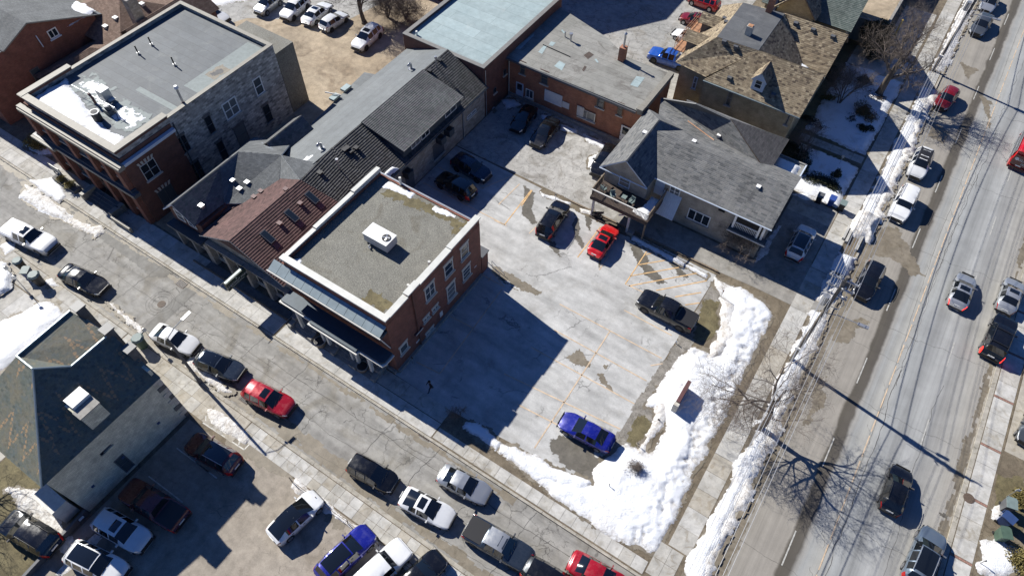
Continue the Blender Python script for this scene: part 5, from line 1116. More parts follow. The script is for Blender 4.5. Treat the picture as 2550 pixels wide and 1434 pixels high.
# ================================================================== VEHICLES
# profile: (x from the nose, z of the centre line); marks: windscreen foot/top, rear glass top/foot
CARS = {
 'sedan': dict(L=4.72, W=1.84, wr=.63, belt=(.86, .96), ws=(1.32, 2.12), rg=(3.35, 4.02), roof=(2.05, 3.4), wheels=(.92, 3.72), R=.33,
   prof=[(0, .55), (.06, .66), (.35, .76), (1.30, .96), (2.12, 1.39), (2.6, 1.45), (3.1, 1.44), (3.45, 1.38), (4.05, 1.10), (4.55, 1.05), (4.68, .92), (4.72, .55)], sw=[(1.75, 2.55), (2.66, 3.5)]),
 'coupe': dict(L=4.5, W=1.8, wr=.60, belt=(.84, .94), ws=(1.3, 2.1), rg=(3.05, 4.0), roof=(2.1, 3.1), wheels=(.9, 3.5), R=.33,
   prof=[(0, .5), (.06, .62), (.35, .72), (1.28, .92), (2.1, 1.33), (2.5, 1.37), (3.0, 1.34), (4.0, 1.04), (4.32, 1.0), (4.46, .85), (4.5, .5)], sw=[(1.75, 2.7), (2.8, 3.4)]),
 'fastback': dict(L=4.75, W=1.92, wr=.66, belt=(.9, 1.02), ws=(1.05, 2.0), rg=(3.55, 4.5), roof=(2.0, 3.6), wheels=(.85, 3.75), R=.36,
   prof=[(0, .55), (.08, .7), (.4, .84), (1.05, 1.0), (2.0, 1.52), (2.6, 1.62), (3.2, 1.58), (3.6, 1.5), (4.45, 1.15), (4.66, 1.05), (4.75, .6)], sw=[(1.6, 2.55), (2.66, 3.7)]),
 'hatch': dict(L=4.2, W=1.78, wr=.62, belt=(.88, .98), ws=(1.15, 1.9), rg=(3.62, 4.02), roof=(1.9, 3.7), wheels=(.82, 3.4), R=.32,
   prof=[(0, .55), (.06, .68), (.3, .8), (1.12, .98), (1.92, 1.43), (2.4, 1.5), (3.2, 1.48), (3.65, 1.42), (4.0, 1.05), (4.14, .95), (4.2, .5)], sw=[(1.6, 2.4), (2.5, 3.5)]),
 'suv': dict(L=4.65, W=1.88, wr=.66, belt=(1.0, 1.1), ws=(1.25, 1.98), rg=(4.15, 4.46), roof=(1.95, 4.2), wheels=(.9, 3.62), R=.37,
   prof=[(0, .6), (.06, .82), (.3, .96), (1.2, 1.12), (2.0, 1.62), (2.5, 1.69), (3.5, 1.68), (4.15, 1.61), (4.46, 1.18), (4.6, 1.05), (4.65, .6)], sw=[(1.72, 2.5), (2.6, 3.4), (3.5, 4.05)]),
 'boxsuv': dict(L=4.75, W=1.92, wr=.74, belt=(1.1, 1.14), ws=(1.42, 1.85), rg=(4.42, 4.6), roof=(1.85, 4.45), wheels=(.95, 3.72), R=.39,
   prof=[(0, .65), (.04, .98), (.2, 1.1), (1.38, 1.18), (1.88, 1.74), (2.3, 1.8), (3.6, 1.8), (4.42, 1.76), (4.6, 1.2), (4.7, 1.05), (4.75, .6)], sw=[(1.72, 2.6), (2.7, 3.5), (3.6, 4.3)]),
 'minivan': dict(L=4.5, W=1.82, wr=.68, belt=(1.0, 1.08), ws=(.95, 1.9), rg=(4.1, 4.32), roof=(1.9, 4.15), wheels=(.85, 3.6), R=.33,
   prof=[(0, .6), (.06, .8), (.3, .92), (.95, 1.08), (1.9, 1.66), (2.4, 1.74), (3.4, 1.74), (4.1, 1.68), (4.34, 1.15), (4.46, 1.0), (4.5, .55)], sw=[(1.45, 2.3), (2.4, 3.2), (3.3, 4.0)]),
 'pickup': dict(L=5.55, W=1.98, wr=.68, belt=(1.16, 1.18), ws=(1.55, 2.18), rg=(3.66, 3.82), roof=(2.15, 3.7), wheels=(1.02, 4.5), R=.41,
   prof=[(0, .7), (.05, 1.0), (.3, 1.12), (1.5, 1.22), (2.2, 1.8), (2.6, 1.86), (3.3, 1.86), (3.68, 1.82), (3.84, 1.2), (5.45, 1.18), (5.5, 1.1), (5.55, .7)], sw=[(1.95, 2.7), (2.8, 3.5)]),
 'jeep': dict(L=4.3, W=1.86, wr=.72, belt=(1.15, 1.2), ws=(1.5, 1.75), rg=(4.0, 4.1), roof=(1.75, 4.05), wheels=(.8, 3.45), R=.40,
   prof=[(0, .7), (.04, 1.05), (.2, 1.12), (1.45, 1.2), (1.78, 1.78), (2.2, 1.84), (3.6, 1.84), (4.02, 1.8), (4.12, 1.2), (4.25, 1.1), (4.3, .6)], sw=[(1.75, 2.6), (2.7, 3.8)]),
 'van': dict(L=5.6, W=2.05, wr=.86, belt=(1.35, 1.4), ws=(.75, 1.5), rg=(5.35, 5.45), roof=(1.5, 5.4), wheels=(.95, 4.5), R=.36,
   prof=[(0, .6), (.06, .95), (.3, 1.12), (.8, 1.4), (1.5, 2.2), (2.0, 2.4), (4.5, 2.42), (5.35, 2.38), (5.5, 1.3), (5.57, 1.1), (5.6, .6)], sw=[(1.1, 1.9)]),
}
_carmesh = {}
def car_meshes(kind):
    if kind in _carmesh: return _carmesh[kind]
    c = CARS[kind]; L, Wd, R0 = c['L'], c['W'], c['R']; px = [p[0] for p in c['prof']]; pz = [p[1] for p in c['prof']]
    xs = set(px) | set(c['ws']) | set(c['rg']) | {x for s in c['sw'] for x in s} | {.15, .6, .9, L-.35, L-.15}
    for w in c['wheels']: xs |= {w-R0-.07, w-R0*.9, w-R0*.6, w-R0*.2, w+R0*.2, w+R0*.6, w+R0*.9, w+R0+.07}
    xs = sorted(xs); q = [xs[0]]
    for x in xs[1:]:
        keep = any(abs(x-k) < 1e-6 for k in list(c['ws'])+list(c['rg'])+[L]+[v for s in c['sw'] for v in s])
        if x-q[-1] > .045: q.append(x)
        elif keep: q[-1] = x if len(q) > 1 else q[-1]
    xs = q
    def zc(x): return float(np.interp(x, px, pz))
    def hw(x):
        e = .35 if kind in ('van', 'pickup', 'jeep', 'boxsuv') else 1.0
        f = float(np.interp(x, [0, .1, .3, .6, 1.1, L-1.1, L-.5, L-.2, L-.06, L], [.58, .74, .87, .955, 1, 1, .965, .89, .80, .68])); return Wd/2*(1-(1-f)*(e if x > L/2 else max(e, .6)))
    def zb(x): return float(np.interp(x, [.9, L-.9], c['belt']))
    def arch(x):
        for w in c['wheels']:
            d = abs(x-w)
            if d < R0+.06: return R0+math.sqrt(max(0, (R0+.06)**2-d*d))
        return .26
    rows = []
    for x in xs:
        w = hw(x); z = zc(x); b = zb(x); cab = max(0, min(1, (z-b-.02)/.42)); ends = 1 if x < .05 or x > L-.05 else 0
        b2 = min(b, z-.03)
        wt = (w*.80)*(1-cab)+c['wr']*cab*float(np.interp(x, [c['ws'][1], (c['roof'][0]+c['roof'][1])/2, c['rg'][1]], [.96, 1.0, .88 if kind not in ('van', 'boxsuv', 'jeep') else .98])); zt = z-.035-.03*cab
        am = arch(x); zm = max(.62, am+.08) if am > .3 else .62; zm = min(zm, b2-.06)
        rows.append([(0, z), (wt*.55, z-.012), (wt, zt), (w-.05, b2), (w, b2-.07), (w+.012, zm), (w-.02, max(.26, min(am, zm-.03))), (w-.06, max(.24, min(am-.02, zm-.04))), (0, .24)])
    nr = len(rows[0]); V = []; idx = {}
    for i, x in enumerate(xs):
        for j, (y, z) in enumerate(rows[i]):
            idx[(i, j, 1)] = len(V); V.append((-(x-L/2), y, z))
            if y > 0: idx[(i, j, -1)] = len(V); V.append((-(x-L/2), -y, z))
            else: idx[(i, j, -1)] = idx[(i, j, 1)]
    parts = {k: MB() for k in ('body', 'windshield', 'rear_window', 'sl0', 'sl1', 'sl2', 'sr0', 'sr1', 'sr2', 'hl1', 'hl-1', 'tl1', 'tl-1')}
    for p in parts.values(): p.v = V
    def put(k, f): parts[k].f.append(f); parts[k].m.append(0)
    nx = len(xs)
    for i in range(nx-1):
        xm = (xs[i]+xs[i+1])/2; z = zc(xm); cab = z-zb(xm) > .1
        for j in range(nr-1):
            for s in (1, -1):
                a, b_, c_, d = idx[(i, j, s)], idx[(i+1, j, s)], idx[(i+1, j+1, s)], idx[(i, j+1, s)]
                f = [a, b_, c_, d]; f = [v for n, v in enumerate(f) if v not in f[:n]]
                if len(f) < 3: continue
                f = tuple(f) if s == -1 else tuple(f[::-1]); k = 'body'
                if j < 2 and c['ws'][0] <= xm <= c['ws'][1]: k = 'windshield'
                elif j < 2 and c['rg'][0] <= xm <= c['rg'][1]: k = 'rear_window'
                elif j == 2:
                    for n, (s0, s1) in enumerate(c['sw']):
                        if s0 <= xm <= s1 and cab: k = ('sl' if s == 1 else 'sr')+str(n)
                elif j in (3, 4) and xm < .32 and j == 3: k = 'hl%d' % s
                elif j in (3, 4) and xm > L-.3 and (j == 3 or kind in ('suv', 'boxsuv', 'minivan')): k = 'tl%d' % s
                put(k, f)
    for i, fl in ((0, 1), (nx-1, 0)):
        for s in (1, -1):
            f = [idx[(i, j, s)] for j in range(nr)]; f = [v for n, v in enumerate(f) if v not in f[:n]]; f = tuple(f if (s == 1) == bool(fl) else f[::-1]); put('body', f)
    out = {}
    for k, p in parts.items():
        if not p.f: continue
        used = sorted({v for f in p.f for v in f}); mp = {v: n for n, v in enumerate(used)}; m = MB(); m.v = [V[v] for v in used]; m.f = [tuple(mp[v] for v in f) for f in p.f]; m.m = [0]*len(m.f)
        mat = 'carglass' if k[0] in 'wrs' else 'headlight' if k[:2] == 'hl' else 'taillight' if k[:2] == 'tl' else 'white'
        out[k] = m.mesh(k, mat, smooth=True, uv=False)
        if k[0] in 's':   # keep glass a hair proud of nothing: it fills its own opening
            pass
    # wheel
    w = MB(); w.cyl((0, -.11, 0), (0, .11, 0), R0, n=20); out['tyre'] = w.mesh('tyre', 'rubber', uv=False)
    for nm, mt in (('rim', 'rim'), ('rimdark', 'rimdark')):
        w = MB(); w.cyl((0, .105, 0), (0, .125, 0), R0*.64, n=16)
        for t in range(5):
            a = t*2*math.pi/5; w.obox((math.cos(a)*R0*.34, .13, math.sin(a)*R0*.34), (math.cos(a)*R0*.3, 0, math.sin(a)*R0*.3), (0, .01, 0), (-math.sin(a)*.03, 0, math.cos(a)*.03))
        out[nm] = w.mesh('rim', mt, uv=False)
    w = MB(); w.obox((0, 0, 0), (.055, 0, 0), (0, .11, 0), (0, 0, .07)); out['mirror'] = w.mesh('mirror', 'white', uv=False)
    w = MB(); w.box(-.02, .02, -.26, .26, -.065, .065); out['plate'] = w.mesh('licence_plate', 'plate', uv=False)
    gw = .5*Wd*.62; zf = zc(.06); w = MB(); w.box(-.03, .03, -gw, gw, -.09, .09); out['grille'] = w.mesh('grille', 'black', uv=False)
    w = MB(); w.box(-.05, .06, -Wd*.40, Wd*.40, -.1, .1); out['bumper'] = w.mesh('bumper', 'black', uv=False)
    def top(x, fy): return (-(x-L/2), fy, zc(x)-.05*(fy/c['wr'])**2)
    def patch(x0, x1, hy, mat, dz=.012, name='sunroof'):
        m = MB(); n = 6; xsn = np.linspace(x0, x1, n); k = []
        for x in xsn:
            for y in (-hy, -hy*.5, 0, hy*.5, hy):
                p = top(x, y); m.v.append((p[0], p[1], p[2]+dz))
        for i in range(n-1):
            for j in range(4): a = i*5+j; m.f.append((a, a+1, a+6, a+5)); m.m.append(0)
        return m.mesh(name, mat, smooth=True, uv=False)
    r0, r1 = c['roof']
    out['sunroof'] = patch(r0+.2, r0+.75, .42, 'carglass'); out['panoroof'] = patch(r0+.12, r1-.25, c['wr']*.84, 'carglass'); out['blackroof'] = patch(r0+.0, r1-.02, c['wr']*.98, 'black', .01, 'roof_panel')
    m = MB()
    for s in (1, -1): m.tube([(top(x, 0)[0], s*(c['wr']-.05), zc(x)+.03) for x in np.linspace(r0+.25, r1-.15, 5)], .022, 5)
    out['rails'] = m.mesh('roof_rails', 'galv', uv=False); out['railsblack'] = m.mesh('roof_rails', 'black', uv=False)
    m = MB()
    for x in (r0+.6, r1-.5): m.box(-(x-L/2)-.03, -(x-L/2)+.03, -c['wr']*.95, c['wr']*.95, zc(x)+.04, zc(x)+.07)
    out['bars'] = m.mesh('roof_bars', 'black', uv=False)
    # wipers and shut lines
    m = MB(); a = c['ws'][0]
    for y in (-.45, .1): m.tube([(-(a+.02-L/2), y, zc(a)+.02), (-(a+.12-L/2), y+.45, zc(a+.12)+.025)], .011, 4)
    out['wipers'] = m.mesh('wipers', 'black', uv=False)
    m = MB()
    for x in [s[1]+.05 for s in c['sw']][:2]:
        for s in (1, -1):
            w_ = hw(x); m.box(-(x-L/2)-.008, -(x-L/2)+.008, s*(w_+.004), s*(w_+.016), .34, zb(x)-.03)
    out['seams'] = m.mesh('door_gaps', 'black', uv=False)
    m = MB()
    for x in [sum(s)/2+.2 for s in c['sw']][:2]:
        for s in (1, -1): m.box(-(x-L/2)-.09, -(x-L/2)+.09, s*(hw(x)+.0), s*(hw(x)+.03), zb(x)-.16, zb(x)-.12)
    out['handles'] = m.mesh('door_handles', 'black', uv=False)
    if kind == 'pickup':
        m = MB(); m.box(-(5.45-L/2), -(3.9-L/2), -.84, .84, 1.19, 1.235); out['bed_cover'] = m.mesh('bed_cover', 'black', uv=False)
        m = MB(); m.box(-(5.4-L/2), -(4.0-L/2), -.72, .72, 1.2, 1.206); out['bed_floor'] = m.mesh('bed_floor', 'black', uv=False)
    out['_c'] = c; _carmesh[kind] = out; return out
_paint = {}
def paint(key):
    D = {'white': (c3(.74, .75, .76), 0, .3), 'offw': (c3(.66, .67, .68), .05, .3), 'silver': (c3(.48, .5, .52), .6, .3), 'ltblue': (c3(.33, .37, .42), .5, .3), 'grey': (c3(.10, .115, .13), .5, .3), 'black': (c3(.006, .0065, .008), .0, .2),
         'navy': (c3(.014, .022, .045), .3, .22), 'slate': (c3(.035, .05, .075), .45, .25), 'blue': (c3(.012, .018, .26), .25, .25), 'brightblue': (c3(.015, .10, .48), .2, .28), 'red': (c3(.55, .008, .012), .05, .25), 'crimson': (c3(.38, .010, .022), .2, .25),
         'maroon': (c3(.10, .006, .008), .2, .25), 'darkred': (c3(.20, .006, .008), .15, .25), 'graphite': (c3(.03, .033, .036), .4, .3), 'cream': (c3(.58, .59, .57), .1, .35), 'bluegrey': (c3(.17, .22, .28), .5, .3)}
    if key not in _paint: c, m, r = D[key]; _paint[key] = carpaint(key+'_car_paint', c, m, r)
    return _paint[key]
def vehicle(kind, col, F, Rr, label, group=None, extras=(), z=.0, hz=.62, rim='rim', cat='car', name='parked_car', scale=None, roofcol=None, lit=False):
    """F, Rr: sight lines to the nose and tail at bumper height"""
    m = car_meshes(kind); c = m['_c']; f = np.array(G(*F, z+hz)); r = np.array(G(*Rr, z+hz)); cen = (f+r)/2; d = f-r
    root = bpy.data.objects.new(name, None); COL.objects.link(root); root.location = (cen[0], cen[1], z); root.rotation_euler = (0, 0, math.atan2(d[1], d[0]))
    Lp = float(np.linalg.norm(d)); k = max(.93, min(1.07, Lp/c['L'])) if scale is None else scale; root.scale = (k, 1+(k-1)*.5, 1)
    tag(root, label, cat, group)
    P = paint(col); L = c['L']
    def ch(nm, me, loc=None, mat=None, rot=None, parent=None):
        o = bpy.data.objects.new(nm, me); COL.objects.link(o); o.parent = parent or root
        if loc: o.location = loc
        if rot: o.rotation_euler = rot
        if mat is not None: o.material_slots[0].link = 'OBJECT'; o.material_slots[0].material = mat
        return o
    body = ch('body', m['body'], mat=P)
    ch('windshield', m['windshield'])
    if kind != 'van': ch('rear_window', m['rear_window'])
    else: ch('rear_panel', m['rear_window'], mat=P)
    for kk in ('sl0', 'sl1', 'sl2', 'sr0', 'sr1', 'sr2'):
        if kk in m: ch('side_window', m[kk])
    for kk in ('hl1', 'hl-1'): ch('headlight', m[kk])
    for kk in ('tl1', 'tl-1'): ch('taillight', m[kk], mat=M['brakelight'] if lit else None)
    for wx in c['wheels']:
        for s in (1, -1):
            t = ch('wheel', m['tyre'], (-(wx-L/2), s*(c['W']/2-.13), c['R'])); ch('rim', m[rim], (0, 0, 0), parent=t, rot=(0, 0, 0 if s == 1 else math.pi))
    for s in (1, -1): ch('mirror', m['mirror'], (-(c['ws'][0]+.42-L/2), s*(c['W']/2+.08), c['belt'][0]+.07), mat=P)
    ch('licence_plate', m['plate'], (-(L-L/2)-.0, 0, .78 if kind != 'sedan' else .74)); ch('grille', m['grille'], (L/2-.02, 0, .62))
    ch('bumper', m['bumper'], (L/2-.05, 0, .4)); ch('bumper', m['bumper'], (-L/2+.04, 0, .4)); ch('wipers', m['wipers']); ch('door_gaps', m['seams'], parent=body); ch('door_handles', m['handles'], parent=body)
    for e in extras:
        if ':' in e: e, mm_ = e.split(':'); ch(m[e].name.split('.')[0], m[e], mat=M.get(mm_) or paint(mm_))
        else: ch(m[e].name.split('.')[0], m[e])
    return root
GS = 'cars parked along the side street'; GP = 'vehicles in the main parking lot'; GT = 'vehicles on the main road'; GL = 'cars in the lower left car park'; GB = 'cars on the sandy back lot'; GY = 'cars behind the orange brick building'
H = .0
vehicle('pickup', 'white', (141, 622), (10, 563), 'white crew cab pickup with sunroof and white bed cover parked by the recycling bins', GS, ('sunroof', 'bed_cover:white'), cat='pickup truck', name='pickup_truck')
vehicle('sedan', 'black', (263, 722), (155, 672), 'glossy black sedan parked in front of the white pickup on the side street', GS, rim='rimdark')
vehicle('sedan', 'white', (488, 868), (384, 823), 'white sedan parked under the grey street lamp pole', GS)
vehicle('hatch', 'slate', (603, 932), (492, 888), 'dark blue hatchback with black glass roof parked between white sedan and red car', GS, ('panoroof',), rim='rimdark')
vehicle('suv', 'crimson', (727, 1022), (614, 966), 'crimson crossover with small sunroof parked over the storm drain', GS, ('sunroof',), scale=1.0)
vehicle('minivan', 'black', (985, 1210), (872, 1150), 'black people carrier parked on the side street behind the white sunroof sedan', GS, ('railsblack',))
vehicle('coupe', 'white', (1128, 1297), (1000, 1232), 'white coupe with sunroof parked between black people carrier and dark pickup', GS, ('sunroof',), name='parked_car')
vehicle('sedan', 'silver', (1216, 1237), (1097, 1176), 'pale silver sedan driving down the middle of the side street', None, name='car')
vehicle('pickup', 'slate', (1322, 1402), (1163, 1310), 'dark blue pickup with silver cab roof and black soft bed cover', GS, ('blackroof:silver', 'bed_cover'), cat='pickup truck', name='pickup_truck', rim='rimdark')
vehicle('suv', 'black', (1430, 1480), (1322, 1416), 'black car with snow on its rear, cut off by the bottom edge', GS, scale=1.0)
vehicle('sedan', 'crimson', (1556, 1470), (1428, 1398), 'red sedan on the side street at the bottom edge of the picture', None, name='car', scale=1.0)
z = .11
vehicle('suv', 'maroon', (472, 1097), (592, 1163), 'dark red crossover with roof rails nosed up to the cream stone building', GL, ('panoroof', 'rails'), z=z)
vehicle('pickup', 'maroon', (315, 1215), (455, 1300), 'very dark maroon pickup in the building shadow', GL, ('bed_cover',), z=z, cat='pickup truck', name='pickup_truck', rim='rimdark')
vehicle('suv', 'offw', (370, 1358), (242, 1285), 'pale crossover with square sunroof in deep shade beside the low wall', GL, ('sunroof',), z=z, scale=1.0)
vehicle('suv', 'white', (312, 1437), (174, 1368), 'white crossover with panoramic glass roof at the bottom left edge', GL, ('panoroof',), z=z, scale=1.03)
vehicle('suv', 'black', (14, 1290), (140, 1365), 'black crossover alone on the far side of the low wall, lower left corner', GL, ('railsblack',), z=z)
vehicle('fastback', 'white', (790, 1236), (682, 1338), 'white electric crossover with one long black glass roof in the sunny car park', GL, ('blackroof:carglass',), z=z)
vehicle('suv', 'blue', (922, 1322), (800, 1440), 'bright blue crossover with black glass roof at the bottom edge beside the fence', GL, ('panoroof',), z=z, scale=1.03)
vehicle('boxsuv', 'white', (1005, 1365), (893, 1470), 'boxy white off roader with ribbed roof next to the blue crossover', GL, (), z=z, scale=1.0)
vehicle('suv', 'black', (1085, 1398), (1000, 1480), 'black car with red tail lamp in the very bottom of the lower car park', GL, (), z=z, scale=.96, lit=False)
# main lot
vehicle('suv', 'black', (1404, 506), (1350, 588), 'black crossover with black roof rails parked nearest the fence in the sunny lot', GP, ('railsblack', 'sunroof'), z=z)
vehicle('coupe', 'red', (1528, 562), (1478, 636), 'bright red car with black sunroof parked in front of the balcony', GP, ('sunroof',), z=z)
vehicle('pickup', 'black', (1590, 738), (1733, 812), 'black pickup parked nose inward by the hatched bay', GP, ('bed_cover',), z=z, cat='pickup truck', name='pickup_truck', rim='rimdark', scale=1.0)
vehicle('sedan', 'blue', (1399, 1042), (1523, 1108), 'deep blue sedan beside the big wet patch in the lot', GP, z=z, scale=1.0)
vehicle('suv', 'black', (1089, 437), (1182, 490), 'black crossover in the shade of the grey range, nearest the gravel roofed building', GP, ('panoroof',), z=z, scale=1.0, rim='rimdark')
vehicle('suv', 'navy', (1222, 447), (1125, 392), 'very dark blue crossover in the shade beside the stone wall', GP, ('railsblack',), z=z, scale=1.0, rim='rimdark')
vehicle('hatch', 'black', (1282, 325), (1325, 268), 'black hatchback in the shaded yard close to the boarded windows', GY, z=z, rim='rimdark')
vehicle('sedan', 'black', (1332, 362), (1380, 298), 'black sedan in the shaded yard, the one nearer the sunny patch', GY, ('sunroof',), z=z)
vehicle('suv', 'black', (1486, 432), (1524, 372), 'black crossover half hidden under the eaves of the beige house', None, z=z, scale=1.0)
# back lot
vehicle('suv', 'silver', (642, 32), (694, -8), 'silver crossover with dark roof, leftmost of the four on the sandy lot', GB, ('panoroof', 'railsblack'), z=z)
vehicle('suv', 'white', (706, 46), (762, -2), 'white crossover parked second from the left on the sandy lot', GB, ('rails',), z=z, rim='rimdark')
vehicle('sedan', 'white', (818, 8), (760, 58), 'white sedan with small sunroof showing its boot, third of the four on the sandy lot', GB, ('sunroof',), z=z)
vehicle('hatch', 'offw', (860, 33), (802, 72), 'pale hatchback showing its rear window, rightmost of the four on the sandy lot', GB, z=z, rim='rimdark')
vehicle('suv', 'white', (882, 124), (946, 66), 'white crossover with black sunroof parked alone behind the grey range', GB, ('sunroof', 'rails'), z=z, rim='rimdark')
vehicle('sedan', 'offw', (565, 52), (492, 22), 'white car half hidden behind the flat roof parapet', GB, z=z)
# rear car park
vehicle('suv', 'red', (1728, -4), (1778, 14), 'red crossover with sunroof at the top edge behind the buff brick house', None, ('sunroof',), z=z)
vehicle('hatch', 'darkred', (1704, 42), (1756, 58), 'dark red hatchback parked below the red crossover behind the buff brick house', None, ('sunroof',), z=z)
vehicle('coupe', 'white', (1684, 80), (1742, 106), 'white coupe behind the fire escape of the buff brick house', None, z=z)
vehicle('pickup', 'brightblue', (1613, 130), (1722, 166), 'bright blue pickup with white bed cap parked behind the orange brick building', None, ('bed_cover:white', 'bars'), z=z, cat='pickup truck', name='pickup_truck', rim='rimdark', scale=.95)
vehicle('sedan', 'black', (1330, 45), (1362, 5), 'black car in the deep shade behind the teal roofed building', None, z=z, scale=1.0)
# main road
vehicle('sedan', 'silver', (2452, 28), (2478, -14), 'white sedan at the very top of the main road', GT, name='car', scale=1.0)
vehicle('sedan', 'grey', (2427, 88), (2461, 36), 'grey sedan parked below the street lamp arm near the top of the main road', GT, name='car')
vehicle('hatch', 'darkred', (2335, 274), (2378, 218), 'dark red hatchback waiting beside the snowy verge on the main road', GT, name='car', scale=1.0)
vehicle('suv', 'offw', (2273, 448), (2307, 372), 'pale crossover with black roof on the main road above the white off roader', GT, ('blackroof',), name='car', scale=1.0)
vehicle('boxsuv', 'white', (2228, 550), (2268, 472), 'white off roader with roof rails on the main road next to the big wet patch', GT, ('rails',), name='car', scale=1.0)
vehicle('suv', 'black', (2140, 742), (2184, 660), 'black crossover on the main road under the utility pole wires', GT, ('rails',), name='car', scale=1.0)
vehicle('coupe', 'silver', (2411, 684), (2380, 764), 'silver coupe with lit brake lamps driving up the main road', GT, ('sunroof',), name='car', lit=True)
vehicle('sedan', 'silver', (2530, 697), (2500, 775), 'silver sedan at the right edge in front of the black off roader', GT, ('sunroof',), name='car')
vehicle('boxsuv', 'black', (2506, 792), (2464, 892), 'black off roader with roof bars at the right edge', GT, ('railsblack', 'bars'), name='car', lit=True)
vehicle('hatch', 'black', (2247, 1170), (2215, 1268), 'black crossover driving up the main road beside the tree shadow', GT, ('railsblack',), name='car', scale=1.0)
vehicle('suv', 'bluegrey', (2322, 1335), (2278, 1440), 'steel blue wagon with dark roof windows and silver rails on the main road', GT, ('panoroof', 'rails'), name='car', scale=1.05)
vehicle('suv', 'offw', (2012, 570), (1975, 640), 'white crossover with glass roof parked in the beige house driveway', None, ('panoroof', 'rails'), z=z, scale=1.0)
vehicle('hatch', 'grey', (2556, 1098), (2590, 1030), 'dark car just entering the right edge on the forecourt', None, z=z)
rv = vehicle('van', 'red', (2578, 318), (2528, 432), 'bright red glazier van with white lettering on its dark rear', None, (), name='van', cat='van', scale=1.0, hz=1.0)
def text3d(s, size, mat, parent, loc, rot, name='lettering', ext=.004, align='CENTER', local=True):
    cu = bpy.data.curves.new('txt', 'FONT'); cu.body = s; cu.size = size; cu.extrude = ext; cu.align_x = align; cu.align_y = 'CENTER'
    to = bpy.data.objects.new('txt', cu); me = bpy.data.meshes.new_from_object(to); bpy.data.objects.remove(to)
    me.materials.clear(); me.materials.append(M[mat]); o = bpy.data.objects.new(name, me); COL.objects.link(o); o.parent = parent; o.location = loc; o.rotation_euler = rot
    if not local: _adopt(o, parent)
    return o
b = MB(); b.box(-2.80, -2.745, -.86, .86, .75, 2.0); pn = b.obj('rear_doors', carpaint('van_rear_paint', c3(.10, .012, .012), .1, .3)); pn.parent = rv
text3d('GLASS', .42, 'plate', rv, (-2.815, -.22, 1.5), (R(90), 0, R(-90))); 
b = MB(); b.cyl((-2.825, .52, 1.55), (-2.80, .52, 1.55), .19, n=20); o = b.obj('logo_disc', 'plate'); o.parent = rv
b = MB(); 
for i in range(4): b.box(-2.825, -2.815, -.75, -.1, .98+i*.07, 1.01+i*.07)
o = b.obj('small_print', 'offwhite'); o.parent = rv
b = MB()
for i in range(9): b.tube([(2.2-i*.55, 1.12, .9), (1.9-i*.55, 1.02, 2.3)], .03, 4)
b.tube([(2.3, 1.12, .9), (-2.6, 1.12, .9)], .03, 4); b.tube([(2.0, 1.0, 2.3), (-2.6, 1.0, 2.3)], .03, 4); b.tube([(2.2, 1.07, 1.6), (-2.6, 1.07, 1.6)], .03, 4); o = b.obj('glass_rack', 'galv'); o.parent = rv
b = MB(); b.obox((-.3, 1.06, 1.6), (2.0, 0, 0), (0, .012, 0), (0, -.05, .62)); o = b.obj('glass_sheet', 'glass'); o.parent = rv
# ================================================================== SNOW, VERGES
def snow(px, h=.3, mat='snow', z=.1, seed=0, name='snow', **k):
    P = [G(*q, z) for q in px]; o = blob(name, P, h, mat, z=z, seed=seed, **k)
    if o: o['kind'] = 'structure'
    slush(P, z, seed); return o
_sz = [0]
def slush(P, z, seed, t=-.2):
    _sz[0] = (_sz[0]+1) % 7; f = blob('meltwater_fringe', P, 0, 'damp', z=z+.010+.0012*_sz[0], seed=seed, flat=True, res=.11, rag=.5, thr=t, ls=1.1)
    if f: f['kind'] = 'structure'
_prs = np.random.RandomState(8); _pits = []
for _k in range(300):   # trodden footprints along the pavement side, and a scatter of drips
    _y = _prs.uniform(17.5, 42.5); _pits.append((.55+.45*math.sin(_y*1.3)*.5+_prs.normal()*.42, _y, _prs.uniform(.09, .2), _prs.uniform(.04, .14)))
for _k in range(90): _pits.append((_prs.uniform(-6, 1), _prs.uniform(30, 42), _prs.uniform(.15, .35), _prs.uniform(.03, .1)))
def flatb(px, mat, z, seed, name, rag=.35, res=.18, **k):
    o = blob(name, [G(*q, z) for q in px], 0, mat, z=z, seed=seed, flat=True, rag=rag, res=res, **k)
    if o: o['kind'] = 'structure'
    return o
flatb([(1500, 1130), (1530, 1085), (1700, 815), (1775, 700), (1815, 735), (1790, 800), (1700, 890), (1640, 1010), (1610, 1110), (1540, 1140)], 'gravel', .119, 1, 'gravel_strip')
flatb([(1745, 745), (1800, 745), (1810, 800), (1770, 855), (1725, 850), (1735, 800)], 'grass', .123, 2, 'grass_patch', rag=.5)
flatb([(1570, 1050), (1610, 1020), (1650, 1075), (1600, 1120), (1550, 1100)], 'grass', .123, 3, 'grass_patch', rag=.5)
snow([(1475, 1200), (1500, 1140), (1560, 1105), (1625, 1125), (1660, 1075), (1640, 1020), (1610, 1010), (1690, 890), (1725, 865), (1790, 880), (1790, 800), (1820, 760), (1780, 715), (1800, 700), (1905, 748), (1922, 785), (1890, 865), (1800, 1035), (1640, 1378), (1615, 1382), (1500, 1320), (1400, 1255), (1300, 1170), (1240, 1110), (1285, 1110), (1400, 1185)],
     .3, 'snow', .12, 5, res=.13, rag=.5, fall=1.9, lump=.6, ls=.5, pits=_pits)
snow([(1795, 745), (1835, 760), (1840, 840), (1790, 890), (1755, 900), (1790, 830)], .3, 'dsnow', .12, 6, res=.15, rag=.4, fall=1.2)
snow([(1630, 985), (1650, 960), (1680, 1000), (1650, 1060), (1600, 1130), (1570, 1140), (1625, 1060)], .22, 'dsnow', .12, 66, res=.15, rag=.4, fall=1.0)
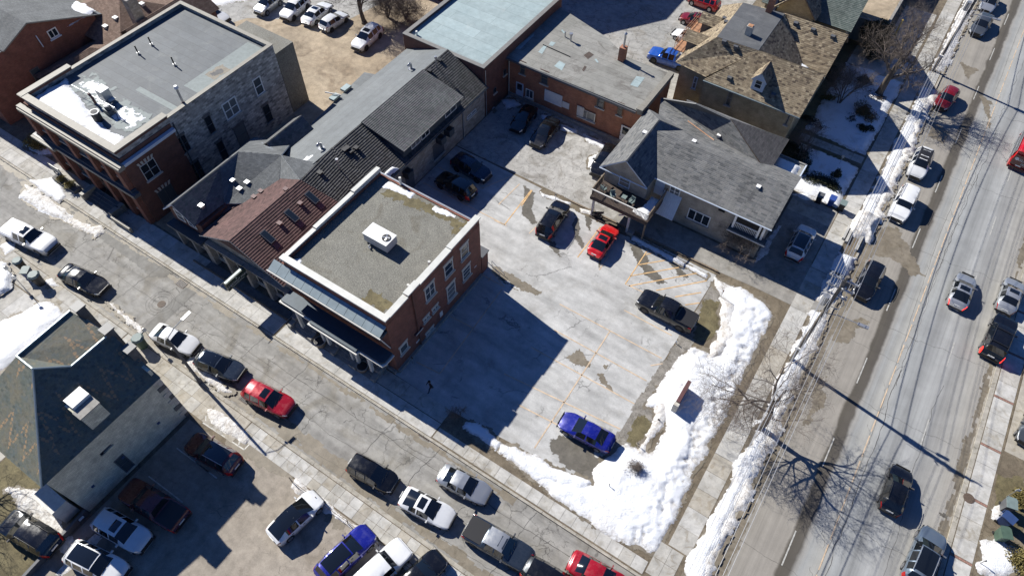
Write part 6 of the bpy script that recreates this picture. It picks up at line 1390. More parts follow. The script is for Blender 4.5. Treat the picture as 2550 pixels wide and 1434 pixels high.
snow([(1160, 1048), (1215, 1065), (1250, 1105), (1235, 1118), (1195, 1095), (1155, 1065)], .22, 'snow', .12, 7, res=.14, rag=.25, fall=.6)
snow([(1245, 1105), (1330, 1140), (1470, 1200), (1465, 1235), (1330, 1190), (1240, 1125)], .25, 'snow', .12, 8, res=.14, rag=.35, fall=.6)
# verge between the west pavement and the main road
def strip_snow(y0, y1, x0, x1, mat, seed, h=.2, **k):
    o = blob('verge_snow', rect(x0, x1, y0, y1), h, mat, z=.1, seed=seed, fall=.5, **k); o['kind'] = 'structure'; slush(rect(x0, x1, y0, y1), .1 if x1 < 5.7 else .104, seed); return o
strip_snow(16.5, 34, 4.15, 5.45, 'snow', 11, rag=.65, res=.15, lump=.6); strip_snow(16, 36, 4.8, 5.9, 'dsnow', 12, rag=.7, res=.15); strip_snow(33, 45.3, 4.1, 5.2, 'snow', 13, rag=.6, res=.15, lump=.6)
strip_snow(36, 44.8, 4.6, 5.7, 'dsnow', 14, rag=.35, res=.15)
strip_snow(59.5, 84, 4.2, 5.6, 'snow', 15, rag=.6, res=.13, h=.16); strip_snow(59.5, 84, 5.1, 6.1, 'dsnow', 16, rag=.7, res=.13, h=.26); strip_snow(88, 112, 4.3, 5.7, 'dsnow', 17, rag=.4, res=.2)
strip_snow(50.6, 53.4, 3.9, 5.6, 'snow', 18, rag=.35, res=.13, h=.45); strip_snow(56.2, 60, 3.9, 6.2, 'dsnow', 19, rag=.4, res=.13, h=.55)
strip_snow(46.6, 50.4, 4.0, 5.6, 'dsnow', 20, rag=.4, res=.13, h=.3)
# front gardens
flatb([(1960, 500), (2010, 395), (2110, 400), (2175, 180), (2240, 60), (2100, 100), (1960, 340)], 'grass', .112, 21, 'garden_ground', rag=.2)
o = blob('garden_snow', [(-4.6, 58.9), (2.0, 58.9), (2.1, 66.0), (-4.8, 66.2)], .2, 'snow', z=.1, res=.18, seed=21, rag=.25, fall=.7); o['kind'] = 'structure'
o = blob('garden_snow', [(-4.8, 68.8), (2.0, 68.4), (2.1, 83.2), (-4.8, 83.2)], .2, 'snow', z=.1, res=.16, seed=22, rag=.35, fall=.6, thr=-.15); o['kind'] = 'structure'
snow([(2135, 165), (2180, 175), (2200, 230), (2180, 240), (2120, 200)], .2, seed=23, rag=.5, res=.2)
snow([(1892, 618), (1938, 560), (1948, 562), (1905, 640), (1880, 655)], .15, seed=24, rag=.3, res=.14)
snow([(1968, 483), (2010, 480), (2040, 500), (2005, 500)], .25, seed=25, rag=.2, res=.14)
# side street, left part
snow([(58, 455), (95, 470), (170, 530), (250, 580), (240, 590), (150, 545), (70, 500)], .12, 'dsnow', .01, 31, res=.13, rag=.3, fall=.5)
snow([(60, 470), (150, 515), (180, 540), (165, 552), (90, 520), (48, 492)], .14, 'snow', .02, 38, res=.13, rag=.3, fall=.4)
snow([(75, 450), (135, 442), (160, 470), (165, 490), (150, 500), (110, 480)], .22, seed=32, rag=.3, res=.13, fall=.7)
snow([(225, 565), (255, 560), (258, 580), (235, 593)], .14, 'dsnow', .05, 33, res=.1, rag=.2, fall=.4)
snow([(0, 800), (60, 775), (120, 745), (150, 765), (155, 790), (110, 840), (50, 890), (0, 930), (-40, 900)], .3, 'snow', .13, 34, res=.2, rag=.35, fall=1.0)
snow([(-30, 640), (15, 655), (32, 685), (25, 720), (-30, 750)], .3, 'snow', .3, 35, res=.15, rag=.1, fall=.4)
snow([(112, 700), (130, 690), (145, 712), (125, 715)], .1, 'snow', .13, 36, res=.1, rag=.2, fall=.3)
snow([(0, 610), (28, 595), (40, 620), (10, 640)], .2, 'snow', .13, 37, res=.14, rag=.2)
snow([(470, 882), (500, 885), (545, 945), (585, 975), (560, 985), (505, 940), (468, 910)], .16, 'dsnow', .1, 39, res=.12, rag=.4, fall=.5)
snow([(520, 1020), (560, 1030), (600, 1060), (625, 1095), (612, 1112), (575, 1085), (525, 1055)], .16, 'dsnow', .11, 40, res=.12, rag=.4, fall=.5)
snow([(262, 745), (300, 770), (355, 820), (350, 828), (290, 780)], .07, 'dsnow', .1, 42, res=.1, rag=.3, fall=.3)
snow([(80, 350), (120, 350), (130, 385), (100, 385), (60, 365)], .15, 'snow', .12, 41, res=.15, rag=.3)
# patches against the yard walls and along the lot fence
for i, q in enumerate([[(1248, 250), (1280, 245), (1300, 262), (1262, 272)], [(1345, 285), (1372, 290), (1385, 312), (1360, 312)], [(1395, 308), (1440, 325), (1436, 333), (1395, 325)], [(1452, 332), (1510, 360), (1522, 372), (1500, 372), (1462, 352)],
                       [(1466, 392), (1492, 380), (1482, 418), (1462, 420)], [(1222, 268), (1232, 262), (1228, 285)]]): snow(q, .16, 'snow', .11, 50+i, res=.12, rag=.25, fall=.4)
for i, q in enumerate([[(1345, 478), (1420, 505), (1418, 512), (1350, 490)], [(1440, 517), (1480, 524), (1478, 536), (1448, 530)], [(1575, 585), (1660, 630), (1765, 685), (1758, 692), (1650, 640), (1572, 597)], [(1780, 690), (1830, 720), (1800, 730), (1775, 712)]]):
    snow(q, .14, 'dsnow' if i % 2 else 'snow', .11, 60+i, res=.1, rag=.2, fall=.3)
flatb([(1350, 465), (1480, 525), (1770, 688), (1762, 700), (1620, 620), (1440, 530), (1340, 478)], 'dirt', .121, 70, 'verge_strip', rag=.2, res=.12)
o = blob('fence_line_snow', [(-24.2, 6.35), (2, 6.3), (2, 7.0), (-24.2, 7.0)], .12, 'dsnow', z=.11, res=.11, seed=71, rag=.4, fall=.3); o['kind'] = 'structure'
snow([(2432, 1434), (2445, 1350), (2490, 1335), (2550, 1375), (2550, 1434)], .25, 'snow', .1, 72, res=.18, rag=.4)
snow([(2470, 1290), (2485, 1250), (2500, 1260), (2490, 1300)], .15, 'dsnow', .1, 73, res=.14, rag=.4)
flatb([(2480, 1180), (2550, 1190), (2550, 1330), (2500, 1330), (2470, 1240)], 'grass', .112, 74, 'grass_patch', rag=.4)
sheet('forecourt', [(21.8, 40.5), (80, 40.5), (80, 90), (21.8, 90)], .114, 'concrete3')
snow([(470, 12), (600, -12), (640, -4), (560, 12), (500, 25)], .25, 'snow', .12, 75, res=.25, rag=.4)
snow([(20, 1215), (90, 1220), (160, 1290), (190, 1360), (170, 1400), (110, 1330), (40, 1260)], .16, 'dsnow', .11, 76, res=.16, rag=.6)
snow([(130, 1434), (240, 1320), (250, 1335), (170, 1434)], .12, 'dsnow', .11, 77, res=.16, rag=.3)
# roof snow
def rsnow(root, pts, h, z, seed, mat='snow', **k):
    return blob('roof_snow', pts, h, mat, z=z, seed=seed, parent=root, **k)
rsnow(B1, [(-67.9, 19.4), (-55.1, 19.4), (-55.1, 20.9), (-57.5, 20.6), (-60, 20.9), (-62, 21.3), (-65, 22.2), (-67.9, 23.2)], .22, 8.76, 80, res=.14, rag=.35, fall=.5, lump=.25)
for i, q in enumerate([rect(-66.5, -62.5, 22.6, 25.0), rect(-60.5, -56.0, 21.4, 24.3), rect(-63.5, -60.8, 22.0, 24.0)]):
    blob('roof_frost', q, 0, 'mem_patch', z=8.772+i*.003, seed=85+i, flat=True, rag=.9, res=.1, ls=1.6, parent=B1)
    blob('roof_frost', q, .03, 'snow', z=8.775, seed=89+i, rag=1.0, res=.1, ls=1.9, parent=B1, thr=.75, fall=1.2)
rsnow(B2, [(-81.8, 31.4), (-80.2, 29.9), (-79.2, 30.5), (-79.2, 33.9), (-82.5, 33.9)], .25, 6.45, 90, res=.15, rag=.3)
for i, q in enumerate([[(-33.5, 30.2), (-30.5, 30.6), (-30.5, 31.25), (-33.5, 31.1)], [(-28.2, 30.5), (-25.6, 30.8), (-25.8, 31.3), (-28.2, 31.2)], [(-24.7, 30.3), (-24.0, 30.3), (-24.0, 31.2), (-24.6, 31.2)], [(-34.3, 19.7), (-33.6, 19.7), (-33.9, 20.3)]]):
    rsnow(B9, q, .05, 7.36, 92+i, res=.08, rag=.35, fall=.3, thr=.05)
for i, q in enumerate([rect(-27.0, -24.4, 19.5, 21.0), [(-33, 29.4), (-26, 30.2), (-24.5, 29), (-24.5, 31), (-33, 31)]]):
    blob('roof_moss', q, 0, 'grass', z=7.356, seed=96+i, flat=True, rag=.6, res=.1, ls=2.2, parent=B9)
rsnow(B6, [(-36.3, 32.0), (-35.7, 31.6), (-35.6, 34.8), (-36.3, 34.6)], .25, 4.75, 99, res=.1, rag=.2, fall=.3)

# ================================================================== ROOF EQUIPMENT (things that stand on the roofs)
def cyl_thing(name, lab, cat, c, z0, z1, r, mat, **k):
    b = MB(); b.cyl((c[0], c[1], z0), (c[0], c[1], z1), r, n=16); return tag(b.obj(name, mat), lab, cat, k.get('group'))
ac = empty('rooftop_air_conditioner', (-29.2, 24.9, 7.36), 'cream rooftop air conditioning unit with one fan standing on the gravel roof', 'air conditioner')
P0 = G(870, 562, 8.3)
x0, y0 = -30.6, 24.5
ybox('casing', 'offwhite', ac, x0, x0+2.5, y0, y0+1.35, 7.55, 8.45); ybox('base_frame', 'darkmetal', ac, x0+.1, x0+2.4, y0+.1, y0+1.25, 7.36, 7.549)
ybox('top_panel', 'white', ac, x0-.04, x0+2.54, y0-.04, y0+1.39, 8.455, 8.5)
b = MB(); b.cyl((x0+2.0, y0+.68, 8.49), (x0+2.0, y0+.68, 8.56), .38, n=20); b.obj('fan_shroud', 'black', ac)
b = MB()
for t in range(4):
    a = t*math.pi/2+.4; b.obox((x0+2.0+math.cos(a)*.17, y0+.68+math.sin(a)*.17, 8.575), (math.cos(a)*.16, math.sin(a)*.16, 0), (-math.sin(a)*.06, math.cos(a)*.06, .01), (0, 0, .006))
b.obj('fan_blades', 'galv', ac)
b = MB(); b.tube([(x0+.7, y0-.05, 7.5), (x0+.75, y0-.35, 7.55), (x0+1.0, y0-.4, 7.5)], .07, 8); b.obj('gas_pipe', 'galv', ac)
for (u, v) in [(1070, 660), (1018, 718), (997, 452)]:
    c = G(u, v, 7.8); cyl_thing('roof_vent_pipe', ['short white vent pipe midway along the parking lot parapet', 'round topped vent pipe near the front corner parapet', 'small vent pipe at the rear of the gravel roof'][[1070, 1018, 997].index(u)], 'vent pipe', c, 7.3, 8.3, .12, 'offwhite')
# stone building roof
def b1(u, v, z=8.76): return G(u, v, z)
c = b1(268, 250); bx = empty('roof_duct_hood', (c[0], c[1], 8.76), 'tall grey box shaped air hood on the long flat roof', 'air hood')
ybox('casing', 'galv', bx, c[0]-.65, c[0]+.35, c[1]-.35, c[1]+.5, 8.76, 10.0); ybox('top_panel', 'white', bx, c[0]-.7, c[0]+.4, c[1]-.4, c[1]+.55, 10.005, 10.06); ybox('side_flap', 'offwhite', bx, c[0]+.36, c[0]+.8, c[1]-.1, c[1]+.5, 9.0, 9.05)
c = b1(247, 300); bx = empty('condenser_unit', (c[0], c[1], 8.76), 'dark condenser with white rimmed fan nearest the roof snow', 'air conditioner')
b = MB(); b.cyl((c[0], c[1], 8.8), (c[0], c[1], 9.75), .42, n=8); b.obj('casing', 'black', bx); b = MB(); b.cyl((c[0], c[1], 9.755), (c[0], c[1], 9.8), .46, n=8); b.obj('top_rim', 'white', bx); b = MB(); b.cyl((c[0], c[1], 9.805), (c[0], c[1], 9.82), .33, n=16); b.obj('fan_grille', 'darkstone', bx)
c = b1(277, 283); bx = empty('exhaust_fan_unit', (c[0], c[1], 8.76), 'dark exhaust fan with round white top between the hood and the condenser', 'exhaust fan')
ybox('casing', 'darkmetal', bx, c[0]-.5, c[0]+.4, c[1]-.35, c[1]+.35, 8.76, 9.35); b = MB(); b.cyl((c[0], c[1], 9.35), (c[0], c[1], 9.75), .3, n=14); b.obj('fan_drum', 'steelgrey', bx); b = MB(); b.cyl((c[0], c[1], 9.755), (c[0], c[1], 9.8), .26, .16, n=14); b.obj('drum_cap', 'white', bx)
b = MB(); b.tube([(c[0]+.4, c[1], 9.2), (c[0]+.9, c[1]+.1, 9.3), (c[0]+1.1, c[1]-.1, 8.8)], .03, 6); b.obj('cable', 'black', bx)
c = b1(238, 258); bx = empty('bent_flue', (c[0], c[1], 8.76), 'dark bent flue pipe left of the air hood', 'flue'); b = MB(); b.tube([(c[0], c[1], 8.76), (c[0], c[1], 9.6), (c[0]-.15, c[1]-.05, 9.85), (c[0]+.1, c[1]-.1, 9.9)], .13, 10); b.obj('pipe', 'plum', bx)
an = empty('rooftop_antenna', (*b1(262, 285), 8.76), 'long thin antenna boom with crossed elements over the flat roof', 'antenna')
P = np.array([*b1(178, 212, 9.6), 9.6]); Q = np.array([*b1(285, 268, 9.9), 9.9]); b = MB(); b.tube([tuple(P), tuple(Q)], .03, 6); b.cyl((Q[0], Q[1], 8.76), (Q[0], Q[1], 9.95), .04); b.obj('boom', 'galv', an)
for t in np.linspace(.05, .9, 7): q = P+(Q-P)*t; b = MB(); b.tube([(q[0], q[1]-.3, q[2]+.04), (q[0], q[1]+.3, q[2]+.04)], .022, 5); b.obj('element', 'galv', an)
for (u, v, lab) in [(378, 113, 'black pipe stub with collar, middle of three on the flat roof'), (345, 135, 'black pipe stub with collar, nearest the long side parapet'), (435, 163, 'black pipe stub with collar, the one nearest the pale roof patches')]:
    c = b1(u, v); s = empty('roof_pipe_stub', (c[0], c[1], 8.76), lab, 'vent pipe', 'pipe stubs on the long flat roof'); b = MB(); b.cyl((*c, 8.76), (*c, 9.75), .07); b.obj('pipe', 'black', s); b = MB(); b.cyl((*c, 8.9), (*c, 8.95), .16); b.obj('collar', 'galv', s)
c = b1(460, 265); fl = empty('tall_steel_flue', (c[0], c[1], 8.76), 'tall silver flue with round cap standing at the roof edge above the white framed windows', 'flue')
b = MB(); b.cyl((*c, 8.7), (*c, 9.3), .17); b.obj('flue_base', 'plum', fl); b = MB(); b.cyl((*c, 9.3), (*c, 10.9), .12); b.obj('flue_pipe', 'galv', fl); b = MB(); b.cyl((*c, 10.9), (*c, 11.15), .24, .16, n=14); b.obj('flue_cap', 'white', fl)

# ================================================================== POLES AND WIRES
def pole(x, y, h, lab, lamp=True, full=True):
    r = empty('utility_pole', (x, y, 0), lab, 'utility pole', 'utility poles along the main road')
    b = MB(); b.cyl((x, y, 0), (x+.05, y+.03, h), .19, .13, n=14); b.obj('pole', 'polewood', r)
    for z, w in ((h-.5, 1.15), (h-1.5, 1.0), (h-2.4, .9)):
        ybox('crossarm', 'galv', r, x-w, x+w, y-.07, y+.07, z, z+.12)
        for dx in (-w+.12, -.35, .35, w-.12): b = MB(); b.cyl((x+dx, y, z+.12), (x+dx, y, z+.3), .05, .035, n=8); b.cyl((x+dx, y, z+.3), (x+dx, y, z+.38), .075, n=8); b.obj('insulator', 'galv', r)
    for dx, z in ((-.5, h-1.9), (.45, h-2.0), (.1, h-1.2)):
        b = MB(); b.cyl((x+dx, y-.15, z), (x+dx+.1, y-.4, z+.25), .05, .04, n=6); b.obj('cutout_switch', 'white', r)
    if full:
        b = MB(); b.cyl((x-.42, y+.1, h-3.9), (x-.42, y+.1, h-2.9), .27, n=16); b.obj('transformer', 'galv', r)
        b = MB(); b.tube([(x+.3, y, h-2), (x+.9, y-.25, h-2.6), (x+.75, y-.3, h-3.4), (x+.2, y-.1, h-3.6)], .03, 6); b.tube([(x-.3, y, h-2), (x-.9, y-.2, h-2.5), (x-.8, y-.25, h-3.4)], .025, 6); b.obj('cable_loop', 'offwhite', r)
        ybox('pole_box', 'white', r, x-.28, x+.2, y-.32, y-.16, 2.2, 2.45)
        b = MB(); b.cyl((x+.15, y-.12, .1), (x+.15, y-.1, h-4), .04, n=6); b.obj('riser_pipe', 'galv', r)
    if lamp:
        zz = 7.6; b = MB(); b.tube([(x, y, zz), (x+1.0, y+.02, zz+.45), (x+2.6, y+.03, zz+.6)], .035, 8); b.obj('lamp_arm', 'galv', r)
        b = MB(); b.obox((x+2.95, y+.03, zz+.6), (.42, 0, .03), (0, .14, 0), (0, 0, .05)); l = b.obj('lamp_head', 'galv', r); b = MB(); b.obox((x+3.05, y+.03, zz+.535), (.25, 0, .02), (0, .1, 0), (0, 0, .012)); b.obj('lamp_lens', 'white', l)
    return r
PX0, PY0 = G(1968, 897)
pole(PX0, PY0, 12.4, 'tall wooden utility pole with three crossarms standing in the snowy verge'); pole(4.5, 87.7, 12.0, 'wooden utility pole near the top edge with a street lamp arm over the road'); pole(4.5, -9.0, 12.2, 'wooden utility pole beyond the bottom edge carrying the same wires', full=False, lamp=False)
for dx, z, lab in [(-1.05, 12.15, 'top overhead wire on the house side of the crossarms'), (-.45, 12.15, 'top overhead wire just house side of the pole'), (.95, 12.15, 'top overhead wire on the road side of the crossarms'),
                   (-.9, 10.9, 'middle level overhead wire on the house side'), (.85, 10.9, 'middle level overhead wire on the road side'), (.55, 10.2, 'lower power wire on the road side of the poles'), (-.6, 9.8, 'lower power wire on the house side of the poles'),
                   (.1, 7.9, 'thick telephone cable just below the street lamp arm'), (-.1, 7.2, 'lowest thick telephone cable along the utility poles')]:
    b = MB()
    for (ya, yb) in ((-9.0, PY0), (PY0, 87.7), (87.7, 140)):
        b.tube([(4.45+dx, ya+(yb-ya)*t, z-.9*4*t*(1-t)*(.7 if z > 9 else 1.0)) for t in np.linspace(0, 1, 15)], .017 if z > 9 else .03, 5)
    tag(b.obj('overhead_wire', 'galv', uv=False), lab, 'overhead wire', 'overhead wires along the main road')
lx, ly = G(500, 954); st = empty('street_lamp', (lx, ly, 0), 'grey steel street lamp on the south pavement of the side street', 'street lamp')
b = MB(); b.cyl((lx, ly, 0), (lx, ly, 7.4), .14, .10, n=14); b.obj('pole', 'steelgrey', st); ybox('base_box', 'steelgrey', st, lx-.15, lx+.15, ly-.2, ly+.2, .1, .9)
b = MB(); b.tube([(lx, ly, 7.25), (lx+.05, ly+.9, 7.75), (lx+.05, ly+1.7, 7.85)], .035, 8); b.obj('lamp_arm', 'galv', st); b = MB(); b.obox((lx+.05, ly+2.1, 7.85), (.13, 0, 0), (0, .42, .03), (0, 0, .05)); b.obj('lamp_head', 'galv', st)
# sign posts
def signpost(px, h, lab, z=.12, face='plate', w=.3, hh=.45, ang=0, cat='sign', name='sign_post', round_=False, group=None):
    c = G(*px, z) if len(px) == 2 else px[:2]; r = empty(name, (c[0], c[1], z), lab, cat, group); b = MB(); b.cyl((*c, z), (*c, z+h), .03, n=6); b.obj('post', 'galv', r)
    d = np.array([math.cos(ang), math.sin(ang), 0]); n = np.array([-d[1], d[0], 0]); b = MB()
    if round_: b.cyl(tuple(np.array([*c, z+h-hh/2])-n*.03), tuple(np.array([*c, z+h-hh/2])-n*.045), w/2, n=16)
    else: b.obox(np.array([*c, z+h-hh/2])-n*.04, d*w/2, n*.008, (0, 0, hh/2))
    b.obj('sign_plate', face, r); return r
signpost((383, 852), 2.3, 'street sign on a thin post beside the green bin', ang=R(90)); signpost((46, 700), 2.3, 'street sign on a thin post beside the snowy planter bed', ang=R(90)); signpost((72, 728), 2.6, 'thin post with a sign at the edge of the snow patch, lower left', ang=R(60))
signpost((1030, 905), 1.2, 'short dark marker post by the brick corner of the lot', face='black', w=.2, hh=.3); signpost((2506, 1236), 1.7, 'small white diamond sign behind the east pavement bins', w=.32, hh=.32, ang=R(20)); signpost((1795, 740), 1.2, 'small orange tipped stake at the driveway edge of the snow', face='copper', w=.12, hh=.3)
signpost((1683, 855), .5, 'white stake behind the black pickup', face='white', w=.12, hh=.3); signpost((1383, 498), .9, 'short grey post at the lot fence near the black crossover', face='steelgrey', w=.25, hh=.15); signpost((2440, 1402), .9, 'thin stake in the snow at the lower right', face='black', w=.12, hh=.2)
signpost((1588, 1110), .6, 'tiny dark floodlight on a stake in the snow near the grass', face='black', w=.2, hh=.15); signpost((1516, 1212), .7, 'thin stake near the shrub in the corner snow', face='black', w=.1, hh=.15); signpost((1640, 1047), .35, 'small dark floodlight beside the brown sign wall', face='black', w=.22, hh=.2)
# brown monument sign in the snow
mx, my = G(1694, 1018); ms = empty('monument_sign', (mx, my, 0), 'low brown monument sign wall standing in the corner snow', 'sign')
ybox('panel', 'plum', ms, -2.3, -1.98, 28.9, 31.2, .3, 1.65); ybox('base', 'stone', ms, -2.38, -1.9, 28.75, 31.3, 0, .32)
ybox('end_pier', 'palestone', ms, -2.36, -1.92, 28.55, 28.88, .3, 1.5)
# hanging sign CHESTNUT PARK
sx = G(612, 660, 3.9)[0]; hs = empty('hanging_shop_sign', (sx, 17.2, 3.3), 'dark green hanging sign reading CHESTNUT PARK under the brown roofed shop', 'sign')
ybox('board', 'signgreen', hs, sx-.35, sx+.05, 15.95, 18.15, 2.75, 3.75)
ybox('top_plate', 'zinc', hs, sx-.3, sx-.05, 16.0, 18.0, 3.755, 3.78)
b = MB(); b.tube([(sx-.15, 15.6, 3.95), (sx-.15, 18.3, 3.95)], .03, 6); b.obj('bracket', 'black', hs)
text3d('CHESTNUT PARK', .30, 'plate', hs, (sx+.058, 17.05, 3.2), (R(90), 0, R(90)), local=False)
b = MB(); b.box(sx+.052, sx+.058, 16.3, 17.8, 2.9, 2.93); b.box(sx+.052, sx+.058, 16.5, 17.6, 2.98, 3.0); b.obj('small_print', 'plate', hs); b = MB(); b.cyl((sx+.052, 17.05, 3.52), (sx+.06, 17.05, 3.52), .07, n=8); b.obj('emblem', 'plate', hs)
# board sign and bench by the brick front
c = G(140, 425, .8); bs = empty('notice_board', (-66.0, 17.0, 0), 'pale sign board on legs beside the brick front', 'sign'); P = G(140, 425, .9)
ybox('panel', 'offwhite', bs, P[0]-.9, P[0]+.9, P[1]-.04, P[1]+.04, .5, 1.5)
for i in range(3): ybox('text_line', 'black', bs, P[0]-.7, P[0]+.5, P[1]-.055, P[1]-.045, 1.25-i*.28, 1.36-i*.28)
for dx in (-.85, .85): ybox('leg', 'black', bs, P[0]+dx-.03, P[0]+dx+.03, P[1]-.05, P[1]+.05, .1, 1.55)

# ================================================================== BINS, PLANTERS, BICYCLE
def wheelie(x, y, ang, body, lid, lab, group, z=.12, s=1.0, name='wheelie_bin'):
    r = empty(name, (0, 0, 0), lab, 'bin', group); b = MB()
    A = [(-.24, -.27), (.24, -.27), (.24, .27), (-.24, .27)]; Bt = [(-.30, -.34), (.30, -.34), (.30, .36), (-.30, .36)]
    b.v = [(p[0], p[1], 0.03) for p in A]+[(p[0], p[1], .98) for p in Bt]; b.f = [(3, 2, 1, 0), (4, 5, 6, 7), (0, 1, 5, 4), (1, 2, 6, 5), (2, 3, 7, 6), (3, 0, 4, 7)]; b.m = [0]*6; b.obj('body', body, r)
    b = MB(); b.prism([(-.33, -.40), (.33, -.40), (.34, .30), (.24, .42), (-.24, .42), (-.34, .30)], .985, 1.05); b.obj('lid', lid, r)
    b = MB(); b.tube([(-.25, .47, .95), (.25, .47, .95)], .02, 6); b.obj('handle', body, r)
    for sx_ in (-.27, .27): b = MB(); b.cyl((sx_-.03, .27, .1), (sx_+.03, .27, .1), .1, n=12); b.obj('wheel', 'rubber', r)
    r.location = (x, y, z); r.rotation_euler = (0, 0, ang); r.scale = (s, s, s); return r
g3 = 'wheelie bins behind the east pavement'
for (px, bd, ld, lab, a) in [((2498, 1265), 'steelgrey', 'greybin', 'grey wheelie bin nearest the diamond sign', .2), ((2492, 1300), 'navybin', 'navybin', 'dark blue wheelie bin between grey and green bins', 1.2), ((2484, 1338), 'greenbin', 'greenbin', 'dark green wheelie bin beside the snow patch at the right', .4)]:
    c = G(*px, .1); wheelie(c[0], c[1], a, bd, ld, lab, g3, s=1.15)
g4 = 'wheelie bins in the garden of the beige house'
for (px, bd, ld, lab) in [((2036, 503), 'black', 'steelgrey', 'black wheelie bin left of the blue bin by the hedge'), ((2066, 510), 'bluebin', 'bluebin', 'bright blue wheelie bin between two dark bins'), ((2092, 522), 'black', 'greybin', 'black wheelie bin nearest the pavement, right of the blue bin')]:
    c = G(*px, .1); wheelie(c[0], c[1], R(180), bd, ld, lab, g4)
g5 = 'bins on the pavement by the white pickup'
def litter(px, lab, body, lid, s=1.0, group=None, tall=1.15):
    c = G(*px, .12); r = empty('litter_bin', (0, 0, 0), lab, 'bin', group); b = MB(); b.cyl((0, 0, 0), (0, 0, tall), .34, .4, n=8); b.obj('body', body, r); b = MB(); b.cyl((0, 0, tall+.005), (0, 0, tall+.16), .5, .38, n=8); b.obj('lid', lid, r)
    b = MB(); b.box(-.16, .16, -.42, -.36, tall-.35, tall-.1); b.obj('opening', 'black', r); r.location = (c[0], c[1], .12); r.scale = (s,)*3; return r
litter((60, 668), 'dark litter bin with grey green lid beside the white pickup, leftmost', 'black', 'greybin', 1.0, g5); c = G(78, 690, .12); wheelie(c[0], c[1], .6, 'navybin', 'greybin', 'dark blue recycling bin with pale lid between two round bins', g5, s=1.1, name='recycling_bin')
litter((103, 706), 'round table top shaped bin, rightmost of the three by the pickup', 'black', 'greybin', 1.15, g5); litter((358, 862), 'dark green octagonal litter bin on the south pavement', 'greenbin', 'greybin', 1.15)
def barrel(px, lab):
    c = G(*px, .12); r = empty('barrel_planter', (0, 0, 0), lab, 'planter', 'barrel planters in front of the brick building'); b = MB(); n = 20
    for (z0, z1, r0, r1) in ((0, .3, .42, .5), (.3, .62, .5, .5)): b.cyl((0, 0, z0), (0, 0, z1), r0, r1, n=n)
    b.obj('barrel', 'wood', r)
    b = MB()
    for k in range(n): a = 2*math.pi*k/n; b.obox((math.cos(a)*.48, math.sin(a)*.48, .65), (math.cos(a)*.035, math.sin(a)*.035, 0), (-math.sin(a)*.078, math.cos(a)*.078, 0), (0, 0, .03))
    b.obj('rim', 'stone', r); b = MB(); b.cyl((0, 0, .625), (0, 0, .63), .44, n=n); b.obj('soil', 'black', r); r.location = (c[0], c[1], .12); return r
barrel((800, 858), 'barrel planter between the two left stoops'); barrel((905, 920), 'barrel planter near the brick corner, right hand one')
def bicycle(px, lab, ang):
    c = G(*px, .12); r = empty('bicycle', (0, 0, 0), lab, 'bicycle')
    for dx in (-.52, .52):
        b = MB(); pts = [(dx+.33*math.cos(t), 0, .33+.33*math.sin(t)) for t in np.linspace(0, 2*math.pi, 17)]; b.tube(pts, .018, 5); w = b.obj('wheel', 'rubber', r)
        b = MB()
        for t in np.linspace(0, math.pi, 6)[:-1]: b.cyl((dx+.32*math.cos(t), 0, .33+.32*math.sin(t)), (dx-.32*math.cos(t), 0, .33-.32*math.sin(t)), .004, n=3)
        b.obj('spokes', 'galv', w)
    b = MB(); b.tube([(-.52, 0, .33), (-.1, 0, .3), (.38, 0, .75), (-.2, 0, .8), (-.1, 0, .3)], .018, 6); b.tube([(-.52, 0, .33), (-.2, 0, .8)], .014, 5); b.tube([(.52, 0, .33), (.36, 0, .95)], .016, 5); b.obj('frame', 'galv', r)
    b = MB(); b.tube([(.33, -.28, 1.0), (.36, 0, .96), (.33, .28, 1.0)], .015, 5); b.obj('handlebar', 'black', r); b = MB(); b.box(-.36, -.12, -.07, .07, .86, .92); b.obj('saddle', 'black', r)
    r.location = (c[0], c[1], .13); r.rotation_euler = (R(12), 0, ang); return r
bicycle((308, 528), 'dark bicycle leaning in the shade at the corner of the brick front', R(8))
pb = empty('planter_box', (-63.8, 16.9, 0), 'low stone planter box with two spiky olive tufts beside the steps', 'planter'); P = G(175, 465, .3)
ybox('box', 'darkstone', pb, P[0]-2.4, P[0]+1.2, P[1]-.35, P[1]+.5, .1, .55)
def tuft(c, z, r, n, mat, lab=None, parent=None, cat='plant', name='grass_tuft', seed=0, hgt=.6):
    rs = np.random.RandomState(seed); b = MB()
    for i in range(n):
        a = rs.rand()*6.28; l = r*(.6+.5*rs.rand()); h = hgt*(.5+.6*rs.rand()); w = .025+.02*rs.rand(); p = np.array([c[0]+rs.normal()*.06, c[1]+rs.normal()*.06, z]); d = np.array([math.cos(a), math.sin(a), 0]); s = np.array([-d[1], d[0], 0])*w
        q = p+d*l*.5+np.array([0, 0, h]); e = p+d*l+np.array([0, 0, h*.55]); b.add([p-s, p+s, q+s, q-s, e], [(0, 1, 2, 3), (3, 2, 4)])
    o = b.obj(name, mat, parent, uv=False)
    return tag(o, lab, cat) if lab else o
tuft((P[0]-1.1, P[1]), .5, .7, 90, 'leafolive', 'spiky olive tuft in the planter, left one', seed=1); tuft((P[0]+.3, P[1]), .5, .75, 100, 'leafolive', 'spiky olive tuft in the planter, right one nearer the steps', seed=2)
oc = empty('octagonal_planter', (-62, 5, 0), 'octagonal stone edged bed with snow at the left edge', 'planter'); C0 = G(-30, 700, .1)
b = MB(); pts = [(C0[0]+2.2*math.cos(t+.39), C0[1]+2.2*math.sin(t+.39)) for t in np.linspace(0, 2*math.pi, 9)[:-1]]; b.prism(pts, .1, .38); b.obj('edging', 'stone', oc)
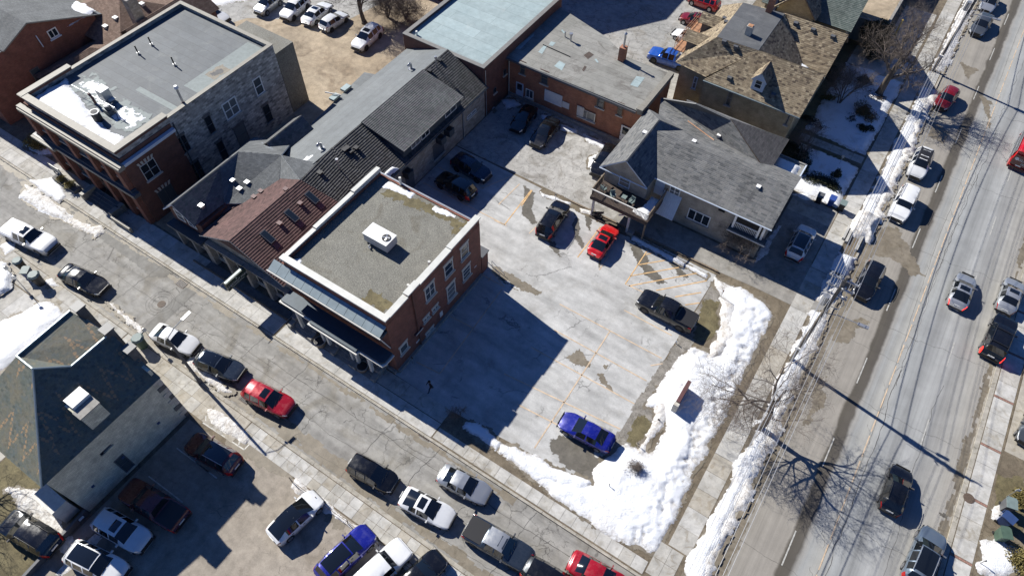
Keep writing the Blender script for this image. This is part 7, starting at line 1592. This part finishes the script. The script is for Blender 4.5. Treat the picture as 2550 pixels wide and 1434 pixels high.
# balcony furniture
def chair(x, y, z, ang, lab, mat='greybin'):
    r = empty('garden_chair', (0, 0, 0), lab, 'chair', 'plastic chairs on the balcony'); boxobj('seat', mat, r, -.24, .24, -.24, .24, .4, .44); boxobj('backrest', mat, r, -.24, .24, .22, .27, .45, .9)
    for dx in (-.22, .22):
        boxobj('armrest', mat, r, dx-.03, dx+.03, -.22, .22, .62, .65)
        for dy in (-.2, .2): boxobj('leg', mat, r, dx-.02, dx+.02, dy-.02, dy+.02, 0, .399)
    r.location = (x, y, z); r.rotation_euler = (0, 0, ang)
chair(-18.2, 44.9, 2.96, R(160), 'pale plastic chair at the left end of the balcony'); chair(-15.1, 44.9, 2.96, R(-10), 'pale blue grey plastic chair facing out, right of the small table'); chair(-17.0, 44.6, 2.96, R(40), 'overturned looking pale chair in the middle of the balcony')
tb = empty('side_table', (-15.9, 44.9, 2.96), 'small square table next to a plastic chair on the balcony', 'table'); ybox('table_top', 'greybin', tb, -16.2, -15.7, 44.7, 45.2, 3.45, 3.49)
for dx in (-.2, .2): ybox('leg', 'greybin', tb, -15.95+dx-.02, -15.95+dx+.02, 44.75, 44.79, 2.96, 3.449)
# heat pumps on the stone range wall
for (px, lab) in [((1118, 325), 'dark condenser hung on the stone wall below the dormer'), ((1016, 430), 'dark condenser on brackets nearest the gravel roofed building'), ((1098, 345), 'dark condenser beside the wall door, the middle one')]:
    y, z_ = ATX(*px, -35.7); r = empty('wall_condenser', (-35.7, y, z_-.4), lab, 'air conditioner'); ybox('casing', 'darkmetal', r, -36.08, -35.3, y-.42, y+.42, z_-.5, z_+.25); b = MB(); b.cyl((-35.7, y, z_+.255), (-35.7, y, z_+.28), .3, n=14); b.obj('fan_grille', 'black', r); ybox('bracket', 'steelgrey', r, -36.08, -35.3, y-.3, y+.3, z_-.58, z_-.51)
# metal loading ramp rails behind the brick building
rr = empty('ramp_railing', (-22.3, 29.5, 0), 'low metal ramp railing at the rear corner of the brick building', 'railing'); b = MB(); P = G(1214, 655, .8); Q = G(1245, 685, .4)
b.tube([(P[0], P[1], .2), (P[0], P[1], 1.0), (Q[0], Q[1], .5), (Q[0], Q[1], .1)], .03, 6); b.tube([(P[0]+.3, P[1]+.3, .2), (P[0]+.3, P[1]+.3, 1.0), (Q[0]+.3, Q[1]+.3, .5), (Q[0]+.3, Q[1]+.3, .1)], .03, 6); b.obj('rail', 'galv', rr)
# lot edge: timbers along the fence line
for i in range(9):
    a = (-21.5+i*1.85, 44.28); b = MB(); b.box(a[0], a[0]+1.78, 44.24, 44.4, .11, .25+(i % 3)*.015); tag(b.obj('edging_timber', 'wood'), ['first', 'second', 'third', 'fourth', 'fifth', 'sixth', 'seventh', 'eighth', 'ninth'][i]+' weathered edging timber from the left between the lot and the cracked yard', 'timber', 'edging timbers at the top of the lot')
# fence of the lower car park
fp = [(-30.2, 6.75), (-26.4, 6.7), (-24.3, 6.68), (-21.6, 6.66), (-18.6, 6.66), (-15.6, 6.65), (-12.4, 6.65), (-9.2, 6.65), (-6.0, 6.65)]
fn = empty('post_and_chain_fence', (-18, 6.66, 0), 'low chain fence with thin leaning posts between the pavement and lower car park', 'fence')
for i, p in enumerate(fp[2:]): b = MB(); b.cyl((p[0], p[1], .1), (p[0]+random.uniform(-.12, .12), p[1]+.05, 1.0), .035, n=6); b.obj('post', 'iron', fn)
for i in range(2, len(fp)-1):
    a, c = fp[i], fp[i+1]; b = MB(); b.tube([(a[0]+(c[0]-a[0])*t, a[1], .85-.5*4*t*(1-t)*.5) for t in np.linspace(0, 1, 7)], .018, 4); b.obj('chain', 'iron', fn)
lw = empty('low_boundary_wall', (-36, -7, 0), 'low grey wall with small white plates between the black crossover and the shaded cars', 'wall')
P = G(222, 1275, .1); Q = G(60, 1450, .1); b = MB(); d = np.array([Q[0]-P[0], Q[1]-P[1]]); n = np.array([-d[1], d[0]])/np.linalg.norm(d)*.11
b.prism([(P[0]-n[0], P[1]-n[1]), (P[0]+n[0], P[1]+n[1]), (Q[0]+n[0], Q[1]+n[1]), (Q[0]-n[0], Q[1]-n[1])], 0, .75); b.obj('wall', 'steelgrey', lw)
for t in (.1, .62): q = np.array(P)+d*t; ybox('small_plate', 'plate', lw, q[0]+.12, q[0]+.3, q[1]-.2, q[1]+.2, .6, .64)
# rubbish pile by the balcony post
rb = empty('junk_pile', (*G(1480, 535), 0), 'dark heap of bags and timber at the foot of the white balcony post', 'junk pile'); c = G(1482, 536, .2)
b = MB(); rs = np.random.RandomState(4)
for i in range(5): b.obox((c[0]+rs.normal()*.35, c[1]+rs.normal()*.25, .3+.1*i), (.3*rs.rand()+.1, .1*rs.normal(), .05), (.1*rs.normal(), .15, 0), (0, .05, .12))
b.obj('bags', 'black', rb); b = MB(); b.tube([(c[0]-.5, c[1]-.4, .2), (c[0]+2.2, c[1]-.5, .35)], .05, 4); b.tube([(c[0]+.3, c[1]-.1, .3), (c[0]+1.6, c[1]-.6, .2)], .07, 4); b.obj('boards', 'darkwood', rb)
cb = empty('post_footing', (*G(1566, 578), 0), 'pale concrete footing block with the balcony post on it', 'concrete block'); c = G(1570, 582, .1); ybox('block', 'stone', cb, c[0]-.3, c[0]+.3, c[1]-.3, c[1]+.3, .1, .5)
# snow covered concrete barriers at the road edge beside the driveway
for i, (px, l) in enumerate([((2105, 582), 1.9), ((2112, 590), 1.9), ((2138, 608), 2.2)]):
    c = G(*px, .1); b = MB(); b.box(c[0]-.12, c[0]+.12, c[1]-l/2, c[1]+l/2, .1, .4); tag(b.obj('kerb_block', 'concrete2'), ['pale concrete kerb block nearest the pavement beside the wet patch', 'middle concrete kerb block beside the wet patch', 'pale concrete kerb block nearest the road beside the wet patch'][i], 'concrete block')
# garden ornament post
mp = signpost((2088, 412), 1.5, 'small garden post with pale top in the snowy front garden', face='palestone', w=.25, hh=.35, cat='post', name='garden_post')

# ================================================================== TREES AND SHRUBS
def tree(x, y, h, spread, r0, lab, seed, levels=5, lean=(0, 0), nb=4, group=None, start=.35, z=.1, bark='bark', cat='bare tree', name='bare_tree', trunkfrac=.4, multi=1):
    rs = np.random.RandomState(seed); root = empty(name, (x, y, z), lab, cat, group); T = MB(); C = MB(); twig = [0]
    def seg(b, pts, r1, r2, n):
        rr = np.linspace(r1, r2, len(pts))
        for i in range(len(pts)-1): b.cyl(pts[i], pts[i+1], rr[i], rr[i+1], n, cap=False)
    def grow(p, d, L, r, lev):
        n = 5 if lev < 2 else 4; pts = [p]; q = p.copy(); dd = d.copy()
        for i in range(n):
            dd = dd+rs.normal(size=3)*(.10 if lev == 0 else .20)+np.array([0, 0, .05 if lev else 0]); dd /= np.linalg.norm(dd); q = q+dd*L/n; pts.append(q.copy())
        re = r*(.55 if lev < levels else .3); seg(T if lev == 0 else C, pts, r, re, 9 if lev == 0 else (6 if lev < 3 else 3))
        if lev >= levels: return
        k = nb+(1 if lev else 1)
        for j in range(k):
            t = start+(1-start)*(j+.5)/k if lev == 0 else .25+.75*(j+.6)/k; i = min(n-1, int(t*n)); b0 = pts[i]+(pts[i+1]-pts[i])*(t*n-i); u = pts[i+1]-pts[i]; u = u/np.linalg.norm(u)
            w = rs.normal(size=3); w -= u*np.dot(w, u); w /= np.linalg.norm(w); a = (.75+.5*rs.rand())*spread if lev < 2 else .6+.5*rs.rand()
            nd = u*math.cos(a)+w*math.sin(a); grow(b0, nd/np.linalg.norm(nd), L*(.62+.22*rs.rand())*(1.0 if lev else (1-trunkfrac)/trunkfrac*.72), max(.008, r*(.5 if lev else .55)*(1-.3*t)), lev+1)
    for k in range(multi):
        d = np.array([lean[0]+(rs.normal()*.28 if multi > 1 else 0), lean[1]+(rs.normal()*.28 if multi > 1 else 0), 1.0]); grow(np.array([x+(rs.normal()*.1 if multi > 1 else 0), y, z]), d/np.linalg.norm(d), h*trunkfrac, r0, 0)
    if multi == 1: T.cyl((x, y, z-.1), (x+lean[0]*.3, y+lean[1]*.3, z+.35), r0*1.5, r0*1.0, n=12)
    T.obj('trunk', bark, root, smooth=True, uv=False); C.obj('crown', 'twig', root, smooth=True, uv=False); return root
tx, ty = G(1888, 1066); tree(tx, ty, 10.6, .75, .27, 'large bare street tree in the snowy verge casting a branching shadow over the road', 11, levels=5, nb=4, lean=(.06, .06), trunkfrac=.42, start=.5)
tx, ty = G(2186, 238); tree(tx, ty, 11.5, .6, .42, 'big rough barked bare tree beside the upper pavement', 22, levels=5, nb=4, bark='bark', lean=(.06, .12), trunkfrac=.5)
tx, ty = G(2088, 262); tree(tx, ty, 6.0, .55, .08, 'slender multi stemmed bare tree near the buff brick house corner', 33, levels=4, nb=4, multi=4, trunkfrac=.45)
tx, ty = G(2005, 388); tree(tx, ty, 4.6, .9, .10, 'small twisted bare tree in the beige house garden', 44, levels=4, nb=4, multi=2, trunkfrac=.4)
tx, ty = G(908, 60); tree(tx, ty, 8.5, .7, .3, 'bare tree at the edge of the sandy back lot', 55, levels=5, nb=4, trunkfrac=.45)
tx, ty = G(965, 45); tree(tx, ty, 5.5, .8, .12, 'scrubby bare tree by the graffiti wall', 66, levels=4, nb=5, multi=3)
tx, ty = G(1010, 50); tree(tx, ty, 4.5, .9, .10, 'low tangle of bare branches behind the teal roofed building', 67, levels=4, nb=5, multi=3)
tree(-47.5, -8.5, 9.5, .8, .25, 'bare tree just beyond the left edge whose branches shade the lawn', 77, levels=4, nb=4)
tx, ty = G(1142, 1038); tree(tx, ty, 1.6, .7, .04, 'small bare sapling in the shaded verge at the lot corner', 88, levels=3, nb=4, multi=3)
tx, ty = G(1840, 632); tree(tx, ty, 3.6, .8, .04, 'leafless climbing shrub on the beige house wall', 99, levels=4, nb=4, multi=3, name='bare_shrub', cat='shrub')
tx, ty = G(1810, 600); tree(tx, ty, 3.8, .7, .04, 'leafless climbing shrub left of the corner porch', 98, levels=4, nb=4, multi=2, name='bare_shrub', cat='shrub')
def bush(px, r, h, n, mat, lab, seed, z=.1, ls=.07, flat=.0, cat='shrub', name='shrub', ell=(1, 1), ang=0):
    c = G(*px, z); root = empty(name, (c[0], c[1], z), lab, cat); rs = np.random.RandomState(seed); b = MB(); k = 14; cl = [(rs.normal()*.35, rs.normal()*.35, .25+.6*rs.rand(), .3+.3*rs.rand()) for _ in range(k)]
    ca, sa = math.cos(ang), math.sin(ang)
    for i in range(n):
        q = cl[rs.randint(k)]; d = rs.normal(size=3); d /= np.linalg.norm(d); rr = q[3]*(.55+.45*rs.rand()); lx_ = (q[0]+d[0]*rr)*r*ell[0]; ly_ = (q[1]+d[1]*rr)*r*ell[1]
        p = np.array([c[0]+lx_*ca-ly_*sa, c[1]+lx_*sa+ly_*ca, z+max(.03, (q[2]*.7+d[2]*rr*.6)*h)]); u = rs.normal(size=3); u /= np.linalg.norm(u); w = np.cross(u, rs.normal(size=3)); w /= np.linalg.norm(w); s = ls*(.6+.8*rs.rand())
        b.add([p-u*s, p+w*s*.6, p+u*s, p-w*s*.6], [(0, 1, 2, 3)])
    b.obj('foliage', mat, root, uv=False); b = MB()
    for i in range(9): a = rs.rand()*6.28; b.cyl((c[0], c[1], z-.03), (c[0]+math.cos(a)*r*.5, c[1]+math.sin(a)*r*.5, z+h*.7), .02, .008, 4)
    b.obj('stems', 'twig', root, uv=False); return root
bush((2150, 283), 1.6, 1.3, 4200, 'leafrust', 'rust brown round shrub half in sun in the upper front garden', 1, ls=.06); bush((2120, 300), .9, .5, 600, 'darkwood', 'low dark twiggy shrub beside the rust brown shrub', 2); bush((2155, 325), .9, .8, 1600, 'leaf', 'dark green shrub below the rust brown shrub', 3)
bush((2172, 130), 2.9, 4.6, 12000, 'leaf', 'tall dark evergreen bush between driveway and green roofed house', 4, ls=.09); bush((2060, 190), 1.3, 1.6, 3500, 'leaf', 'dark evergreen against the buff brick house corner', 5, ls=.07); bush((2148, 205), .8, .9, 1400, 'leaf', 'small dark shrub beside the big tree trunk, upper one', 6); bush((2180, 243), 1.2, .5, 1200, 'darkwood', 'dark ring of cuttings round the base of the big tree', 7)
bush((2062, 248), .8, .8, 1400, 'leafolive', 'small olive shrub in the sunlit snow by the house', 8); bush((2030, 450), 1.3, .8, 2500, 'leaf', 'clipped dark hedge bush above the wheelie bins, left part', 9, ell=(1.6, .7)); bush((2062, 465), 1.2, .8, 2200, 'leaf', 'clipped dark hedge bush above the wheelie bins, right part', 10, ell=(1.4, .7)); bush((2080, 440), .6, 1.3, 1200, 'leaf', 'narrow upright evergreen at the end of the hedge', 12)
bush((1975, 405), 2.2, 1.6, 6000, 'leaf', 'large dark evergreen mass between beige house and small tree', 13, ls=.08); bush((1955, 370), 1.3, 1.0, 2500, 'leaf', 'dark low evergreen beside the path of the buff brick house', 14); bush((2040, 318), .8, .4, 700, 'darkwood', 'low dark ground shrub lining the garden path, upper', 15, ell=(1.8, .6)); bush((2020, 300), .7, .4, 700, 'leaf', 'low dark ground shrub lining the garden path, lower', 16, ell=(1.8, .6))
bush((1582, 1168), .9, .9, 500, 'twig', 'round leafless shrub alone in the corner snow', 17, ls=.05); bush((95, 360), 1.3, 1.3, 3800, 'leafolive', 'olive green shrub between the brick house and the stone block', 18, ls=.08); bush((2545, 1400), 1.6, 1.2, 4500, 'leafolive', 'mossy green shrub at the lower right corner', 19, ls=.07); bush((2538, 1240), .8, .5, 1400, 'leafolive', 'low olive shrub behind the east pavement', 20)
bush((1720, 805), .5, .2, 400, 'leafolive', 'low dry grass clump at the edge of the lot near the pickup', 24)
# radiating twigs of the corner shrub
c = G(1582, 1168, .3); tree(c[0], c[1], 1.4, 1.1, .03, 'thin twiggy stems rising through the round corner shrub', 101, levels=2, nb=5, multi=9, name='bare_shrub', cat='shrub', z=.25)

# ================================================================== PERSON
def person(px, ang, lab):
    c = G(*px, .115); r = empty('person', (0, 0, 0), lab, 'person')
    # walking figure, joints in metres: pelvis first so the skin is rooted there
    J = {'pel': (0, 0, .95, .13, .11), 'wst': (.02, 0, 1.12, .13, .10), 'chs': (.04, 0, 1.34, .17, .12), 'nck': (.05, 0, 1.50, .06, .06), 'hdb': (.06, 0, 1.60, .075, .08), 'hdt': (.07, 0, 1.72, .085, .095),
         'hl': (.0, .10, .90, .09, .09), 'kl': (.20, .11, .52, .065, .065), 'al': (.28, .11, .10, .045, .045), 'tl': (.42, .12, .05, .04, .04), 'hr': (.0, -.10, .90, .09, .09), 'kr': (-.02, -.11, .50, .065, .065), 'ar': (-.27, -.11, .16, .045, .045), 'tr': (-.16, -.12, .06, .04, .035),
         'sl': (.03, .19, 1.42, .065, .065), 'el': (-.08, .25, 1.14, .05, .05), 'wl': (.06, .26, .92, .035, .035), 'sr': (.03, -.19, 1.42, .065, .065), 'er': (.06, -.26, 1.15, .05, .05), 'wr': (.22, -.24, .98, .035, .035)}
    Eg = [('pel', 'wst'), ('wst', 'chs'), ('chs', 'nck'), ('nck', 'hdb'), ('hdb', 'hdt'), ('pel', 'hl'), ('hl', 'kl'), ('kl', 'al'), ('al', 'tl'), ('pel', 'hr'), ('hr', 'kr'), ('kr', 'ar'), ('ar', 'tr'), ('chs', 'sl'), ('sl', 'el'), ('el', 'wl'), ('chs', 'sr'), ('sr', 'er'), ('er', 'wr')]
    ks = list(J)
    # hands: palm and five bent fingers as part of the same skin
    for s, w in ((1, 'wl'), (-1, 'wr')):
        x, y, z_ = J[w][:3]; pm = 'pm%d' % s; J[pm] = (x+.03, y, z_-.07, .03, .02); Eg.append((w, pm)); ks.append(pm)
        for i in range(5):
            a = 'fa%d%d' % (s, i); b_ = 'fb%d%d' % (s, i); off = (i-2)*.017
            if i == 4: J[a] = (x+.06, y-s*.02, z_-.06, .010, .010); J[b_] = (x+.08, y-s*.025, z_-.09, .009, .009)
            else: J[a] = (x+.035+off, y, z_-.115, .010, .010); J[b_] = (x+.045+off, y-s*.012, z_-.15+abs(off)*.3, .008, .008)
            Eg += [(pm, a), (a, b_)]; ks += [a, b_]
    me = bpy.data.meshes.new('body'); me.from_pydata([J[k][:3] for k in ks], [(ks.index(a), ks.index(b_)) for a, b_ in Eg], []); o = bpy.data.objects.new('body', me); COL.objects.link(o)
    mo = o.modifiers.new('s', 'SKIN'); sv = me.skin_vertices[0].data
    for i, k in enumerate(ks): sv[i].radius = J[k][3:5]; sv[i].use_root = (k == 'pel')
    su = o.modifiers.new('u', 'SUBSURF'); su.levels = 1; su.render_levels = 1
    bpy.context.view_layer.update(); dg = bpy.context.evaluated_depsgraph_get(); m2 = bpy.data.meshes.new_from_object(o.evaluated_get(dg)); o.modifiers.clear(); o.data = m2; m2.materials.clear()
    for nm in ('skin', 'cloth', 'denim'): m2.materials.append(M[nm])
    for p in m2.polygons:
        q = p.center; p.use_smooth = True
        p.material_index = 0 if (q[2] > 1.5 or (q[2] < .93 and abs(q[1]) > .2)) else (1 if q[2] > .93 or q[2] < .12 else 2)
    o.parent = r
    b = MB(); b.cyl((.055, 0, 1.66), (.05, 0, 1.80), .115, .07, n=14); b.cyl((.02, 0, 1.55), (.035, 0, 1.67), .10, .115, n=14); h = b.obj('hood', 'cloth', smooth=True, uv=False); h.parent = r
    # face: eyes, nose, mouth, ears
    b = MB()
    for s in (1, -1): b.cyl((.155, s*.032, 1.675), (.163, s*.032, 1.675), .012, n=8)
    b.box(.15, .158, -.025, .025, 1.60, 1.608); f = b.obj('eyes_and_mouth', 'black', uv=False); f.parent = r
    b = MB(); b.cyl((.15, 0, 1.66), (.178, 0, 1.635), .008, .014, n=8)
    for s in (1, -1): b.obox((.06, s*.088, 1.66), (.02, 0, 0), (0, .008, 0), (0, 0, .03))
    f = b.obj('nose_and_ears', 'skin', uv=False); f.parent = r
    b = MB(); b.prism([(-.20, -.17), (.20, -.19), (.21, .19), (-.20, .17)], 1.02, 1.40); jk = b
    r.location = (c[0], c[1], .112); r.rotation_euler = (0, 0, ang); return r
person((1074, 972), R(-115), 'person in black hooded jacket walking in the shaded corner of the lot')
